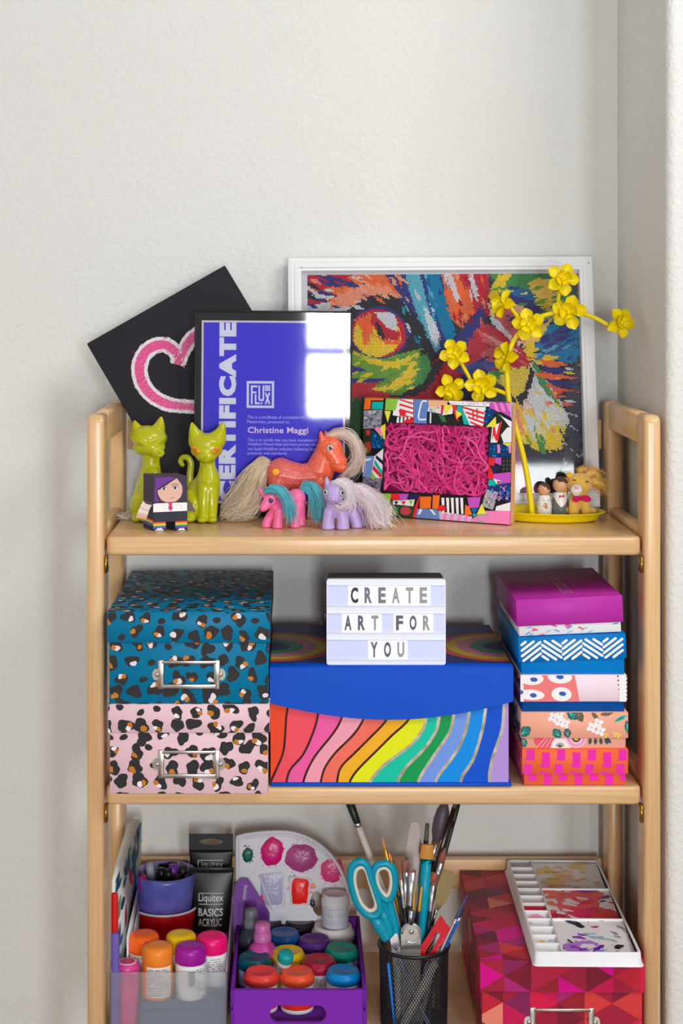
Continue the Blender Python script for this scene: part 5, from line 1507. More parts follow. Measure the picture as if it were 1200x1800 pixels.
# ---- toy ponies
def pony_eye(parent, c, n, r, iris=(70, 120, 110), white=True):
    n = Vector(n).normalized(); R = Vector((0, -1, 0)).rotation_difference(n).to_euler()
    T = Matrix.Translation(Vector(c) * S) @ R.to_matrix().to_4x4()
    b = MB(); b.ball((0, 0, 0), (r * 1.12 * S, .0008, r * 1.2 * S), (44, 36, 50), 0, 18, 8, T)
    wk = r * (.98 if white else .62)
    e = b.build('eye', 'gloss', parent)
    b = MB(); b.ball((0, -.0005, 0), (wk * S, .0007, wk * 1.07 * S), (236, 240, 240), 0, 18, 8, T); b.build('eye_white', 'gloss', e)
    b = MB(); b.ball((0, -.0009, 0), (r * .68 * S, .0006, r * .8 * S), iris, 0, 16, 8, T); b.ball((0, -.0012, 0), (r * .42 * S, .0005, r * .5 * S), (20, 18, 26), 0, 14, 8, T); b.ball((r * .25 * S, -.0016, r * .3 * S), (r * .16 * S, .0003, r * .18 * S), (250, 250, 250), 0, 8, 6, T); b.build('iris', 'gloss', e)
def hair(name, parent, locks, cols, seed, rad=.00042, wave=.0, flare=1.6, mat='hair'):
    rng = random.Random(seed); b = MB()
    for g, n, spread in locks:
        gg = [tuple(c * S for c in p) for p in g]
        # a fuller core so the lock reads as one mass
        pts = curve_pts(gg, 6); m = len(pts)
        b.tube(pts, [spread * S * 1.25 * (0.55 + .6 * math.sin(math.pi * (i / (m - 1)) ** .7)) * (1 - .55 * (i / (m - 1)) ** 3) for i in range(m)], 8, cols[0])
        lock(b, gg, n, spread * S, rad, cols, rng, wave, flare)
    b.v = [(q[0], q[1], max(q[2], .0005 + .1 * abs(q[2]) if q[2] < 0 else .0005)) for q in b.v]
    return b.build(name, mat, parent)
CORAL = (238, 74, 52)
x = PZ(520, 917, Z1)
po = thing('toy_pony', 'large glittery orange toy pony with long cream mane and tail', 'toy', (x.x, 2.212, Z1), (0, 0, 0), 'toy ponies')
def ppaint(c):
    t = min(1, max(0, (c.x - .005) / .04))
    return (int(222 + 24 * t), int(84 + 4 * t), int(76 - 44 * t))
body('figure', po, [
    ('b', (-20, 0, 58), (20.5, 19, 23)), ('l', [(-18, 0, 59), (6, 0, 55), (30, 0, 58)], [21, 18.5, 18.5]),
    ('l', [(31, 0, 64), (36, -1, 78), (41, -2, 90)], [20, 17, 15]),
    ('b', (44, -4, 92), (18, 15, 18)), ('b', (54, -9, 77), (13, 12, 12)), ('l', [(45, -5, 90), (54, -9, 76)], [16, 12.5]), ('b', (57, -11, 70), (9.5, 9.5, 8)), ('b', (46, -6, 78), (12, 11, 11)),
    ('l', [(35, -8, 102), (33.5, -9, 109), (32, -9, 116)], [5.4, 4, 1.4]), ('l', [(40, 6, 103), (40, 7, 110), (39, 8, 115)], [5, 3.6, 1.4]),
    ('l', [(33, -8, 50), (37, -9, 28), (38, -10, 5)], [11.5, 8.5, 8.8]), ('l', [(29, 8, 50), (24, 9, 26), (22, 9, 5)], [11, 8, 8.4]),
    ('l', [(-24, -9, 48), (-23, -10, 26), (-25, -10, 5)], [13, 9, 9.2]), ('l', [(-20, 9, 48), (-14, 10, 26), (-14, 10, 5)], [13, 9, 9]),
    ('b', (38, -10, 3), (9.5, 9.5, 3)), ('b', (22, 9, 3), (9, 9, 3)), ('b', (-25, -10, 3), (10, 10, 3)), ('b', (-14, 10, 3), (10, 10, 3)),
], CORAL, 'glitter', .0011, 7, ppaint)
pony_eye(po, (44.5, -18.8, 95), (.12, -1, .12), 4.2)
b = MB(); b.ball((-.0262, -.0182, .0640), (.0047, .0012, .0047), (250, 186, 30), 0, 20, 8, None, Euler((0, 0, -.25))); b.build('flank_dot', 'satin', po)
b = MB(); b.ball((.0652, -.0162, .0735), (.0010, .0008, .0012), (180, 50, 40)); b.build('nostril', 'vinyl', po)
CRM = [(226, 206, 190), (240, 226, 214), (206, 180, 158), (232, 214, 206)]
hair('mane', po, [([(40, -2, 107), (52, -4, 113), (64, -6, 112), (75, -7, 104), (80, -8, 90), (79, -9, 76), (70, -10, 64), (60, -9, 56)], 260, 3.8), ([(42, 4, 106), (56, 6, 112), (70, 6, 108), (80, 4, 94), (82, 2, 78), (76, 0, 66)], 120, 4.2), ([(38, 6, 104), (34, 12, 90), (30, 14, 76), (28, 16, 64)], 60, 4)], CRM, 31, .00034, flare=1.35)
TLC = [(214, 190, 158), (232, 214, 190), (190, 162, 126), (224, 204, 182), (246, 232, 210)]
hair('tail', po, [([(-37, 2, 74), (-46, 0, 75), (-56, -4, 66), (-67, -4, 50), (-77, -3, 33), (-86, -2, 20), (-90, -2, 9), (-84, -6, 5)], 330, 4.6), ([(-37, 2, 72), (-48, -4, 66), (-56, -10, 48), (-63, -16, 32), (-74, -20, 18), (-86, -20, 9), (-92, -20, 5)], 300, 5.5), ([(-38, 0, 68), (-46, -6, 52), (-50, -14, 34), (-56, -18, 20), (-66, -20, 11), (-80, -20, 8), (-72, -24, 5)], 280, 5)], TLC, 32, .00032, wave=.0035, flare=1.35)
_m = bpy.data.objects[[o.name for o in po.children if o.name.startswith('tail')][0]].data      # the tail lies against the cat's foot
for _v in _m.vertices:
    if _v.co.x + po.location.x < -.0985: _v.co.x = -.0985 - po.location.x + (_v.co.x + po.location.x + .0985) * .08

PINK = (252, 116, 170)
x = PZ(495, 929, Z1)
pp_ = thing('toy_pony', 'small bright pink toy pony with turquoise mane and tail', 'toy', (x.x, x.y + .010, Z1), (0, 0, 0), 'toy ponies')
body('figure', pp_, [
    ('b', (-15.5, -12, 36.5), (9.8, 9, 9.6)), ('b', (-21.5, -16, 28.5), (6.2, 6.2, 5.6)), ('l', [(-16, -13, 36), (-22, -16, 28)], [8.5, 5.8]), ('b', (-23.5, -18, 26), (4.8, 4.6, 4)),
    ('l', [(-13, -9, 33), (-7, -4, 28), (-2, -1, 26)], [8, 9, 11]), ('l', [(-2, 0, 27), (8, 3, 28), (18, 5, 35)], [11, 11, 12]), ('b', (18, 5, 36.5), (12.5, 11.5, 12)),
    ('l', [(-8, -3, 22), (-16, -2, 12), (-19.5, -3, 4)], [7, 5.8, 6.2]), ('l', [(-3, -9, 22), (-4.5, -10, 12), (-5, -10, 4)], [7.5, 6, 6.6]),
    ('l', [(20, -3, 28), (18, -5, 14), (17, -5, 4)], [8.5, 6.2, 6.6]), ('l', [(22, 10, 28), (24, 11, 14), (24, 11, 4)], [8, 6, 6.4]),
    ('b', (-19.5, -3, 2.4), (6.8, 6.8, 2.4)), ('b', (-5, -10, 2.4), (7.2, 7.2, 2.4)), ('b', (17, -5, 2.4), (7, 7, 2.4)), ('b', (24, 11, 2.4), (6.8, 6.8, 2.4)),
    ('l', [(-23, -10, 43), (-26, -10, 47), (-29, -10, 51.5)], [3.6, 2.8, 1]), ('l', [(-10, -9, 45), (-9, -9, 49), (-8, -9, 53)], [3.2, 2.4, 1]),
], PINK, 'vinyl', .0009, 5)
pony_eye(pp_, (-13.6, -20.8, 36.6), (.25, -1, .1), 2.6, (50, 70, 140), False); pony_eye(pp_, (-24.2, -15.6, 37.5), (-1, -.55, .1), 2.2, (50, 70, 140), False)
for s in (-1, 1):
    b = MB(); b.ball(((-24.0 + s * 2.0) * S, -.0222, .0262), (.0006, .0005, .0007), (190, 40, 100)); b.build('nostril', 'vinyl', pp_)
b = MB(); b.tube([(-.0265, -.0218, .0236), (-.0238, -.0228, .0230), (-.0210, -.0222, .0236)], .0004, 6, (190, 40, 100)); b.build('mouth', 'vinyl', pp_)
TQ = [(70, 178, 196), (96, 200, 214), (50, 156, 176), (120, 206, 216)]
hair('mane', pp_, [([(-19, -10, 47), (-10, -13, 52), (0, -15, 48), (7, -17, 36), (11, -18, 22), (12, -17, 8)], 120, 3.0), ([(-17, -12, 47), (-6, -16, 49), (3, -18, 40), (8, -20, 28), (9, -19, 14)], 110, 2.8), ([(-21, -11, 46), (-20, -16, 47), (-14, -19, 48), (-4, -18, 46)], 50, 1.8)], TQ, 41, .00035, flare=1.7)
hair('tail', pp_, [([(25, 8, 46), (32, 8, 53), (41, 6, 50), (48, 4, 36), (50, 2, 20), (47, 1, 6)], 130, 3.2), ([(25, 8, 44), (32, 6, 49), (38, 4, 40), (41, 2, 24), (42, 1, 8)], 110, 3.0)], TQ, 42, .00035, flare=1.7)

LIL = (194, 170, 226)
x = PZ(590, 932, Z1)
pl_ = thing('toy_pony', 'small lilac baby toy pony with pale pinkish hair', 'toy', (x.x, x.y + .011, Z1), (0, 0, 0), 'toy ponies')
body('figure', pl_, [
    ('b', (-2, -7, 46), (14, 12.5, 13)), ('b', (-3, -17, 40.5), (8, 6.5, 6.5)), ('b', (-2, -10, 41), (12, 9, 9)),
    ('l', [(-1, 0, 38), (0, 3, 28), (3, 8, 24)], [10.5, 12, 13]), ('l', [(3, 8, 24), (16, 16, 22), (24, 20, 22)], [13, 12.5, 13]),
    ('l', [(-7, -2, 22), (-9, -4, 12), (-9.5, -5, 4)], [8.5, 7.6, 8.2]), ('l', [(7, -3, 22), (8.8, -5, 12), (9, -6, 4)], [8.5, 7.6, 8.2]),
    ('l', [(22, 10, 18), (26, 8, 8), (27, 7, 4)], [9.5, 7.4, 7.4]), ('l', [(30, 24, 18), (33, 24, 8), (33, 24, 4)], [9, 7.4, 7.4]),
    ('b', (-9.5, -5.5, 2.6), (8.8, 8.8, 2.6)), ('b', (9, -6.5, 2.6), (8.8, 8.8, 2.6)), ('b', (27, 7, 2.6), (8, 8, 2.6)), ('b', (33, 24, 2.6), (8, 8, 2.6)),
    ('l', [(-10, -5, 55), (-11, -6, 61), (-11.5, -6, 66)], [4.2, 3.2, 1.1]), ('l', [(7, -4, 56), (9, -5, 62), (10, -5, 66)], [4, 3, 1.1]),
], LIL, 'vinyl', .001, 6)
pony_eye(pl_, (-12.4, -14.6, 48), (-.8, -1, .15), 3.4, (90, 130, 120)); pony_eye(pl_, (7.6, -16.4, 47.6), (.55, -1, .15), 3.5, (90, 130, 120))
for s in (-1, 1):
    b = MB(); b.ball(((-3.4 + s * 2.2) * S, -.0233, .0418), (.0007, .0005, .0005), (140, 108, 196)); b.build('nostril', 'vinyl', pl_)
b = MB(); b.tube([(-.0068, -.0218, .0378), (-.0034, -.0232, .0372), (0, -.0220, .0378)], .0004, 6, (140, 108, 196)); b.build('mouth', 'vinyl', pl_)
PLH = [(236, 222, 226), (244, 236, 238), (222, 204, 214), (238, 226, 232)]
hair('mane', pl_, [([(-5, -6, 59), (2, -13, 60), (11, -16, 56), (16, -17, 46), (14, -19, 36), (6, -21, 30), (0, -22, 33)], 120, 2.6), ([(0, -3, 60), (11, -8, 59), (19, -11, 50), (21, -12, 38), (17, -14, 29)], 120, 3.4)], PLH, 51, .00038, flare=1.5)
hair('tail', pl_, [([(20, 4, 50), (32, 6, 48), (44, 4, 38), (54, 0, 24), (60, -4, 8)], 170, 5.2), ([(22, 6, 44), (34, 4, 38), (46, 0, 26), (52, -4, 12), (62, -6, 5)], 150, 5.0), ([(24, 8, 52), (38, 8, 46), (52, 6, 34), (62, 2, 18), (66, -2, 6)], 110, 4.4)], PLH, 52, .00038, wave=.002, flare=1.7)

# ---- yellow tray with flowering branch
ty_loc = (0.3285, 2.2140, Z1 + .0004); yaw = math.radians(-15)
YLW = (238, 214, 6)
ft = thing('flower_stand', 'bright yellow metal flower branch rising from an oval tray', 'jewellery stand', ty_loc, (0, 0, 0))
b = MB()
T = Matrix.Rotation(yaw, 4, 'Z')
b.lathe([(.060, .0), (.064, .0010), (.0665, .0040), (.0690, .0085), (.0750, .0108), (.0766, .0118), (.0760, .0126), (.0735, .0124), (.0676, .0104), (.0648, .0066), (.0620, .0042), (.030, .0038), (.0, .0038)], 56, YLW, 0, T, True, True, 1.0, .66)
b.build('tray', 'satin', ft)
def fl_pt(px, py, Y): return P(px, py, Y) - Vector(ty_loc)
def stem(name, pts, r0, r1):
    g = curve_pts([fl_pt(*p) for p in pts], 8); n = len(g)
    b = MB(); b.tube(g, [r0 + (r1 - r0) * i / (n - 1) for i in range(n)], 12, YLW); return b.build(name, 'satin', ft)
base = Vector(((935 - CX) * 2.205 / F, 2.205, Z1 + .004))
bp_ = (CX + base.x * F / base.y, CY - (base.z - EYE) * F / base.y)
stem('stem', [(bp_[0], bp_[1], 2.205), (931, 870, 2.206), (922, 815, 2.21), (910, 765, 2.215), (896, 715, 2.22), (891, 665, 2.222), (891, 635, 2.222), (902, 600, 2.222), (925, 572, 2.222), (952, 556, 2.222), (990, 548, 2.22), (1020, 551, 2.215), (1048, 560, 2.21), (1082, 580, 2.205)], .0040, .0027)
stem('branch', [(894, 694, 2.222), (870, 685, 2.228), (846, 680, 2.236), (815, 678, 2.240), (792, 684, 2.244)], .0027, .0024)
stem('branch', [(832, 678, 2.238), (820, 655, 2.236), (804, 628, 2.234)], .0026, .0024)
stem('branch', [(922, 573, 2.222), (908, 555, 2.216), (894, 536, 2.212)], .0026, .0024)
stem('branch', [(981, 550, 2.22), (981, 528, 2.216), (985, 500, 2.212)], .0026, .0024)
def flower(px, py, Y, nrm, R, seed, n_out=5, n_in=4):
    """two whorls of cupped tin petals round a bud"""
    rng = random.Random(seed); b = MB()
    q = Vector((0, 0, 1)).rotation_difference(Vector(nrm).normalized()).to_matrix().to_4x4()
    T = Matrix.Translation(fl_pt(px, py, Y)) @ q
    for ring, (n, L, W_, up, z0) in enumerate(((n_out, R * 1.08, R * .50, .10, 0.0), (n_in, R * .74, R * .36, .80, R * .10))):
        off = rng.uniform(0, 6.28)
        for k in range(n):
            a = off + 6.283 * k / n + rng.uniform(-.12, .12); u_ = up + rng.uniform(-.12, .18)
            V = []; m, w_ = 7, 6
            for i in range(m + 1):
                t = i / m; wd = W_ * max(.02, math.sin(math.pi * min(1, .08 + t * .90)) ** .75) * (0.40 + .85 * t if t < .7 else 1.0)
                for j in range(w_ + 1):
                    s = j / w_ * 2 - 1
                    r = L * (t + .08); x_ = r * math.cos(u_ * t); z_ = z0 + r * math.sin(u_ * t) * 1.0 + abs(s) ** 2 * wd * .55 - (t ** 4) * L * .10
                    y_ = s * wd
                    V.append(Vector((x_ * math.cos(a) - y_ * math.sin(a), x_ * math.sin(a) + y_ * math.cos(a), z_)))
            n0 = len(V); th = .0009
            V += [v - Vector((0, 0, th)) for v in V]
            Fq = []
            for i in range(m):
                for j in range(w_):
                    e = i * (w_ + 1) + j
                    Fq.append((e, e + w_ + 1, e + w_ + 2, e + 1)); Fq.append((n0 + e, n0 + e + 1, n0 + e + w_ + 2, n0 + e + w_ + 1))
            b.add(V, Fq, YLW, 0, True, T)
    b.ball((0, 0, R * .22), (R * .17, R * .17, R * .20), YLW, 0, 12, 8, T)
    return b.build('flower', 'satin', ft)
for k, (px, py, Y, nrm, R) in enumerate([
    (799, 622, 2.230, (-.2, -1, .25), .0165), (791, 684, 2.241, (.1, -1, -.1), .0165), (846, 679, 2.232, (-.1, -1, .1), .0180), (889, 628, 2.214, (-.9, -.7, .0), .0165),
    (884, 536, 2.210, (-.75, -.55, .3), .0160), (929, 571, 2.214, (-.15, -1, .1), .0175), (1000, 549, 2.212, (-.3, -1, .05), .0185), (988, 491, 2.210, (.1, -1, .15), .0175), (1090, 567, 2.204, (.35, -1, .1), .0165)]):
    flower(px, py, Y, nrm, R * 1.1, 70 + k, 5, 4)

# ---- wooden peg bride and groom, and a plush lion, sitting on the tray
def peg(loc, label, H, rb, rh, hc, bodycol, hair_fn, deco):
    t = thing('peg_doll', label, 'figurine', loc, (0, 0, 0), 'peg doll couple')
    b = MB()
    b.lathe([(rb * .93, 0), (rb, .0008), (rb * 1.0, H * .22), (rb * .94, H * .40), (rb * .78, hc - rh * 1.02), (rb * .60, hc - rh * .90)], 28, bodycol); b.build('body', 'satin', t)
    b = MB(); b.ball((0, 0, hc), (rh, rh, rh * .98), (226, 172, 132), 0, 28, 18); h = b.build('head', 'satin', t)
    hair_fn(h, rh, hc); deco(t, rb, H, hc, rh)
    return t
def cap(h, rh, hc, part, fr, sidefall):
    """painted hair: the upper shell of the head, cut along a parting"""
    b = MB(); V = []; Fq = []; n, m = 28, 14; idx = {}
    rr = rh * 1.035
    for i in range(m + 1):
        for k in range(n):
            th = math.pi * i / m; a = 2 * math.pi * k / n
            V.append(Vector((rr * math.sin(th) * math.cos(a), rr * math.sin(th) * math.sin(a), hc + rr * math.cos(th))))
    for i in range(m):
        for k in range(n):
            q = (i * n + k, (i + 1) * n + k, (i + 1) * n + (k + 1) % n, i * n + (k + 1) % n)
            c = sum((V[j] for j in q), Vector()) / 4 - Vector((0, 0, hc)); c /= rh
            front = -c.y
            lim = fr + sidefall * (c.x - part) if front > 0 else -.35 + .9 * front
            if c.z > lim: Fq.append(q)
    b.add(V, Fq, (88, 56, 44), 0, True); b.build('hair', 'satin', h)
def eyes_peg(h, rh, hc, dx, cz=.02):
    for s in (-1, 1):
        b = MB(); b.ball(((dx + s * .38) * rh, -rh * .93, hc + cz * rh), (.0006, .0005, .0008), (40, 26, 24), 0, 8, 6); b.build('eye', 'gloss', h)
lp = PZ(957.5, 908, Z1 + .004)
peg((lp.x, lp.y + .008, Z1 + .004), 'wooden peg bride painted white with a small bouquet', .0435, .0098, .0083, .0350, (242, 240, 238),
    lambda h, rh, hc: (cap(h, rh, hc, .2, .30, -.55), eyes_peg(h, rh, hc, .12)),
    lambda t, rb, H, hc, rh: None)
bride = [o for o in bpy.data.objects if o.name.startswith('peg_doll')][-1]
b = MB(); rng = random.Random(9)
for k in range(26):
    a = rng.uniform(0, 6.28); r = rng.uniform(0, .0036)
    b.ball((.0005 + r * math.cos(a), -.0101 + abs(r * math.cos(a)) * .2, .0142 + r * math.sin(a)), .0008, rng.choice([(222, 40, 90), (250, 200, 40), (90, 160, 60), (250, 120, 60), (200, 60, 160)]), 0, 8, 6)
b.build('bouquet', 'satin', bride)
b = MB(); rng = random.Random(10)
for k in range(70):
    a = rng.uniform(-3.0, -.14); z = rng.uniform(.002, .024); r = .0099
    b.ball((r * math.cos(a), r * math.sin(a), z), (.0005, .0004, .0009), (222, 220, 220), 0, 6, 5)
b.build('lace', 'satin', bride)
lp = PZ(986.5, 908, Z1 + .004)
def groom_deco(t, rb, H, hc, rh):
    b = MB(); n = 64
    # grey waistcoat with a white shirt front
    V = []; Fq = []; C = []
    rows = [(.0006 + (H * .47 - .0006) * q / 30, float(np.interp(q / 30, [0, .45, .66, .84, 1], [1.02, 1.02, .995, .955, .90]))) for q in range(31)]
    for z, k in rows:
        for j in range(n + 1):
            a = math.radians(-90 - 125 + 250 * j / n); V.append((rb * k * math.cos(a), rb * k * math.sin(a), z))
    for i in range(len(rows) - 1):
        for j in range(n):
            q = (i * (n + 1) + j, i * (n + 1) + j + 1, (i + 1) * (n + 1) + j + 1, (i + 1) * (n + 1) + j)
            mid = abs((j + .5) / n - .5) * 2; zc = (rows[i][0] + rows[i + 1][0]) / 2 / H
            if zc > .24 and mid < (zc - .22) * 2.0: continue
            Fq.append(q)
    b.add(V, Fq, (110, 114, 122), 0, True); b.build('waistcoat', 'satin', t)
    for z in (.006, .012):
        b = MB(); b.ball((.0003, -rb * 1.03, z), (.0009, .0005, .0009), (50, 52, 58), 0, 8, 6); b.build('button', 'gloss', t)
    b = MB()
    for s in (-1, 1): b.add([(0, -rb * .96, .0268), (s * .0032, -rb * .93, .0284), (s * .0032, -rb * .93, .0248)], [(0, 1, 2), (2, 1, 0)], (190, 20, 90)); b.ball((s * .0018, -rb * .95, .0266), (.0016, .0006, .0013), (190, 20, 90), 0, 8, 6)
    b.build('bow_tie', 'satin', t)
    b = MB(); b.ball((.0056, -rb * .88, .0150), (.0014, .0007, .0014), (210, 40, 110), 0, 10, 6); b.build('boutonniere', 'satin', t)
peg((lp.x, lp.y + .009, Z1 + .004), 'wooden peg groom in grey waistcoat and pink bow tie', .0520, .0108, .0104, .0408, (244, 242, 240),
    lambda h, rh, hc: (cap(h, rh, hc, .1, .42, -.30), eyes_peg(h, rh, hc, .25)), groom_deco)
lp = PZ(1028.5, 909, Z1 + .0045)
ln = thing('plush_lion', 'small golden plush lion with a fluffy mane and magenta bow', 'soft toy', (lp.x - .005, lp.y + .0155, Z1 + .0062))
LION = (236, 188, 86)
body('body', ln, [
    ('b', (0, 0, 17), (14, 12, 16)), ('b', (0, -3, 40), (16.5, 14, 15)), ('b', (-6, -15, 36), (8, 7, 7)), ('l', [(0, -1, 28), (0, -2, 36)], [11, 12]),
    ('l', [(-9, -8, 20), (-10, -13, 9), (-10, -15, 6)], [6, 6.4, 6.8]), ('l', [(6, -9, 20), (6, -13, 9), (6, -15, 6)], [6, 6.2, 6.4]), ('b', (14, -8, 5.5), (6.8, 8, 5.5)), ('b', (-15, 0, 6), (7, 8, 6)),
    ('b', (-14, -2, 52), (4.4, 3, 4.4)), ('b', (12, 1, 53), (4.6, 3, 4.6)),
], LION, 'fuzz', .0012, 4)
b = MB(); b.ball((-.0072, -.0200, .0345), (.0078, .0055, .0066), (244, 236, 228), 0, 18, 10); b.ball((-.0072, -.0185, .0300), (.0050, .0045, .0040), (244, 236, 228)); b.build('muzzle', 'fuzz', ln)
b = MB(); b.ball((-.0082, -.0252, .0378), (.0030, .0018, .0022), (240, 176, 190), 0, 12, 8); b.build('nose', 'fuzz', ln)
for ex, ey, ez in ((-9.5, -16.4, 46.5), (7.0, -16.2, 44.5)):
    b = MB(); b.tube([((ex - 1.8) * S, (ey + .3) * S, (ez - .4) * S), (ex * S, ey * S, (ez + .5) * S), ((ex + 1.8) * S, (ey + .3) * S, (ez - .5) * S)], .0008, 6, (40, 28, 24)); b.build('eye', 'gloss', ln)
hair('mane', ln, [([(14, 2, 44), (22, 0, 42), (30, -1, 37), (34, -1, 31)], 130, 4.6), ([(12, 4, 50), (18, 4, 55), (24, 3, 52), (28, 2, 44)], 90, 4), ([(-12, 4, 44), (-17, 3, 42), (-19, 2, 36), (-18, 1, 28)], 90, 3.6), ([(0, 4, 54), (2, 3, 58), (6, 2, 59), (10, 1, 57)], 60, 3)], [(228, 176, 80), (240, 196, 104), (208, 152, 56)], 61, .0003, flare=1.6)
b = MB()
for s in (-1, 1):
    b.ball((s * .0062, -.0165, .0225), (.0066, .0026, .0044), (214, 20, 100), 0, 14, 8, None, Euler((0, s * .25, 0)))
b.ball((0, -.0182, .0228), (.0024, .0022, .0030), (190, 12, 84)); b.build('bow', 'yarn', ln)
# ------------------------------------------------------------------ bottom shelf
Z3 = TOPS[2]
# ---- crimson geometric box and the mixing tray on it
def tri_print(seed):
    rng = random.Random(seed)
    PAL = [(170, 34, 62), (190, 36, 70), (136, 32, 58), (222, 28, 76), (220, 8, 140), (176, 40, 116), (220, 62, 62), (112, 34, 62), (196, 38, 56), (140, 38, 90), (238, 136, 112), (158, 36, 54), (204, 26, 84), (130, 30, 50), (166, 34, 60)]
    def f(mb, x0, z0, x1, z1, y, T):
        cw, h = .0325, .0375
        n = int((x1 - x0) / cw) + 2; m = int((z1 - z0) / h) + 3
        ox = x0 - rng.uniform(0, cw)
        for i in range(n):
            xa, xb = ox + i * cw, ox + (i + 1) * cw
            o = (h / 2 if i % 2 else 0)
            for j in range(-1, m):
                za = z0 + j * h + o
                base = rng.choice(PAL)
                A = [(xa, za), (xa, za + h), (xb, za + h / 2)]
                B = [(xb, za + h / 2), (xb, za + 1.5 * h), (xa, za + h)]
                for t in (A, B):
                    c = base if rng.random() < .35 else rng.choice(PAL)
                    mb.flat(clip(t, x0, z0, x1, z1), y - .0001, c, 0, T)
    return f
tp = tri_print(3)
def tri_side(seed):
    g = tri_print(seed)
    def f(mb, W, D, H, lid_h, over, lid):
        o = 0 if lid else over
        za, zb = (H - lid_h, H) if lid else (0, H - lid_h)
        g(mb, -D + .001, za + .0003, -.0006 - o, zb - .0004, 0, left_T(-W / 2 + o))
        g(mb, .0006 + o, za + .0003, D - .001, zb - .0004, 0, right_T(W / 2 - o))
    return f
rb_rot = (0, 0, math.radians(-1.2))
rb_loc = (0.3170, 2.013, Z3 + .0002)
lidded_box('storage_box', 'crimson and magenta triangle patterned box on the bottom shelf', rb_loc, .1955, .310, .1078, .0375, (176, 36, 66), tp, .0022, None, rb_rot, (0, .034, .0765, .0350, .0022), side_print=tri_side(9))

tr_z = Z3 + .1083
tr_loc = (0.3450, 1.992, tr_z); tr_rot = (0, 0, math.radians(-1.2))
mt = thing('mixing_tray', 'white paint mixing tray with wells and splashes of colour on the crimson box', 'paint tray', tr_loc, tr_rot)
TMt = mtx(tr_loc, tr_rot)
Wt, Dt, Ht = .1310, .331, .0168
WHT_ = (244, 242, 244)
b = MB()
# flared outer skirt
def ring(x0, y0, x1, y1, r, z, n=4): return [(x, y, z) for x, y in rrect(x0, y0, x1, y1, r, n)]
R0 = ring(-Wt / 2, 0, Wt / 2, Dt, .006, .0006); R1 = ring(-Wt / 2, 0, Wt / 2, Dt, .006, .0016); R2 = ring(-Wt / 2 + .0022, .0022, Wt / 2 - .0022, Dt - .0022, .006, .0024)
R3 = ring(-Wt / 2 + .0030, .0030, Wt / 2 - .0030, Dt - .0030, .006, Ht - .001); R4 = ring(-Wt / 2 + .0042, .0042, Wt / 2 - .0042, Dt - .0042, .005, Ht)
R5 = ring(-Wt / 2 + .0056, .0056, Wt / 2 - .0056, Dt - .0056, .004, Ht); R6 = ring(-Wt / 2 + .0064, .0064, Wt / 2 - .0064, Dt - .0064, .004, Ht - .0010)
rs = [R0, R1, R2, R3, R4, R5, R6]; k = len(R0)
v = [p for r in rs for p in r]
f = [(i * k + j, i * k + (j + 1) % k, (i + 1) * k + (j + 1) % k, (i + 1) * k + j) for i in range(len(rs) - 1) for j in range(k)]
f.append(tuple(range(k))[::-1])
b.add(v, f, WHT_, 0, True)
xl = -Wt / 2 + .0062; xm_ = xl + .0300; xr = Wt / 2 - .0062; ya, yb_ = .0062, Dt - .0062
b.box((xl - .001, ya, .003), (xr + .001, yb_ + .001, .004), WHT_)
b.box((xm_ - .0011, ya - .001, .003), (xm_ + .0011, yb_ + .001, Ht - .0006), WHT_)
nw = 12; hw = (yb_ - ya) / nw
for i in range(1, nw): b.box((xl - .001, ya + hw * i - .0008, .003), (xm_, ya + hw * i + .0008, Ht - .0006), WHT_)
hb_ = (yb_ - ya) / 3
for i in (1, 2): b.box((xm_, ya + hb_ * i - .0011, .003), (xr + .001, ya + hb_ * i + .0011, Ht - .0006), WHT_)
b.build('tray_shell', 'plastic', mt)
def well(x0, x1, y0, y1, zf, zb):
    w = MB(); w.add([(x0, y0, zf), (x1, y0, zf), (x1, y1, zb), (x0, y1, zb), (x0, y0, .003), (x1, y0, .003), (x1, y1, .003), (x0, y1, .003)], [(0, 1, 2, 3), (0, 4, 5, 1), (2, 6, 7, 3), (1, 5, 6, 2), (3, 7, 4, 0)], WHT_)
    return w
rng = random.Random(17)
def slope_T(y0, zf, y1, zb):
    L = math.hypot(y1 - y0, zb - zf); c, s = (y1 - y0) / L, (zb - zf) / L
    return Matrix(((1, 0, 0, 0), (0, s, c, y0), (0, -c, s, zf), (0, 0, 0, 1))), L
wcol = {4: [(190, 12, 50)], 5: [(248, 190, 220), (60, 40, 50)], 3: [(250, 230, 200)], 0: [(200, 190, 190)], 1: [(90, 100, 110)], 10: [(60, 60, 66)], 6: [(252, 200, 190)]}
for i in range(nw):
    y0, y1 = ya + hw * i + .0008, ya + hw * (i + 1) - .0008
    j = i
    w = well(xl, xm_ - .0011, y0, y1, .0045, .0120)
    T, L = slope_T(y0, .0045, y1, .0120)
    cx = (xl + xm_) / 2
    if j == 5: w.flat([(xl, 0), (xm_ - .0011, 0), (xm_ - .0011, L), (xl, L)], -.0002, (196, 14, 56), 0, T)
    elif j == 4: w.flat(clip(blob(cx, L * .5, .011, rng, 16, .3, 1.2), xl, 0, xm_ - .001, L), -.0002, (248, 170, 206), 0, T)
    else:
        for q in range(rng.choice([1, 2, 4])):
            w.flat(clip(blob(rng.uniform(xl, xm_), rng.uniform(0, L), rng.uniform(.0006, .003), rng, 9, .4, rng.uniform(1, 2.5)), xl, 0, xm_ - .0011, L), -.0002 - .00003 * q, rng.choice([(60, 62, 70), (250, 206, 150), (200, 200, 206), (240, 190, 200)]), 0, T)
    w.build('small_well', 'plastic', mt)
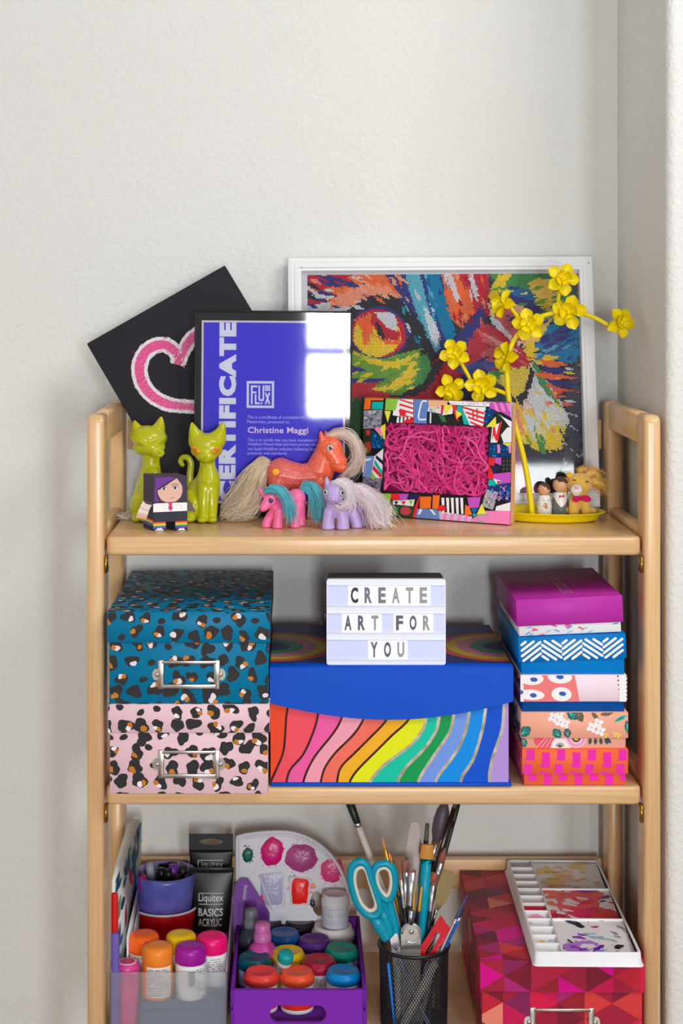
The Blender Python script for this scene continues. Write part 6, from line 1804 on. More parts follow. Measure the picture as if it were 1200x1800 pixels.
def splash(w, T, x0, z0, x1, z1, items, bx):
    for k, (cx, cz, r, col, asp, rot, n) in enumerate(items):
        for q in range(n):
            px = x0 + (x1 - x0) * (cx + (rng.gauss(0, .10) if n > 1 else 0)); pz = z0 + (z1 - z0) * (cz + (rng.gauss(0, .14) if n > 1 else 0))
            rr = r * (rng.uniform(.35, 1) if n > 1 else 1)
            w.flat(clip(blob(px, pz, rr, rng, 18, .5, asp * rng.uniform(.8, 1.2), rot + rng.uniform(-.3, .3)), *bx), -.00015 - .00004 * k - .000008 * q, col, 0, T)
            for _ in range(2):
                a = rng.uniform(0, 6.28); d = rr * rng.uniform(.9, 1.7)
                w.flat(clip(blob(px + d * math.cos(a) * asp, pz + d * math.sin(a), rr * rng.uniform(.08, .2), rng, 8, .4, 1.5, rot), *bx), -.00015 - .00004 * k - .000008 * q, col, 0, T)
SP = [
    [(.36, .30, .017, (190, 130, 226), 1.1, 0, 3), (.34, .30, .012, (246, 240, 246), 1.2, .3, 2), (.42, .22, .006, (120, 20, 190), 2.6, .6, 5), (.30, .40, .004, (150, 60, 200), 2.2, -.5, 4), (.25, .85, .006, (34, 26, 44), 2.8, -.7, 3), (.80, .28, .0045, (40, 36, 48), 1.6, .5, 2), (.55, .95, .0026, (200, 50, 120), 3, 0, 7), (.55, .10, .0024, (150, 190, 226), 5, .2, 8), (.85, .5, .0020, (150, 150, 176), 4, -.6, 8), (.12, .35, .003, (70, 70, 80), 2, -.8, 4), (.5, .55, .002, (160, 200, 220), 4, 0, 6)],
    [(.45, .50, .030, (248, 96, 96), 1.25, .1, 4), (.22, .18, .020, (206, 14, 60), 1.7, -.4, 3), (.65, .38, .018, (244, 66, 72), 1.6, .2, 5), (.50, .55, .011, (246, 40, 100), 1.5, .5, 5), (.16, .80, .012, (250, 120, 90), 1.2, 0, 3), (.35, .72, .006, (246, 226, 232), 1.6, -.3, 6), (.62, .86, .005, (140, 30, 150), 3, -.2, 5), (.9, .62, .006, (110, 60, 130), 1.8, .3, 2), (.45, .90, .005, (250, 130, 60), 1.5, 0, 3), (.3, .38, .004, (244, 236, 238), 2.5, -.6, 6), (.52, .45, .004, (220, 30, 140), 1.5, 0, 5), (.85, .2, .002, (120, 90, 130), 3, .6, 5)],
    [(.22, .58, .009, (246, 206, 120), 1.8, .4, 6), (.14, .30, .006, (246, 190, 60), 1.8, .8, 5), (.28, .70, .004, (214, 180, 30), 2, .2, 6), (.50, .62, .006, (250, 196, 130), 2.4, 0, 6), (.72, .78, .006, (248, 214, 120), 1.8, -.2, 6), (.55, .42, .003, (250, 170, 110), 3, .3, 7), (.80, .3, .002, (240, 190, 130), 2, 0, 5), (.1, .1, .003, (250, 150, 80), 2, .2, 4)],
]
for i in range(3):
    y0, y1 = ya + hb_ * i + .0011, ya + hb_ * (i + 1) - .0011
    w = well(xm_ + .0011, xr, y0, y1, .0050, .0138)
    T, L = slope_T(y0, .0050, y1, .0138)
    splash(w, T, xm_ + .002, 0.001, xr - .001, L - .001, SP[i], (xm_ + .0012, .0002, xr, L - .0002))
    w.build('large_well', 'plastic', mt)

# ---- wire mesh pencil cup
CXp, CYp, CR, CHh = .1458, 2.0920, .0425, .0990
pc = thing('pencil_cup', 'black wire mesh cup holding brushes, scissors and pens', 'cup', (CXp, CYp, Z3 + .0002))
b = MB(); NS = 76; tw = 2 * math.pi / NS * 17.0
for s in (-1, 1):
    for k in range(NS):
        a0 = 2 * math.pi * k / NS; pts = []
        for i in range(25):
            t = i / 24; a = a0 + s * tw * t; r = CR * (.955 + .045 * t)
            pts.append((r * math.cos(a), r * math.sin(a), .002 + (CHh - .003) * t))
        b.tube(pts, .00052, 4, (20, 20, 22), cap=False)
b.build('wire_mesh', 'mesh', pc)
b = MB(); b.tube([((CR + .0004) * math.cos(2 * math.pi * k / 48), (CR + .0004) * math.sin(2 * math.pi * k / 48), CHh - .0018) for k in range(49)], .0024, 10, (18, 18, 20), cap=False); b.build('rim', 'mesh', pc)
b = MB(); b.lathe([(0, .0005), (CR * .955, .0005), (CR * .97, .0020), (CR * .97, .0050), (CR * .945, .0050), (CR * .94, .0020), (0, .0020)], 40, (18, 18, 20)); b.build('base', 'mesh', pc)

ZB = Z3 + .0034
def tool(name, label, cat, bot, top, group=None):
    """bot: offset from the cup's axis on its floor; top: the point in the room where it ends. returns thing, length"""
    B = Vector((CXp + bot[0], CYp + bot[1], ZB + (bot[2] if len(bot) > 2 else 0))); Tp = P(*top) if not isinstance(top, Vector) else top
    d = Tp - B
    q = Vector((0, 0, 1)).rotation_difference(d.normalized())
    # keep the flat side towards the viewer
    e = q.to_euler()
    t = thing(name, label, cat, B, e, group)
    return t, d.length, B, Tp
def frac_of(B, Tp, py):
    """how far along a tool the photograph row py lies"""
    lo, hi = 0.0, 1.0
    def row(t):
        p = B + (Tp - B) * t
        return CY - (p.z - EYE) * F / p.y
    for _ in range(40):
        m = (lo + hi) / 2
        if row(m) > py: lo = m
        else: hi = m
    return lo
def brush(label, bot, top, y_fer, y_hair, hc, fc, hairc, r, flat=1.0, rh=None, tip='round', ring=True, hmat='satin'):
    t, L, B, Tp = tool('paint_brush', label, 'brush', bot, top, 'paint brushes in the mesh cup')
    a, c = frac_of(B, Tp, y_fer) * L, frac_of(B, Tp, y_hair) * L
    b = MB(); b.tube([(0, 0, 0), (0, 0, a * .3), (0, 0, a * .8), (0, 0, a)], [r * .45, r * .8, r * 1.12, r * .95], 12, hc); b.build('handle', hmat, t)
    b = MB(); pr = [(0, 0, a - .002), (0, 0, a + (c - a) * .25), (0, 0, a + (c - a) * .3), (0, 0, c)]
    rr = [r * 1.0, r * 1.02, r * 1.02, r * (1.0 if flat == 1 else 1.5)]
    n = 14; v = []; f = []
    for (x_, y_, z_), q in zip(pr, rr):
        k = (z_ - a) / max(1e-6, c - a); fl_ = 1 + (flat - 1) * max(0, min(1, k))
        for j in range(n):
            an = 2 * math.pi * j / n; v.append((q * math.cos(an), q * math.sin(an) * fl_, z_))
    for i in range(3):
        for j in range(n): f.append((i * n + j, i * n + (j + 1) % n, (i + 1) * n + (j + 1) % n, (i + 1) * n + j))
    f.append(tuple(range(3 * n, 4 * n)))
    b.add(v, f, fc, 0, True)
    if ring:
        for k in (.12, .2):
            z_ = a + (c - a) * k; b.tube([(r * 1.04 * math.cos(6.2832 * j / 14), r * 1.04 * math.sin(6.2832 * j / 14), z_) for j in range(15)], .0003, 5, fc, cap=False)
    b.build('ferrule', 'metal', t)
    b = MB(); rt = rr[-1] * .93 if rh is None else rh
    if tip == 'round': rows = [(0, .9 * rr[-1]), (.3, rt), (.6, rt * .82), (.85, rt * .42), (1, rt * .06)]
    elif tip == 'mop': rows = [(0, .9 * rr[-1]), (.25, rt * .92), (.5, rt), (.75, rt * .82), (.93, rt * .4), (1, rt * .08)]
    else: rows = [(0, .95 * rr[-1]), (.5, rt * 1.02), (.9, rt), (1, rt * .9)]
    v = []; f = []
    for k, q in rows:
        for j in range(n):
            an = 2 * math.pi * j / n
            v.append((q * math.cos(an), q * math.sin(an) * (flat if tip == 'flat' else (1 + (flat - 1) * .7)), c - .0004 + (L - c) * k))
    for i in range(len(rows) - 1):
        for j in range(n): f.append((i * n + j, i * n + (j + 1) % n, (i + 1) * n + (j + 1) % n, (i + 1) * n + j))
    f.append(tuple((len(rows) - 1) * n + j for j in range(n)))
    b.add(v, f, hairc, 0, True); b.build('bristles', 'hair', t)
    return t
SIL, GLD, BLK = (206, 204, 206), (220, 170, 70), (30, 31, 38)
brush('thin brush with pointed amber tip and gold ferrule, behind the scissors', (.012, .008), (671, 1470, 2.085), 1600, 1490, (60, 46, 40), GLD, (206, 130, 70), .0022)
brush('small brush with orange tip, just right of the amber pointed one', (.020, .010), (683, 1498, 2.092), 1570, 1512, (50, 60, 80), (200, 150, 80), (230, 130, 60), .0026)
brush('big mop brush with dark purple grey hair', (-.020, .012), (783, 1405, 2.130), 1508, 1478, (60, 24, 40), (214, 206, 200), (84, 72, 84), .0056, 1, .0098, 'mop')
brush('flat brush with golden bristles and turquoise handle', (.002, -.002), (751, 1484, 2.093), 1513, 1509, (0, 150, 176), (0, 150, 176), (196, 130, 40), .0066, .4, .0082, 'flat', False)
brush('brush with brown flat bristles leaning on the palette knife', (-.010, -.004), (712, 1512, 2.085), 1590, 1533, (34, 36, 44), SIL, (140, 84, 62), .0030, .5, .0050, 'flat')
brush('brush with wide silver ferrule and black handle', (-.013, -.014), (724, 1528, 2.075), 1588, 1533, (28, 30, 40), (222, 224, 228), (120, 84, 70), .0034, .5, .0052, 'flat')
brush('thin brush with slim silver ferrule left of the wide one', (.004, -.016), (703, 1536, 2.070), 1592, 1546, (26, 27, 34), (224, 224, 226), (150, 100, 80), .0019)
brush('brush with russet bristles and silver ferrule tilted right', (-.022, -.004), (765, 1534, 2.092), 1590, 1558, (30, 34, 52), (214, 216, 222), (150, 70, 46), .0031, .6, .0052, 'flat')
brush('brush with bright silver ferrule and navy handle in the cup centre', (.004, -.008), (762, 1548, 2.086), 1598, 1556, (26, 30, 44), (226, 228, 232), (120, 80, 66), .0027)
brush('brush with dark red bristles and long pale ferrule', (-.020, -.003), (782, 1490, 2.094), 1560, 1516, (40, 30, 36), (210, 206, 206), (128, 66, 56), .0027, .6, .0046)
brush('long dark brown brush slanting up to the right', (-.030, .008), (804, 1400, 2.112), 1536, 1420, (40, 34, 34), (96, 84, 78), (60, 52, 50), .0030)
def rod(name, label, cat, bot, top, segs, group=None, parts=None):
    """a slim tool made of several turned pieces: segs = [(row, radius, colour, finish, part name), ...] from the floor of the cup upwards"""
    t, L, B, Tp = tool(name, label, cat, bot, top, group)
    z = 0.0
    for k, (py, r0, r1, col, mat, part) in enumerate(segs):
        z1 = L if py is None else frac_of(B, Tp, py) * L
        b = MB(); b.tube([(0, 0, z), (0, 0, z + (z1 - z) * .06), (0, 0, z1 - (z1 - z) * .04), (0, 0, z1)], [r0 * .93, r0, r1, r1 * (.5 if py is None else .95)], 12, col); b.build(part, mat, t)
        z = z1
    return t
rod('paint_brush', 'white handled brush with black end leaning far left', 'brush', (.020, .026), (611, 1402, 2.130), [(1453, .0034, .0043, (214, 204, 196), 'satin', 'handle'), (1446, .0046, .0048, SIL, 'metal', 'ring'), (None, .0046, .0058, (22, 34, 34), 'satin', 'grip')], 'paint brushes in the mesh cup')
rod('paint_brush', 'upturned brush with olive and black handle end', 'brush', (-.002, .007), (751, 1447, 2.104), [(1478, .0024, .0033, (24, 26, 30), 'satin', 'handle'), (None, .0031, .0024, (84, 84, 62), 'satin', 'handle_tip')], 'paint brushes in the mesh cup')
rod('paint_brush', 'black handled brush at the far right of the tall ones', 'brush', (-.010, .0365), (808, 1402, 2.180), [(1446, .0020, .0028, (40, 36, 34), 'satin', 'handle'), (None, .0030, .0030, (20, 26, 26), 'satin', 'grip')], 'paint brushes in the mesh cup')
rod('pencil', 'upright yellow pencil in the cup centre', 'pencil', (-.006, -.002), (727, 1552, 2.085), [(1600, .0021, .0021, (28, 80, 170), 'satin', 'barrel'), (None, .0024, .0019, (226, 170, 40), 'satin', 'tip')])
rod('pencil', 'thin yellow pencil leaning right of the upright one', 'pencil', (-.010, -.008), (741, 1558, 2.082), [(1602, .0015, .0015, (30, 34, 60), 'satin', 'barrel'), (None, .0017, .0013, (226, 160, 40), 'satin', 'tip')])
rod('pen', 'slim black pen between the navy brush and the pointed blade', 'pen', (-.004, .006), (775, 1560, 2.10), [(1650, .0022, .0022, (26, 26, 30), 'satin', 'barrel'), (None, .0022, .0016, (200, 200, 204), 'metal', 'tip')])
rod('mechanical_pencil', 'silver and navy mechanical pencil pointing up to the right', 'pencil', (-.012, -.022), (821, 1573, 2.066), [(1615, .0023, .0023, (210, 214, 220), 'metal', 'barrel'), (None, .0023, .0008, (70, 76, 120), 'satin', 'tip')])
rod('ballpoint_pen', 'bright blue pen with white collar leaning right', 'pen', (-.010, -.012), (813, 1597, 2.078), [(1617, .0036, .0036, (20, 110, 214), 'plastic', 'barrel'), (1612, .0032, .0030, (236, 240, 244), 'plastic', 'collar'), (None, .0021, .0021, (30, 32, 40), 'satin', 'clip')])
rod('marker_pen', 'white marker lying slantwise inside the mesh cup', 'marker', (-.016, -.029, .004), P(766, 1690, 2.0655), [(None, .0054, .0054, (232, 226, 218), 'plastic', 'barrel')])
rod('pen', 'cobalt blue pen standing against the left of the mesh', 'pen', (-.0240, -.0300), P(682, 1692, 2.064), [(None, .0021, .0021, (20, 120, 210), 'plastic', 'barrel')])
rod('pen', 'lavender pen slanting inside the cup below the scissors', 'pen', (.018, -.020), P(699, 1684, 2.062), [(None, .0028, .0028, (176, 178, 214), 'plastic', 'barrel')])
rod('pen', 'dark grey pen slanting behind the white marker in the mesh', 'pen', (.016, -.016), P(760, 1690, 2.075), [(None, .0034, .0034, (70, 70, 76), 'plastic', 'barrel')])
rod('pen', 'silver pen leaning right inside the bottom of the mesh', 'pen', (-.004, -.024), P(752, 1690, 2.066), [(None, .0030, .0030, (150, 152, 160), 'plastic', 'barrel')])
# palette knives: flat blades
def bladed(label, bot, top, outline, th, blade, handle_r, hcol, neck_row):
    t, L, B, Tp = tool('palette_knife', label, 'palette knife', bot, top, 'palette knives in the mesh cup')
    c = frac_of(B, Tp, neck_row) * L
    b = MB(); b.tube([(0, 0, 0), (0, 0, c * .5), (0, 0, c * .86)], [handle_r * .7, handle_r, handle_r * .8], 12, hcol); b.build('handle', 'satin', t)
    b = MB(); b.tube([(0, 0, c * .86), (0, 0, c)], .0017, 8, (190, 186, 182))
    b.prism([(x, c + (L - c) * k) for x, k in outline], -th / 2, th / 2, blade); b.build('blade', 'metal', t)
    return t
bladed('grey palette knife with long rounded blade standing in the cup', (-.008, .010), (728, 1444, 2.105), [(-.002, -.02), (.002, -.02), (.0115, .22), (.0125, .40), (.0105, .66), (.0070, .92), (.0045, .985), (.0005, 1.0), (-.0035, .985), (-.0058, .92), (-.0085, .66), (-.0105, .40), (-.0095, .22)], .0012, (178, 168, 166), .0045, (150, 100, 70), 1572)
bladed('palette knife with bronze diamond blade at the cup right', (-.014, -.006), (788, 1530, 2.092), [(-.0015, -.02), (.0015, -.02), (.0092, .28), (.0096, .62), (.0080, .98), (.0062, 1.0), (-.0070, .99), (-.0082, .60), (-.0060, .25)], .0012, (150, 132, 96), .0040, (40, 40, 46), 1600)

# metal hinge of a folding tool
hp_ = P(722, 1640, 2.066)
hn = thing('can_opener', 'round steel riveted tool hinge sticking out of the cup', 'tool', (hp_.x, hp_.y, Z3 + .0045))
hz = hp_.z - (Z3 + .0045)
b = MB(); b.prism(ell(0, hz, .0125, .0130, 28), -.001, .0016, (176, 172, 168)); b.prism([(-.011, .0), (.011, .0), (.0122, hz), (-.0122, hz)], .0002, .0014, (160, 156, 152)); b.build('plate', 'metal', hn)
b = MB(); b.ball((.0005, -.0012, hz + .0018), (.0030, .0020, .0030), (200, 198, 196)); b.build('rivet', 'metal', hn)
b = MB(); b.tube([(0, 0, hz + .011), (0, 0, hz + .0275)], [.0036, .0030], 14, (206, 206, 208)); b.build('stem', 'metal', hn)
b = MB(); b.tube([(.011 * math.cos(a / 10), -.0014, hz + .0112 * math.sin(a / 10)) for a in range(-22, 34, 3)], .0012, 8, (206, 204, 202)); b.build('bow', 'metal', hn)
# red set square with a slot
sq = thing('set_square', 'small red slotted set square leaning in the cup', 'ruler', (CXp + .012, CYp - .031, Z3 + .0040), (math.radians(-4), 0, 0))
SQ = mtx(sq.location, sq.rotation_euler); pl = on_plane(SQ)
def tp_(x, y): return pl(590 + x / 4.8, 1410 + y / 4.8)
b = MB()
o_ = [tp_(885, 955), tp_(975, 1080), tp_(850, 1260), tp_(800, 1330), tp_(690, 1330), tp_(672, 1280)]
i_ = [tp_(846, 1094), tp_(886, 1106), tp_(806, 1262), tp_(780, 1285), tp_(752, 1284), tp_(758, 1264)]
n = 6; v = []; f = []
for y_ in (-.0009, .0009):
    v += [(x, y_, z) for x, z in o_]; v += [(x, y_, z) for x, z in i_]
for i in range(n):
    j = (i + 1) % n
    f += [(i, j, n + j, n + i), (2 * n + i, 3 * n + i, 3 * n + j, 2 * n + j), (i, 2 * n + i, 2 * n + j, j), (n + i, n + j, 3 * n + j, 3 * n + i)]
b.add(v, f, (206, 18, 40))
for k in range(12):
    t0 = k / 12; p = Vector(o_[1]).lerp(Vector(o_[2]), t0); d = (Vector(o_[0]) - Vector(o_[1])).normalized() * (.0022 if k % 3 else .0036)
    b.flat(stroke([tuple(p), tuple(p + d)], .0003), -.0010, (250, 170, 170))
b.build('plate', 'plastic', sq)
rod('marker_pen', 'grey marker standing behind the red set square', 'marker', (.005, -.018), P(772, 1638, 2.072), [(None, .0042, .0042, (170, 166, 166), 'plastic', 'barrel')])

# ---- turquoise scissors, handles up
sY = 2.072
sz = thing('scissors', 'turquoise handled scissors standing point down in the cup', 'scissors', (P(697, 1700, sY).x, sY, Z3 + .0042))
so = Vector(sz.location)
def sp_(x, y, dy=0.0): return P(590 + x / 4.8, 1410 + y / 4.8, sY + dy) - so
TQ_ = (0, 148, 176); CRMc = (216, 206, 190)
def closed(pts, dy, n=6):
    q = [sp_(*p, dy) for p in pts]; q = [q[-1]] + q + [q[0], q[1]]
    c = curve_pts(q, n); return c[n:-n]
LOOPa = [(190, 506), (140, 545), (126, 640), (150, 760), (200, 880), (280, 955), (345, 950), (372, 890), (340, 780), (300, 660), (268, 560), (235, 512)]
LOOPb = [(395, 520), (338, 545), (315, 620), (335, 710), (385, 790), (440, 826), (480, 770), (496, 670), (480, 570), (440, 528)]
b = MB(); b.tube(closed(LOOPa, 0), .0050, 12, TQ_, cap=False)
q = [sp_(*p) for p in ((300, 950), (350, 1020), (400, 1090), (440, 1160))]
b.tube(curve_pts(q, 6), [.0060] * 6 + [.0075] * 6 + [.0072] * 6 + [.0050], 14, TQ_, flat=.62); 
q = [sp_(*p) for p in ((372, 880), (405, 960), (440, 1050), (455, 1130))]
b.tube(curve_pts(q, 6), [.0048] * 6 + [.0060] * 12 + [.0045], 12, TQ_, flat=.7)
ha = b.build('handle', 'plastic', sz)
b = MB(); b.tube(closed([(247 + (x - 247) * .74, 735 + (y - 735) * .80) for x, y in LOOPa], -.0016), .0026, 10, CRMc, cap=False); o = b.build('grip_liner', 'plastic', ha); o['label'] = 'cream liner'
b = MB(); b.tube(closed(LOOPb, .0045), .0048, 12, TQ_, cap=False)
q = [sp_(*p, .0045) for p in ((345, 740), (375, 850), (430, 970), (480, 1060), (518, 1130))]
b.tube(curve_pts(q, 6), [.0052] * 6 + [.0074] * 6 + [.0078] * 6 + [.0062] * 6 + [.0035], 14, TQ_, flat=.6)
q = [sp_(*p, .0045) for p in ((440, 820), (470, 930), (500, 1040), (518, 1120))]
b.tube(curve_pts(q, 6), [.0048] * 6 + [.0052] * 12 + [.0036], 12, TQ_, flat=.7)
hb2 = b.build('handle', 'plastic', sz)
b = MB(); b.tube(closed([(405 + (x - 405) * .68, 668 + (y - 668) * .77) for x, y in LOOPb], .0030), .0026, 10, CRMc, cap=False); o = b.build('grip_liner', 'plastic', hb2); o['label'] = 'cream liner'
for k, (a, c, e) in enumerate((((452, 1110), (520, 1110), .001), ((470, 1120), (534, 1180), .0035))):
    b = MB(); A_ = sp_(*a); C2 = sp_(*c); tipx = sp_(560 - 20 * k, 1500)
    b.prism([(A_.x, A_.z), (C2.x, C2.z), (C2.x + .006, C2.z - .03), (.004 + .003 * k, .001), (0.0 + .003 * k, .001), (A_.x + .004, A_.z - .03)], e - .0008, e + .0008, (206, 206, 210)); b.build('blade', 'metal', sz)
q = sp_(508, 1230); b = MB(); b.ball((q.x, -.0012, q.z), (.0022, .0014, .0022), (120, 120, 124)); b.build('screw', 'metal', sz)
# ---- violet wooden crate with paint jars
PUR = (128, 40, 178)
cr = thing('wooden_crate', 'violet painted wooden crate packed with paint jars', 'crate', (.0025, 2.068, Z3 + .0002))
CW2, CD, CHt = .0795, .245, .0500
b = MB()
# front panel with its hand hole
def front_panel(name, y0, y1):
    b = MB(); hw, hh, hz = .0345, .0107, .0205
    st = []
    for k in range(17): a = math.radians(-90 + 180 * k / 16); st.append((hw - hh + hh * math.cos(a), hz + hh * math.sin(a)))
    for k in range(17): a = math.radians(90 + 180 * k / 16); st.append((-hw + hh + hh * math.cos(a), hz + hh * math.sin(a)))
    n = len(st); out = []
    for x, z in st:
        dx, dz = x, z - hz
        k = min(CW2 / abs(dx) if abs(dx) > 1e-9 else 1e9, ((CHt - hz) if dz > 0 else hz) / abs(dz) if abs(dz) > 1e-9 else 1e9)
        out.append((dx * k, hz + dz * k))
    # push the nearest four points into the panel's corners
    for cx, cz in ((-CW2, 0), (CW2, 0), (CW2, CHt), (-CW2, CHt)):
        i = min(range(n), key=lambda i: (out[i][0] - cx) ** 2 + (out[i][1] - cz) ** 2); out[i] = (cx, cz)
    v = [(x, y0, z) for x, z in out] + [(x, y0, z) for x, z in st] + [(x, y1, z) for x, z in out] + [(x, y1, z) for x, z in st]
    f = []
    for i in range(n):
        j = (i + 1) % n
        f += [(i, j, n + j, n + i), (2 * n + i, 3 * n + i, 3 * n + j, 2 * n + j), (i, 2 * n + i, 2 * n + j, j), (n + i, n + j, 3 * n + j, 3 * n + i)]
    b.add(v, f, PUR); return b.build(name, 'matte', cr)
front_panel('front_panel', 0, .006)
front_panel('back_panel', CD - .006, CD)
for s in (-1, 1):
    for z0, z1 in ((.0285, .0500), (.003, .0245)):
        b = MB(); x0, x1 = (CW2, CW2 + .0048) if s > 0 else (-CW2 - .0030, -CW2 + .0010)
        b.box((x0, -.0015, z0), (x1, CD + .001, z1), (112, 34, 158), bevel=.0006, seg=1); b.build('side_slat', 'matte', cr)
b = MB(); b.box((-CW2, .001, .0006), (CW2, CD - .001, .0036), (112, 34, 158)); b.build('bottom', 'matte', cr)

JG = 'paint jars in the violet crate'
CRF = Z3 + .0040
def jar_at(px, py, H): return PZ(px, py, CRF + H)
def jar(label, px, py, lid, band=None, H=.0480, r=.0222, body=(240, 238, 238), seed=0, group=JG, base=None, lidh=.0125, name='paint_jar', text=None):
    p = jar_at(px, py, H) if base is None else base
    t = thing(name, label, 'jar', (p.x, p.y, CRF if base is None else base.z), (0, 0, random.Random(seed).uniform(-.5, .5)), group)
    rng = random.Random(seed)
    hb = H - lidh
    b = MB(); b.lathe([(r * .86, 0), (r * .93, .0012), (r * .94, .004), (r * .94, hb - .004), (r * .88, hb)], 32, body)
    if band:
        b.lathe([(r * .955, .006), (r * .955, hb * .42)], 32, band, cap=False)
    for k in range(5):     # rows of small print round the label
        z = hb * (.56 + .07 * k)
        for q in range(26):
            a = q * .242 + rng.uniform(0, .05)
            if rng.random() < .25: continue
            w = rng.uniform(.05, .1); rr = r * .948
            b.add([(rr * math.cos(a), rr * math.sin(a), z), (rr * math.cos(a + w), rr * math.sin(a + w), z), (rr * math.cos(a + w), rr * math.sin(a + w), z + .0007), (rr * math.cos(a), rr * math.sin(a), z + .0007)], [(0, 1, 2, 3)], (120, 120, 130))
    b.build('body', 'plastic', t)
    b = MB(); b.lathe([(r * .97, hb - .001), (r * 1.0, hb), (r * 1.0, hb + lidh * .50), (r * .985, hb + lidh * .58), (r * .90, hb + lidh * .66), (r * .88, hb + lidh * .92), (r * .84, H), (r * .70, H), (r * .66, H - .0006), (0, H - .0006)], 36, lid)
    b.build('lid', 'plastic', t)
    return t
jar('jar with coral red lid at the front left of the violet crate', 459, 1706, (236, 66, 56), (222, 20, 96), seed=1)
jar('jar with bright orange red lid at the front centre, seen through the crate hole', 522, 1706, (246, 88, 50), (226, 50, 40), seed=2)
jar('jar with bright sky blue lid at the front right', 603, 1704, (0, 138, 214), (150, 130, 200), seed=3)
jar('jar with dark teal lid at the left of the crate', 447, 1680, (4, 86, 104), (110, 120, 70), seed=4)
jar('jar with crimson lid behind the sky blue one', 561, 1685, (184, 30, 66), (60, 60, 60), seed=5)
jar('jar with yellow lid in the middle of the crate', 506, 1670, (238, 200, 20), (230, 190, 40), seed=6)
jar('jar with sea green lid at the right side of the crate', 600, 1664, (0, 140, 124), (230, 230, 230), seed=7)
jar('jar with violet lid in the middle of the crate', 553, 1649, (90, 38, 134), (210, 170, 200), seed=8)
jar('jar with royal blue lid beside the pink dropper bottle', 499, 1638, (20, 90, 170), (220, 220, 220), seed=9)
jar('jar with near black plum lid at the back of the crate', 527, 1617, (40, 28, 44), (200, 200, 190), seed=10)
jar('jar with smoky violet lid at the back left of the crate', 472, 1614, (62, 52, 76), (120, 120, 130), seed=11)
wj = jar('wide white lidded jar at the back right of the crate', 585, 1625, (226, 222, 220), None, .0500, .0288, seed=12, lidh=.019)
wp = wj.location
jar('white topped jar of clear medium stacked on the wide white jar', 0, 0, (222, 220, 220), (200, 196, 214), .0430, .0190, (206, 206, 214), 13, base=Vector((wp.x + .003, wp.y - .003, wp.z + .0502)), lidh=.0155)
def dropper(label, px, py, Y, H, col, cc, r, seed):
    p = P(px, py, Y)
    t = thing('dropper_bottle', label, 'bottle', (p.x, Y, CRF), (0, 0, 0), 'dropper bottles in the violet crate')
    b = MB(); b.lathe([(r * .9, 0), (r, .002), (r, H * .46), (r * .93, H * .56), (r * .72, H * .65), (r * .48, H * .70), (r * .44, H * .715)], 28, col); b.build('body', 'plastic', t)
    b = MB(); b.lathe([(r * .56, H * .71), (r * .58, H * .72), (r * .56, H * .82), (r * .50, H * .83), (r * .52, H * .86), (r * .50, H * .97), (r * .42, H), (0, H)], 24, cc); b.build('cap', 'plastic', t)
dropper('pink dropper bottle with lilac cap in the crate', 461, 1700, 2.198, .0800, (206, 74, 168), (206, 110, 176), .0205, 1)
dropper('smoky grey dropper bottle behind the pink one', 441, 1700, 2.240, .0830, (58, 66, 76), (120, 126, 132), .0170, 2)
p = P(499, 1692, 2.135)
t = thing('small_cap_bottle', 'tiny bottle with turquoise cap lying on the jar lids', 'bottle', (p.x, p.y, p.z), (math.radians(22), math.radians(14), 0))
b = MB(); b.lathe([(.0088, -.002), (.0096, .0), (.0096, .0040), (.0090, .0050)], 24, (206, 214, 214)); b.build('body', 'plastic', t)
b = MB(); b.lathe([(.0098, .0048), (.0101, .0054), (.0097, .0130), (.0085, .0152), (0, .0154)], 24, (10, 160, 160)); b.build('cap', 'plastic', t)

# ---- oval palette leaning at the back of the crate
pa_rot = (math.radians(-7), 0, 0)
pa_loc = (P(492, 1600, 2.286).x, 2.286, CRF + .001)
pa = thing('paint_palette', 'large white oval palette with dabs of pink, red and mauve paint', 'palette', pa_loc, pa_rot)
PM = mtx(pa_loc, pa_rot); pl = on_plane(PM)
cx, cz = pl(492, 1588); rx = pl(612, 1575)[0] - cx; rz = pl(480, 1462)[1] - cz
rz2 = min(rz, cz - .002)
outl = [(cx + (rx if math.cos(a * math.pi / 32) > 0 else rx * 1.75) * math.cos(a * math.pi / 32), cz + (rz if math.sin(a * math.pi / 32) > 0 else rz2) * math.sin(a * math.pi / 32)) for a in range(64)]
outl = [(max(x, -.0585 if z > CHt + .006 else -.0490), z) for x, z in outl]
hole = [pl(558 + 11 * math.cos(a * math.pi / 16) + 3 * math.sin(a * math.pi / 16), 1588 + 22 * math.sin(a * math.pi / 16)) for a in range(32)]
PW = (222, 220, 228)
b = MB()
# plate with a thumb hole (bridged ring by ring), raised lip round the edge
hc2 = Vector((sum(p[0] for p in hole) / 32, sum(p[1] for p in hole) / 32))
ang = [math.atan2(p[1] - hc2.y, p[0] - hc2.x) for p in outl]
order = sorted(range(64), key=lambda i: ang[i]); O_2 = [outl[i] for i in order]
hs = sorted(hole, key=lambda p: math.atan2(p[1] - hc2.y, p[0] - hc2.x)); H2 = []
for i in range(64):
    a = math.atan2(O_2[i][1] - hc2.y, O_2[i][0] - hc2.x)
    H2.append(min(hs, key=lambda p: abs(math.atan2(math.sin(math.atan2(p[1] - hc2.y, p[0] - hc2.x) - a), math.cos(math.atan2(p[1] - hc2.y, p[0] - hc2.x) - a)))))
v = [(x, 0, z) for x, z in O_2] + [(x, 0, z) for x, z in H2] + [(x, .0022, z) for x, z in O_2] + [(x, .0022, z) for x, z in H2]
f = []
for i in range(64):
    j = (i + 1) % 64
    f += [(i, j, 64 + j, 64 + i), (128 + i, 192 + i, 192 + j, 128 + j), (64 + i, 64 + j, 192 + j, 192 + i)]
b.add(v, f, PW)
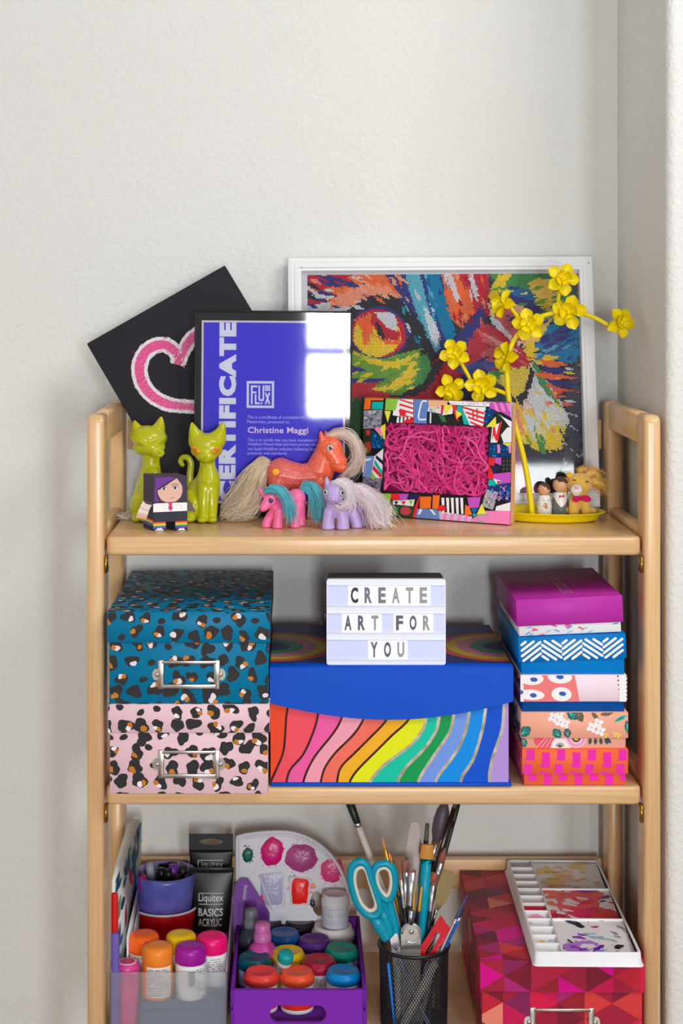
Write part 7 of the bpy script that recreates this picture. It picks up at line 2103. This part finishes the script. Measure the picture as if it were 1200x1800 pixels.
b.tube([(x, -.0006, z) for x, z in outl + outl[:1]], .0026, 8, PW, cap=False)
b.tube([(cx + (x - cx) * .95, -.0002, cz + (z - cz) * .95) for x, z in outl + outl[:1]], .0012, 6, PW, cap=False)
for q in ([(455, 1538), (497, 1533), (500, 1592), (478, 1598)], [(508, 1540), (546, 1545), (540, 1590), (512, 1590)]):
    z_ = [Vector((*pl(*p), )) for p in q]; ring_ = [(p.x, -.0004, p.y) for p in z_ + z_[:1]]
    b.tube(ring_, .0014, 6, PW)
b.build('plate', 'plastic', pa)
rng = random.Random(23)
def dab(px, py, rx_, ry_, col, h=.003, asp=1, seed=0, square=0, rough=.28):
    """a dried heap of paint with ragged edges"""
    r2 = random.Random(seed); n = 30; b = MB()
    x0, z0 = pl(px, py); k = 2.30 / F
    ph = [r2.uniform(0, 6.28) for _ in range(4)]
    V = [(x0, -h, z0)]; Fq = []; m = 4
    for i in range(1, m + 1):
        t = i / m
        for j in range(n):
            a = 6.2832 * j / n
            e = 1 + rough * .35 * (math.sin(2 * a + ph[0]) * .5 + math.sin(5 * a + ph[1]) * .35 + math.sin(9 * a + ph[2]) * .3) * t
            if square: e *= (1 / max(abs(math.cos(a)), abs(math.sin(a)))) ** .8 * .9
            V.append((x0 + rx_ * k * t * e * math.cos(a), -h * (1 - t ** 3) * (1 + .12 * r2.uniform(-1, 1)) - .0001, z0 + ry_ * k * t * e * math.sin(a)))
    for j in range(n): Fq.append((0, 1 + (j + 1) % n, 1 + j))
    for i in range(m - 1):
        for j in range(n): Fq.append((1 + i * n + j, 1 + i * n + (j + 1) % n, 1 + (i + 1) * n + (j + 1) % n, 1 + (i + 1) * n + j))
    b.add(V, [q[::-1] if len(q) == 3 else q[::-1] for q in Fq], col, 0, True)
    for _ in range(16):
        a = r2.uniform(0, 6.28); d = r2.uniform(.95, 1.3)
        b.flat(blob(x0 + rx_ * k * d * math.cos(a), z0 + ry_ * k * d * math.sin(a), r2.uniform(.0004, .0014), r2, 8, .4), -.00015, col)
    return b.build('paint_dab', 'rough', pa)
dab(435, 1503, 9, 13, (8, 96, 76), .002, seed=1); dab(478, 1497, 20, 24, (216, 22, 120), .0035, seed=2); dab(529, 1508, 27, 25, (176, 70, 136), .004, seed=3); dab(583, 1530, 19, 22, (226, 60, 130), .0025, seed=4)
dab(477, 1563, 22, 30, (176, 172, 206), .0016, seed=5, square=1, rough=.1); dab(527, 1566, 17, 24, (250, 30, 24), .003, seed=6, square=1)
dab(548, 1558, 7, 4, (240, 150, 130), .001, seed=7); dab(549, 1588, 4, 6, (40, 26, 50), .001, seed=8); dab(462, 1580, 4, 12, (226, 40, 120), .001, seed=9)
b = MB()
pts = [(412, 1640), (410, 1575), (414, 1552), (424, 1544), (436, 1545), (444, 1556), (474, 1606), (474, 1640)]
pcd = thing('plastic_scraper', 'purple plastic scraper with rounded top leaning on the palette', 'scraper', (P(443, 1640, 2.276).x, 2.276, CRF + .001), (math.radians(-7), 0, 0))
pl2 = on_plane(mtx(pcd.location, pcd.rotation_euler))
q = [pl2(*p) for p in pts]; zlow = min(p[1] for p in q)
q[0] = (q[0][0], .001); q[-1] = (q[-1][0], .001)
b.prism(q, 0, .0022, (120, 52, 160))
w0, w1 = pl2(424, 1582), pl2(437, 1556)
sq_ = [(w0[0] + (w1[0] - w0[0]) * (.35 + .3 * math.sin(k * 1.9) + .06 * k / 6), w0[1] + (w1[1] - w0[1]) * k / 24) for k in range(25)]
strip(b, sq_, .0005, -.0002, (236, 230, 240))
b.build('blade', 'plastic', pcd)

# ---- frosted bin with bottles, cups and tubes
BXa, BXb, BY0, BY1 = -.2285, -.0845, 2.071, 2.324
bn = thing('storage_bin', 'clear frosted plastic bin full of paint bottles and cups', 'bin', ((BXa + BXb) / 2, BY0, Z3 + .0002))
hw = (BXb - BXa) / 2; D = BY1 - BY0; hf, hbk, th = .0705, .0925, .0014
b = MB()
b.box((-hw, 0, 0), (hw, th, hf), (240, 240, 244), bevel=.0004, seg=1); b.build('front_panel', 'frosted', bn)
b = MB(); b.box((-hw, D - th, 0), (hw, D, hbk), (240, 240, 244)); b.build('back_panel', 'frosted', bn)
for s in (-1, 1):
    b = MB(); x0, x1 = (hw - th, hw) if s > 0 else (-hw, -hw + th)
    v = [(x, y, z) for x in (x0, x1) for y, z in ((th, .0), (D - th, .0), (D - th, hbk), (th, hf))]
    b.add(v, [(0, 1, 2, 3), (7, 6, 5, 4), (0, 4, 5, 1), (1, 5, 6, 2), (2, 6, 7, 3), (3, 7, 4, 0)], (240, 240, 244)); b.build('side_panel', 'frosted', bn)
b = MB(); b.box((-hw + th, th, .0002), (hw - th, D - th, .0016), (240, 240, 244)); b.build('bottom', 'frosted', bn)
BF = Z3 + .0024
BG = 'paint bottles in the frosted bin'
pz = thing('zip_pouch', 'slate blue padded pouch lying under the bottles inside the frosted bin', 'pouch', (-.1395, 2.076, BF))
b = MB(); b.box((-.0535, 0, 0), (.0530, .082, .0285), (84, 104, 140), bevel=.006, seg=4); b.build('pouch_body', 'canvas', pz)
b = MB(); b.tube([(-.050, -.0002, .0205), (.049, -.0002, .0205)], .0012, 8, (60, 70, 96)); b.build('zip', 'plastic', pz)
BFP = BF + .0288
def bottle(label, x, y, H, r, cap, body, seed, labelcol=(242, 240, 240), lab=True, turn=0.0, bars=False):
    t = thing('paint_bottle', label, 'bottle', (x, y, BF if H > .07 else BFP), (0, 0, turn), BG)
    rng = random.Random(seed); hb = H * .68
    b = MB(); b.lathe([(r * .88, 0), (r * .97, .0018), (r * .97, hb - .002), (r * .92, hb)], 36, body)
    if lab:
        n = 16; a0, a1 = math.radians(-90 - 50), math.radians(-90 + 50); rr = r * .978
        V = []; 
        for k in range(n + 1):
            a = a0 + (a1 - a0) * k / n; V += [(rr * math.cos(a), rr * math.sin(a), hb * .10), (rr * math.cos(a), rr * math.sin(a), hb * .96)]
        b.add(V, [(2 * k, 2 * k + 2, 2 * k + 3, 2 * k + 1) for k in range(n)], labelcol, 0, True)
        rr = r * .982
        if bars:
            for k in range(16):
                a = math.radians(-106 + 1.9 * k); w = math.radians(rng.choice([.6, 1.0, 1.4]))
                b.add([(rr * math.cos(a), rr * math.sin(a), hb * .42), (rr * math.cos(a + w), rr * math.sin(a + w), hb * .42), (rr * math.cos(a + w), rr * math.sin(a + w), hb * .86), (rr * math.cos(a), rr * math.sin(a), hb * .86)], [(0, 1, 2, 3)], (60, 60, 66))
        for k in range(12):
            z = hb * (.16 + .065 * k); a = math.radians(-134 + (40 if bars else 0)); e = math.radians(-52)
            while a < e:
                w = math.radians(rng.uniform(3, 9))
                if rng.random() < .72 and not (bars and abs(math.degrees(a) + 92) < 18):
                    b.add([(rr * math.cos(a), rr * math.sin(a), z), (rr * math.cos(a + w), rr * math.sin(a + w), z), (rr * math.cos(a + w), rr * math.sin(a + w), z + .0009), (rr * math.cos(a), rr * math.sin(a), z + .0009)], [(0, 1, 2, 3)], (90, 90, 96))
                a += w + math.radians(1.6)
    b.build('body', 'plastic', t)
    b = MB(); b.lathe([(r * .985, hb), (r * 1.0, hb + .0008), (r * 1.0, H * .88), (r * .96, H * .94), (r * .84, H * .985), (r * .55, H), (r * .25, H - .0006), (0, H - .0008)], 36, cap); c = b.build('cap', 'plastic', t)
    return t
bottle('paint bottle with light orange cap at the front of the frosted bin', -.1715, 2.097, .0640, .0194, (248, 140, 44), (250, 140, 40), 1, (244, 236, 230), turn=.15)
bottle('paint bottle with purple cap and barcode at the front of the bin', -.1306, 2.097, .0640, .0194, (164, 22, 160), (236, 236, 238), 2, (246, 246, 246), turn=.1, bars=True)
bottle('paint bottle with deep orange cap behind the light orange one', -.1920, 2.1345, .0640, .0194, (252, 102, 24), (250, 96, 20), 3, (244, 240, 236), turn=-.5)
bottle('paint bottle with yellow cap in the middle of the bin', -.1450, 2.1345, .0640, .0194, (240, 196, 12), (240, 200, 40), 4)
bottle('paint bottle with hot pink cap beside the black paint tubes', -.1058, 2.1300, .0640, .0194, (246, 16, 120), (240, 238, 240), 5, (246, 244, 246))
t = bottle('pink flip top bottle at the front left corner of the bin', -.2085, 2.0905, .0745, .0152, (216, 70, 150), (226, 70, 150), 6, lab=False)
b = MB(); b.lathe([(.0116, .0735), (.0116, .0744), (.0094, .0745), (.0, .0744)], 28, [(244, 190, 220), (244, 190, 220), (196, 50, 120), (196, 50, 120)]); b.build('cap_disc', 'plastic', t)

# red cup with a tinted cup of markers inside it
rc = (-.1760, 2.2760)
t = thing('party_cup', 'red plastic cup with white rim in the frosted bin', 'cup', (rc[0], rc[1], BF))
HR = Z3 - EYE + .907
hr = (EYE - .827) - BF
b = MB(); pr = [(.0330, 0), (.0345, .001)] + [(.0345 + (.0432 - .0345) * k / 6 + (.0006 if k % 2 else 0), .002 + (hr - .004) * k / 6) for k in range(7)] + [(.0428, hr - .001), (.0415, hr - .002), (.034, .004), (0, .0036)]
b.lathe(pr, 40, [(214, 12, 22)] * (len(pr) - 4) + [(240, 236, 236)] * 4); b.build('cup', 'plastic', t)
b = MB(); b.tube([(.0433 * math.cos(6.2832 * k / 40), .0433 * math.sin(6.2832 * k / 40), hr - .0005) for k in range(41)], .0016, 8, (240, 238, 238), cap=False); o = b.build('rim', 'plastic', t); o['label'] = 'white rim'
z0 = BF + .012; ht = (EYE - .782) - z0
t = thing('marker_cup', 'translucent purple and blue cup of markers set inside the red cup', 'cup', (rc[0], rc[1], z0))
b = MB(); rows = 14; pr = []; cl_ = []
for k in range(rows + 1):
    q = k / rows; pr.append((.0300 + .0120 * q, ht * q)); cl_.append((int(150 - 40 * q), int(108 + 14 * q), int(204 + 12 * q)) if k != rows else (120, 110, 170))
n0 = 36; v = []; f = []
pr2 = pr + [(r - .0012, z) for r, z in pr[::-1] if z > .002] + [(0, .002)]
cl2 = cl_ + [(186, 166, 232)] * (len(pr2) - len(cl_))
b.lathe(pr2, 40, cl2); b.build('cup', 'tint', t)
mk = [(250, 1540, 2.252, (214, 20, 120), .0056), (263, 1516, 2.286, (170, 176, 184), .0058), (271, 1550, 2.246, (30, 90, 200), .0040), (283, 1526, 2.280, (28, 28, 32), .0060), (296, 1528, 2.272, (34, 32, 36), .0056), (304, 1520, 2.282, (120, 50, 170), .0064), (322, 1522, 2.288, (40, 40, 44), .0060), (318, 1550, 2.254, (40, 90, 120), .0046), (300, 1552, 2.246, (24, 24, 28), .0058), (262, 1552, 2.252, (40, 36, 60), .0044), (331, 1538, 2.272, (90, 50, 130), .0050), (312, 1538, 2.268, (30, 30, 36), .0052)]
nmm = ['pink', 'clear grey', 'cobalt blue', 'black', 'charcoal', 'violet', 'dark grey', 'petrol blue', 'jet black', 'ink blue', 'plum', 'soot black']
wh = ['at the cup left edge', 'at the back left', 'at the cup front', 'behind the cobalt one', 'left of the violet one', 'at the back centre', 'at the back right', 'at the front right', 'at the front centre', 'between pink and cobalt', 'at the right edge', 'below the violet one']
for (px, py, Y, c, r), nm, w_ in zip(mk, nmm, wh):
    tpnt = P(px, py, Y); tpnt.z = min(tpnt.z, EYE - .772)
    bt = Vector((rc[0] + (tpnt.x - rc[0]) * .55, rc[1] + (tpnt.y - rc[1]) * .55, z0 + .005))
    d = tpnt - bt
    t = thing('marker_pen', nm + ' marker standing in the purple cup, ' + w_, 'marker', bt, Vector((0, 0, 1)).rotation_difference(d.normalized()).to_euler(), 'markers in the purple cup')
    L = d.length
    b = MB(); b.tube([(0, 0, 0), (0, 0, L * .7)], r * .93, 14, (60, 58, 66)); b.build('barrel', 'plastic', t)
    b = MB(); b.tube([(0, 0, L * .66), (0, 0, L * .93), (0, 0, L)], [r, r, r * .86], 16, c); b.build('cap', 'plastic', t)

# black acrylic paint tubes standing on their caps
def tube_surf(x, z, H, r, w):
    t = min(1, max(0, z / H)); a = r + (w - r) * t; bq = r * (1 - t) ** 0.85 + .0009
    return -bq * math.sqrt(max(0, 1 - min(1, (x / a) ** 2)))
def paint_tube(label, x, y, H, r, w, band, lean, words, hang=False, tilt=0.0):
    t = thing('paint_tube', label, 'paint tube', (x, y, BF + .0020), (math.radians(lean), math.radians(tilt), 0), 'black acrylic paint tubes')
    b = MB(); n = 40; rows = 26; z0 = .014
    V = []; Fq = []; C = []
    for i in range(rows + 1):
        z = z0 + (H - z0) * i / rows; tt = min(1, z / H)
        a = r + (w - r) * tt; bq = r * (1 - tt) ** 0.85 + .0009
        for j in range(n):
            an = 2 * math.pi * j / n; V.append((a * math.cos(an), bq * math.sin(an), z))
    for i in range(rows):
        zc = z0 + (H - z0) * (i + .5) / rows
        for j in range(n):
            Fq.append((i * n + j, i * n + (j + 1) % n, (i + 1) * n + (j + 1) % n, (i + 1) * n + j)); C.append(band if zc < H * .34 else (12, 12, 13))
    Fq += [tuple(range(n))[::-1], tuple(rows * n + j for j in range(n))]; C += [band, (12, 12, 13)]
    b.add(V, Fq, C, 0, True); b.build('body', 'satin', t)
    b = MB(); b.lathe([(r * .82, 0), (r * .86, .001), (r * .84, .0135), (r * .9, .0145)], 24, (24, 24, 26)); b.build('cap', 'plastic', t)
    b = MB()
    if hang:      # hang tab with a slot
        tab_w, ht = w, .020; n2 = 24
        sl = [( .016 * math.cos(a), H + .011 + .0042 * math.sin(a)) for a in (2 * math.pi * k / n2 for k in range(n2))]
        ot = []
        for q in sl:
            dx, dz = q[0], q[1] - H - .011
            k = min(tab_w / abs(dx) if abs(dx) > 1e-6 else 1e9, .0108 / abs(dz) if abs(dz) > 1e-6 else 1e9); ot.append((dx * k, H + .011 + dz * k))
        for cx_, cz_ in ((-tab_w, H + .0002), (tab_w, H + .0002), (tab_w, H + .0218), (-tab_w, H + .0218)):
            i = min(range(n2), key=lambda i: (ot[i][0] - cx_) ** 2 + (ot[i][1] - cz_) ** 2); ot[i] = (cx_, cz_)
        v = [(q[0], -.0008, q[1]) for q in ot] + [(q[0], -.0008, q[1]) for q in sl] + [(q[0], .0008, q[1]) for q in ot] + [(q[0], .0008, q[1]) for q in sl]
        f = []
        for i in range(n2):
            j = (i + 1) % n2; f += [(i, j, n2 + j, n2 + i), (2 * n2 + i, 3 * n2 + i, 3 * n2 + j, 2 * n2 + j), (i, 2 * n2 + i, 2 * n2 + j, j), (n2 + i, n2 + j, 3 * n2 + j, 3 * n2 + i)]
        b.add(v, f, (46, 46, 48))
    else:
        b.box((-w, -.0012, H - .001), (w, .0012, H + .0035), (40, 40, 42), bevel=.0004, seg=1)
    b.build('crimp', 'satin', t)
    for s, xa, xb, za, zb, bold in words:
        m = MB(); write(m, s, xa, za, xb, zb, 0, (226, 226, 228), bold=bold)
        m.v = [(q[0], tube_surf(q[0], q[2], H, r, w) - .0005, q[2]) for q in m.v]
        if s == 'Liquitex':
            for zz in (za - .0012, zb + .0006):
                k0 = len(m.v)
                V = []
                for k in range(13):
                    x_ = xa + (xb - xa) * (.02 + .98 * k / 12); V += [(x_, tube_surf(x_, zz, H, r, w) - .0005, zz), (x_, tube_surf(x_, zz, H, r, w) - .0005, zz + .0007)]
                m.add(V, [(2 * k, 2 * k + 2, 2 * k + 3, 2 * k + 1) for k in range(12)], (226, 226, 228))
        m.build('lettering', 'satin', t)
TH1 = (1017 / F * 2.280 - (EYE - BF)) * -1
paint_tube('black acrylic paint tube with magenta band, nearest in the bin', P(370.5, 1600, 2.262).x, 2.262, .1230, .0205, .0305, (214, 40, 170), -5,
           [('Liquitex', -.0165, .0165, .0815, .0935, .0), ('BASICS', -.0165, .0165, .0655, .0755, .02), ('ACRYLIC', -.0165, .0150, .0530, .0630, .02)])
paint_tube('second black paint tube with a slotted hang tab, behind the nearest', P(372, 1560, 2.2985).x - .001, 2.2985, .1400, .0165, .0300, (206, 60, 160), -1.5,
           [('Liquitex', -.0180, .0165, .1140, .1260, .0), ('BASICS', -.0165, .0165, .0985, .1075, .02)], True)
paint_tube('third black paint tube lying tilted behind the purple cup', -.1640, 2.3135, .1150, .0080, .0300, (60, 60, 64), -1.0, [], False, -7)

# slim packets filed along the left side of the bin
def packet(name, label, cat, x0, x1, poly, col, deco=None, group=None, slim=0.0):
    """poly in depth y and height z above the bin floor"""
    y0 = min(p[0] for p in poly)
    t = thing(name, label, cat, ((x0 + x1) / 2, y0, BF), (0, 0, 0), group)
    b = MB(); n = len(poly); hx = (x1 - x0) / 2
    ym = max(p[0] for p in poly)
    v = [(-hx, y - y0, z) for y, z in poly] + [(hx - slim * (ym - y) / (ym - y0), y - y0, z) for y, z in poly]
    bm = bmesh.new(); va = [bm.verts.new(p) for p in v[:n]]; vb = [bm.verts.new(p) for p in v[n:]]
    bm.faces.new(va[::-1]); bm.faces.new(vb)
    for i in range(n): bm.faces.new((va[i], va[(i + 1) % n], vb[(i + 1) % n], vb[i]))
    bmesh.ops.recalc_face_normals(bm, faces=bm.faces)
    if hx > .002 and not slim: bmesh.ops.bevel(bm, geom=list(bm.edges), offset=min(.0025, hx * .7), segments=2, profile=.5, affect='EDGES')
    b.bm(bm, col, 0, True)
    if deco: deco(b, hx, y0)
    b.build('cover', 'card', t)
    return t
def garden(b, hx, y0):
    rng = random.Random(6); sl = .0105 / .240
    TT = Matrix(((sl, -1, 0, hx + .0002 - .0105), (1, 0, 0, 0), (0, 0, 1, 0), (0, 0, 0, 1)))
    def leafy(cx, cz, L, W_, a, c, k):
        p = [(L * t, W_ * math.sin(math.pi * t)) for t in (0, .15, .35, .55, .75, .9, 1)]; p += [(x, -z) for x, z in p[::-1][1:-1]]
        b.flat(clip([(cx + x * math.cos(a) - z * math.sin(a), cz + x * math.sin(a) + z * math.cos(a)) for x, z in p], .003, .02, .237, .178), -.00004 * k, c, 0, TT)
    for k in range(46):
        cx, cz = rng.uniform(0, .24), rng.uniform(.03, .19)
        c = rng.choice([(150, 206, 170), (10, 130, 160), (0, 84, 130), (150, 206, 170), (40, 150, 150), (206, 40, 40)])
        if k % 3: leafy(cx, cz, rng.uniform(.03, .06), rng.uniform(.006, .013), rng.uniform(0, 6.28), c, k + 1)
        else:
            for q in range(5): leafy(cx, cz, .03, .004, rng.uniform(0, .6) + q * .7, (0, 84, 140), k + 1)
packet('gift_wrap_packet', 'white packet printed with green and blue leaves along the bin side', 'packet', -.2265, -.2125, [(2.0790, .0), (2.318, .0), (2.318, .170), (2.300, .184), (2.20, .186), (2.120, .184), (2.0790, .178)], (232, 236, 232), garden, None, .0105)
packet('red_packet', 'glossy red packet edge in front of the leaf print packet', 'packet', -.2268, -.2185, [(2.0752, .0), (2.0780, .0), (2.0780, .164), (2.0752, .164)], (206, 20, 28))
packet('white_card', 'taller white card standing along the left bin side', 'card', -.2112, -.2104, [(2.108, 0), (2.255, 0), (2.255, .110), (2.108, .098)], (240, 240, 244), None, 'white cards in the bin')
packet('white_card', 'shorter white card leaning next to the taller one', 'card', -.2082, -.2074, [(2.160, 0), (2.240, 0), (2.240, .092), (2.160, .084)], (232, 230, 238), None, 'white cards in the bin')
packet('violet_card', 'dull violet card at the front left inside the bin', 'card', -.2268, -.2165, [(2.0728, 0), (2.0744, 0), (2.0744, .116), (2.0728, .116)], (112, 96, 176))
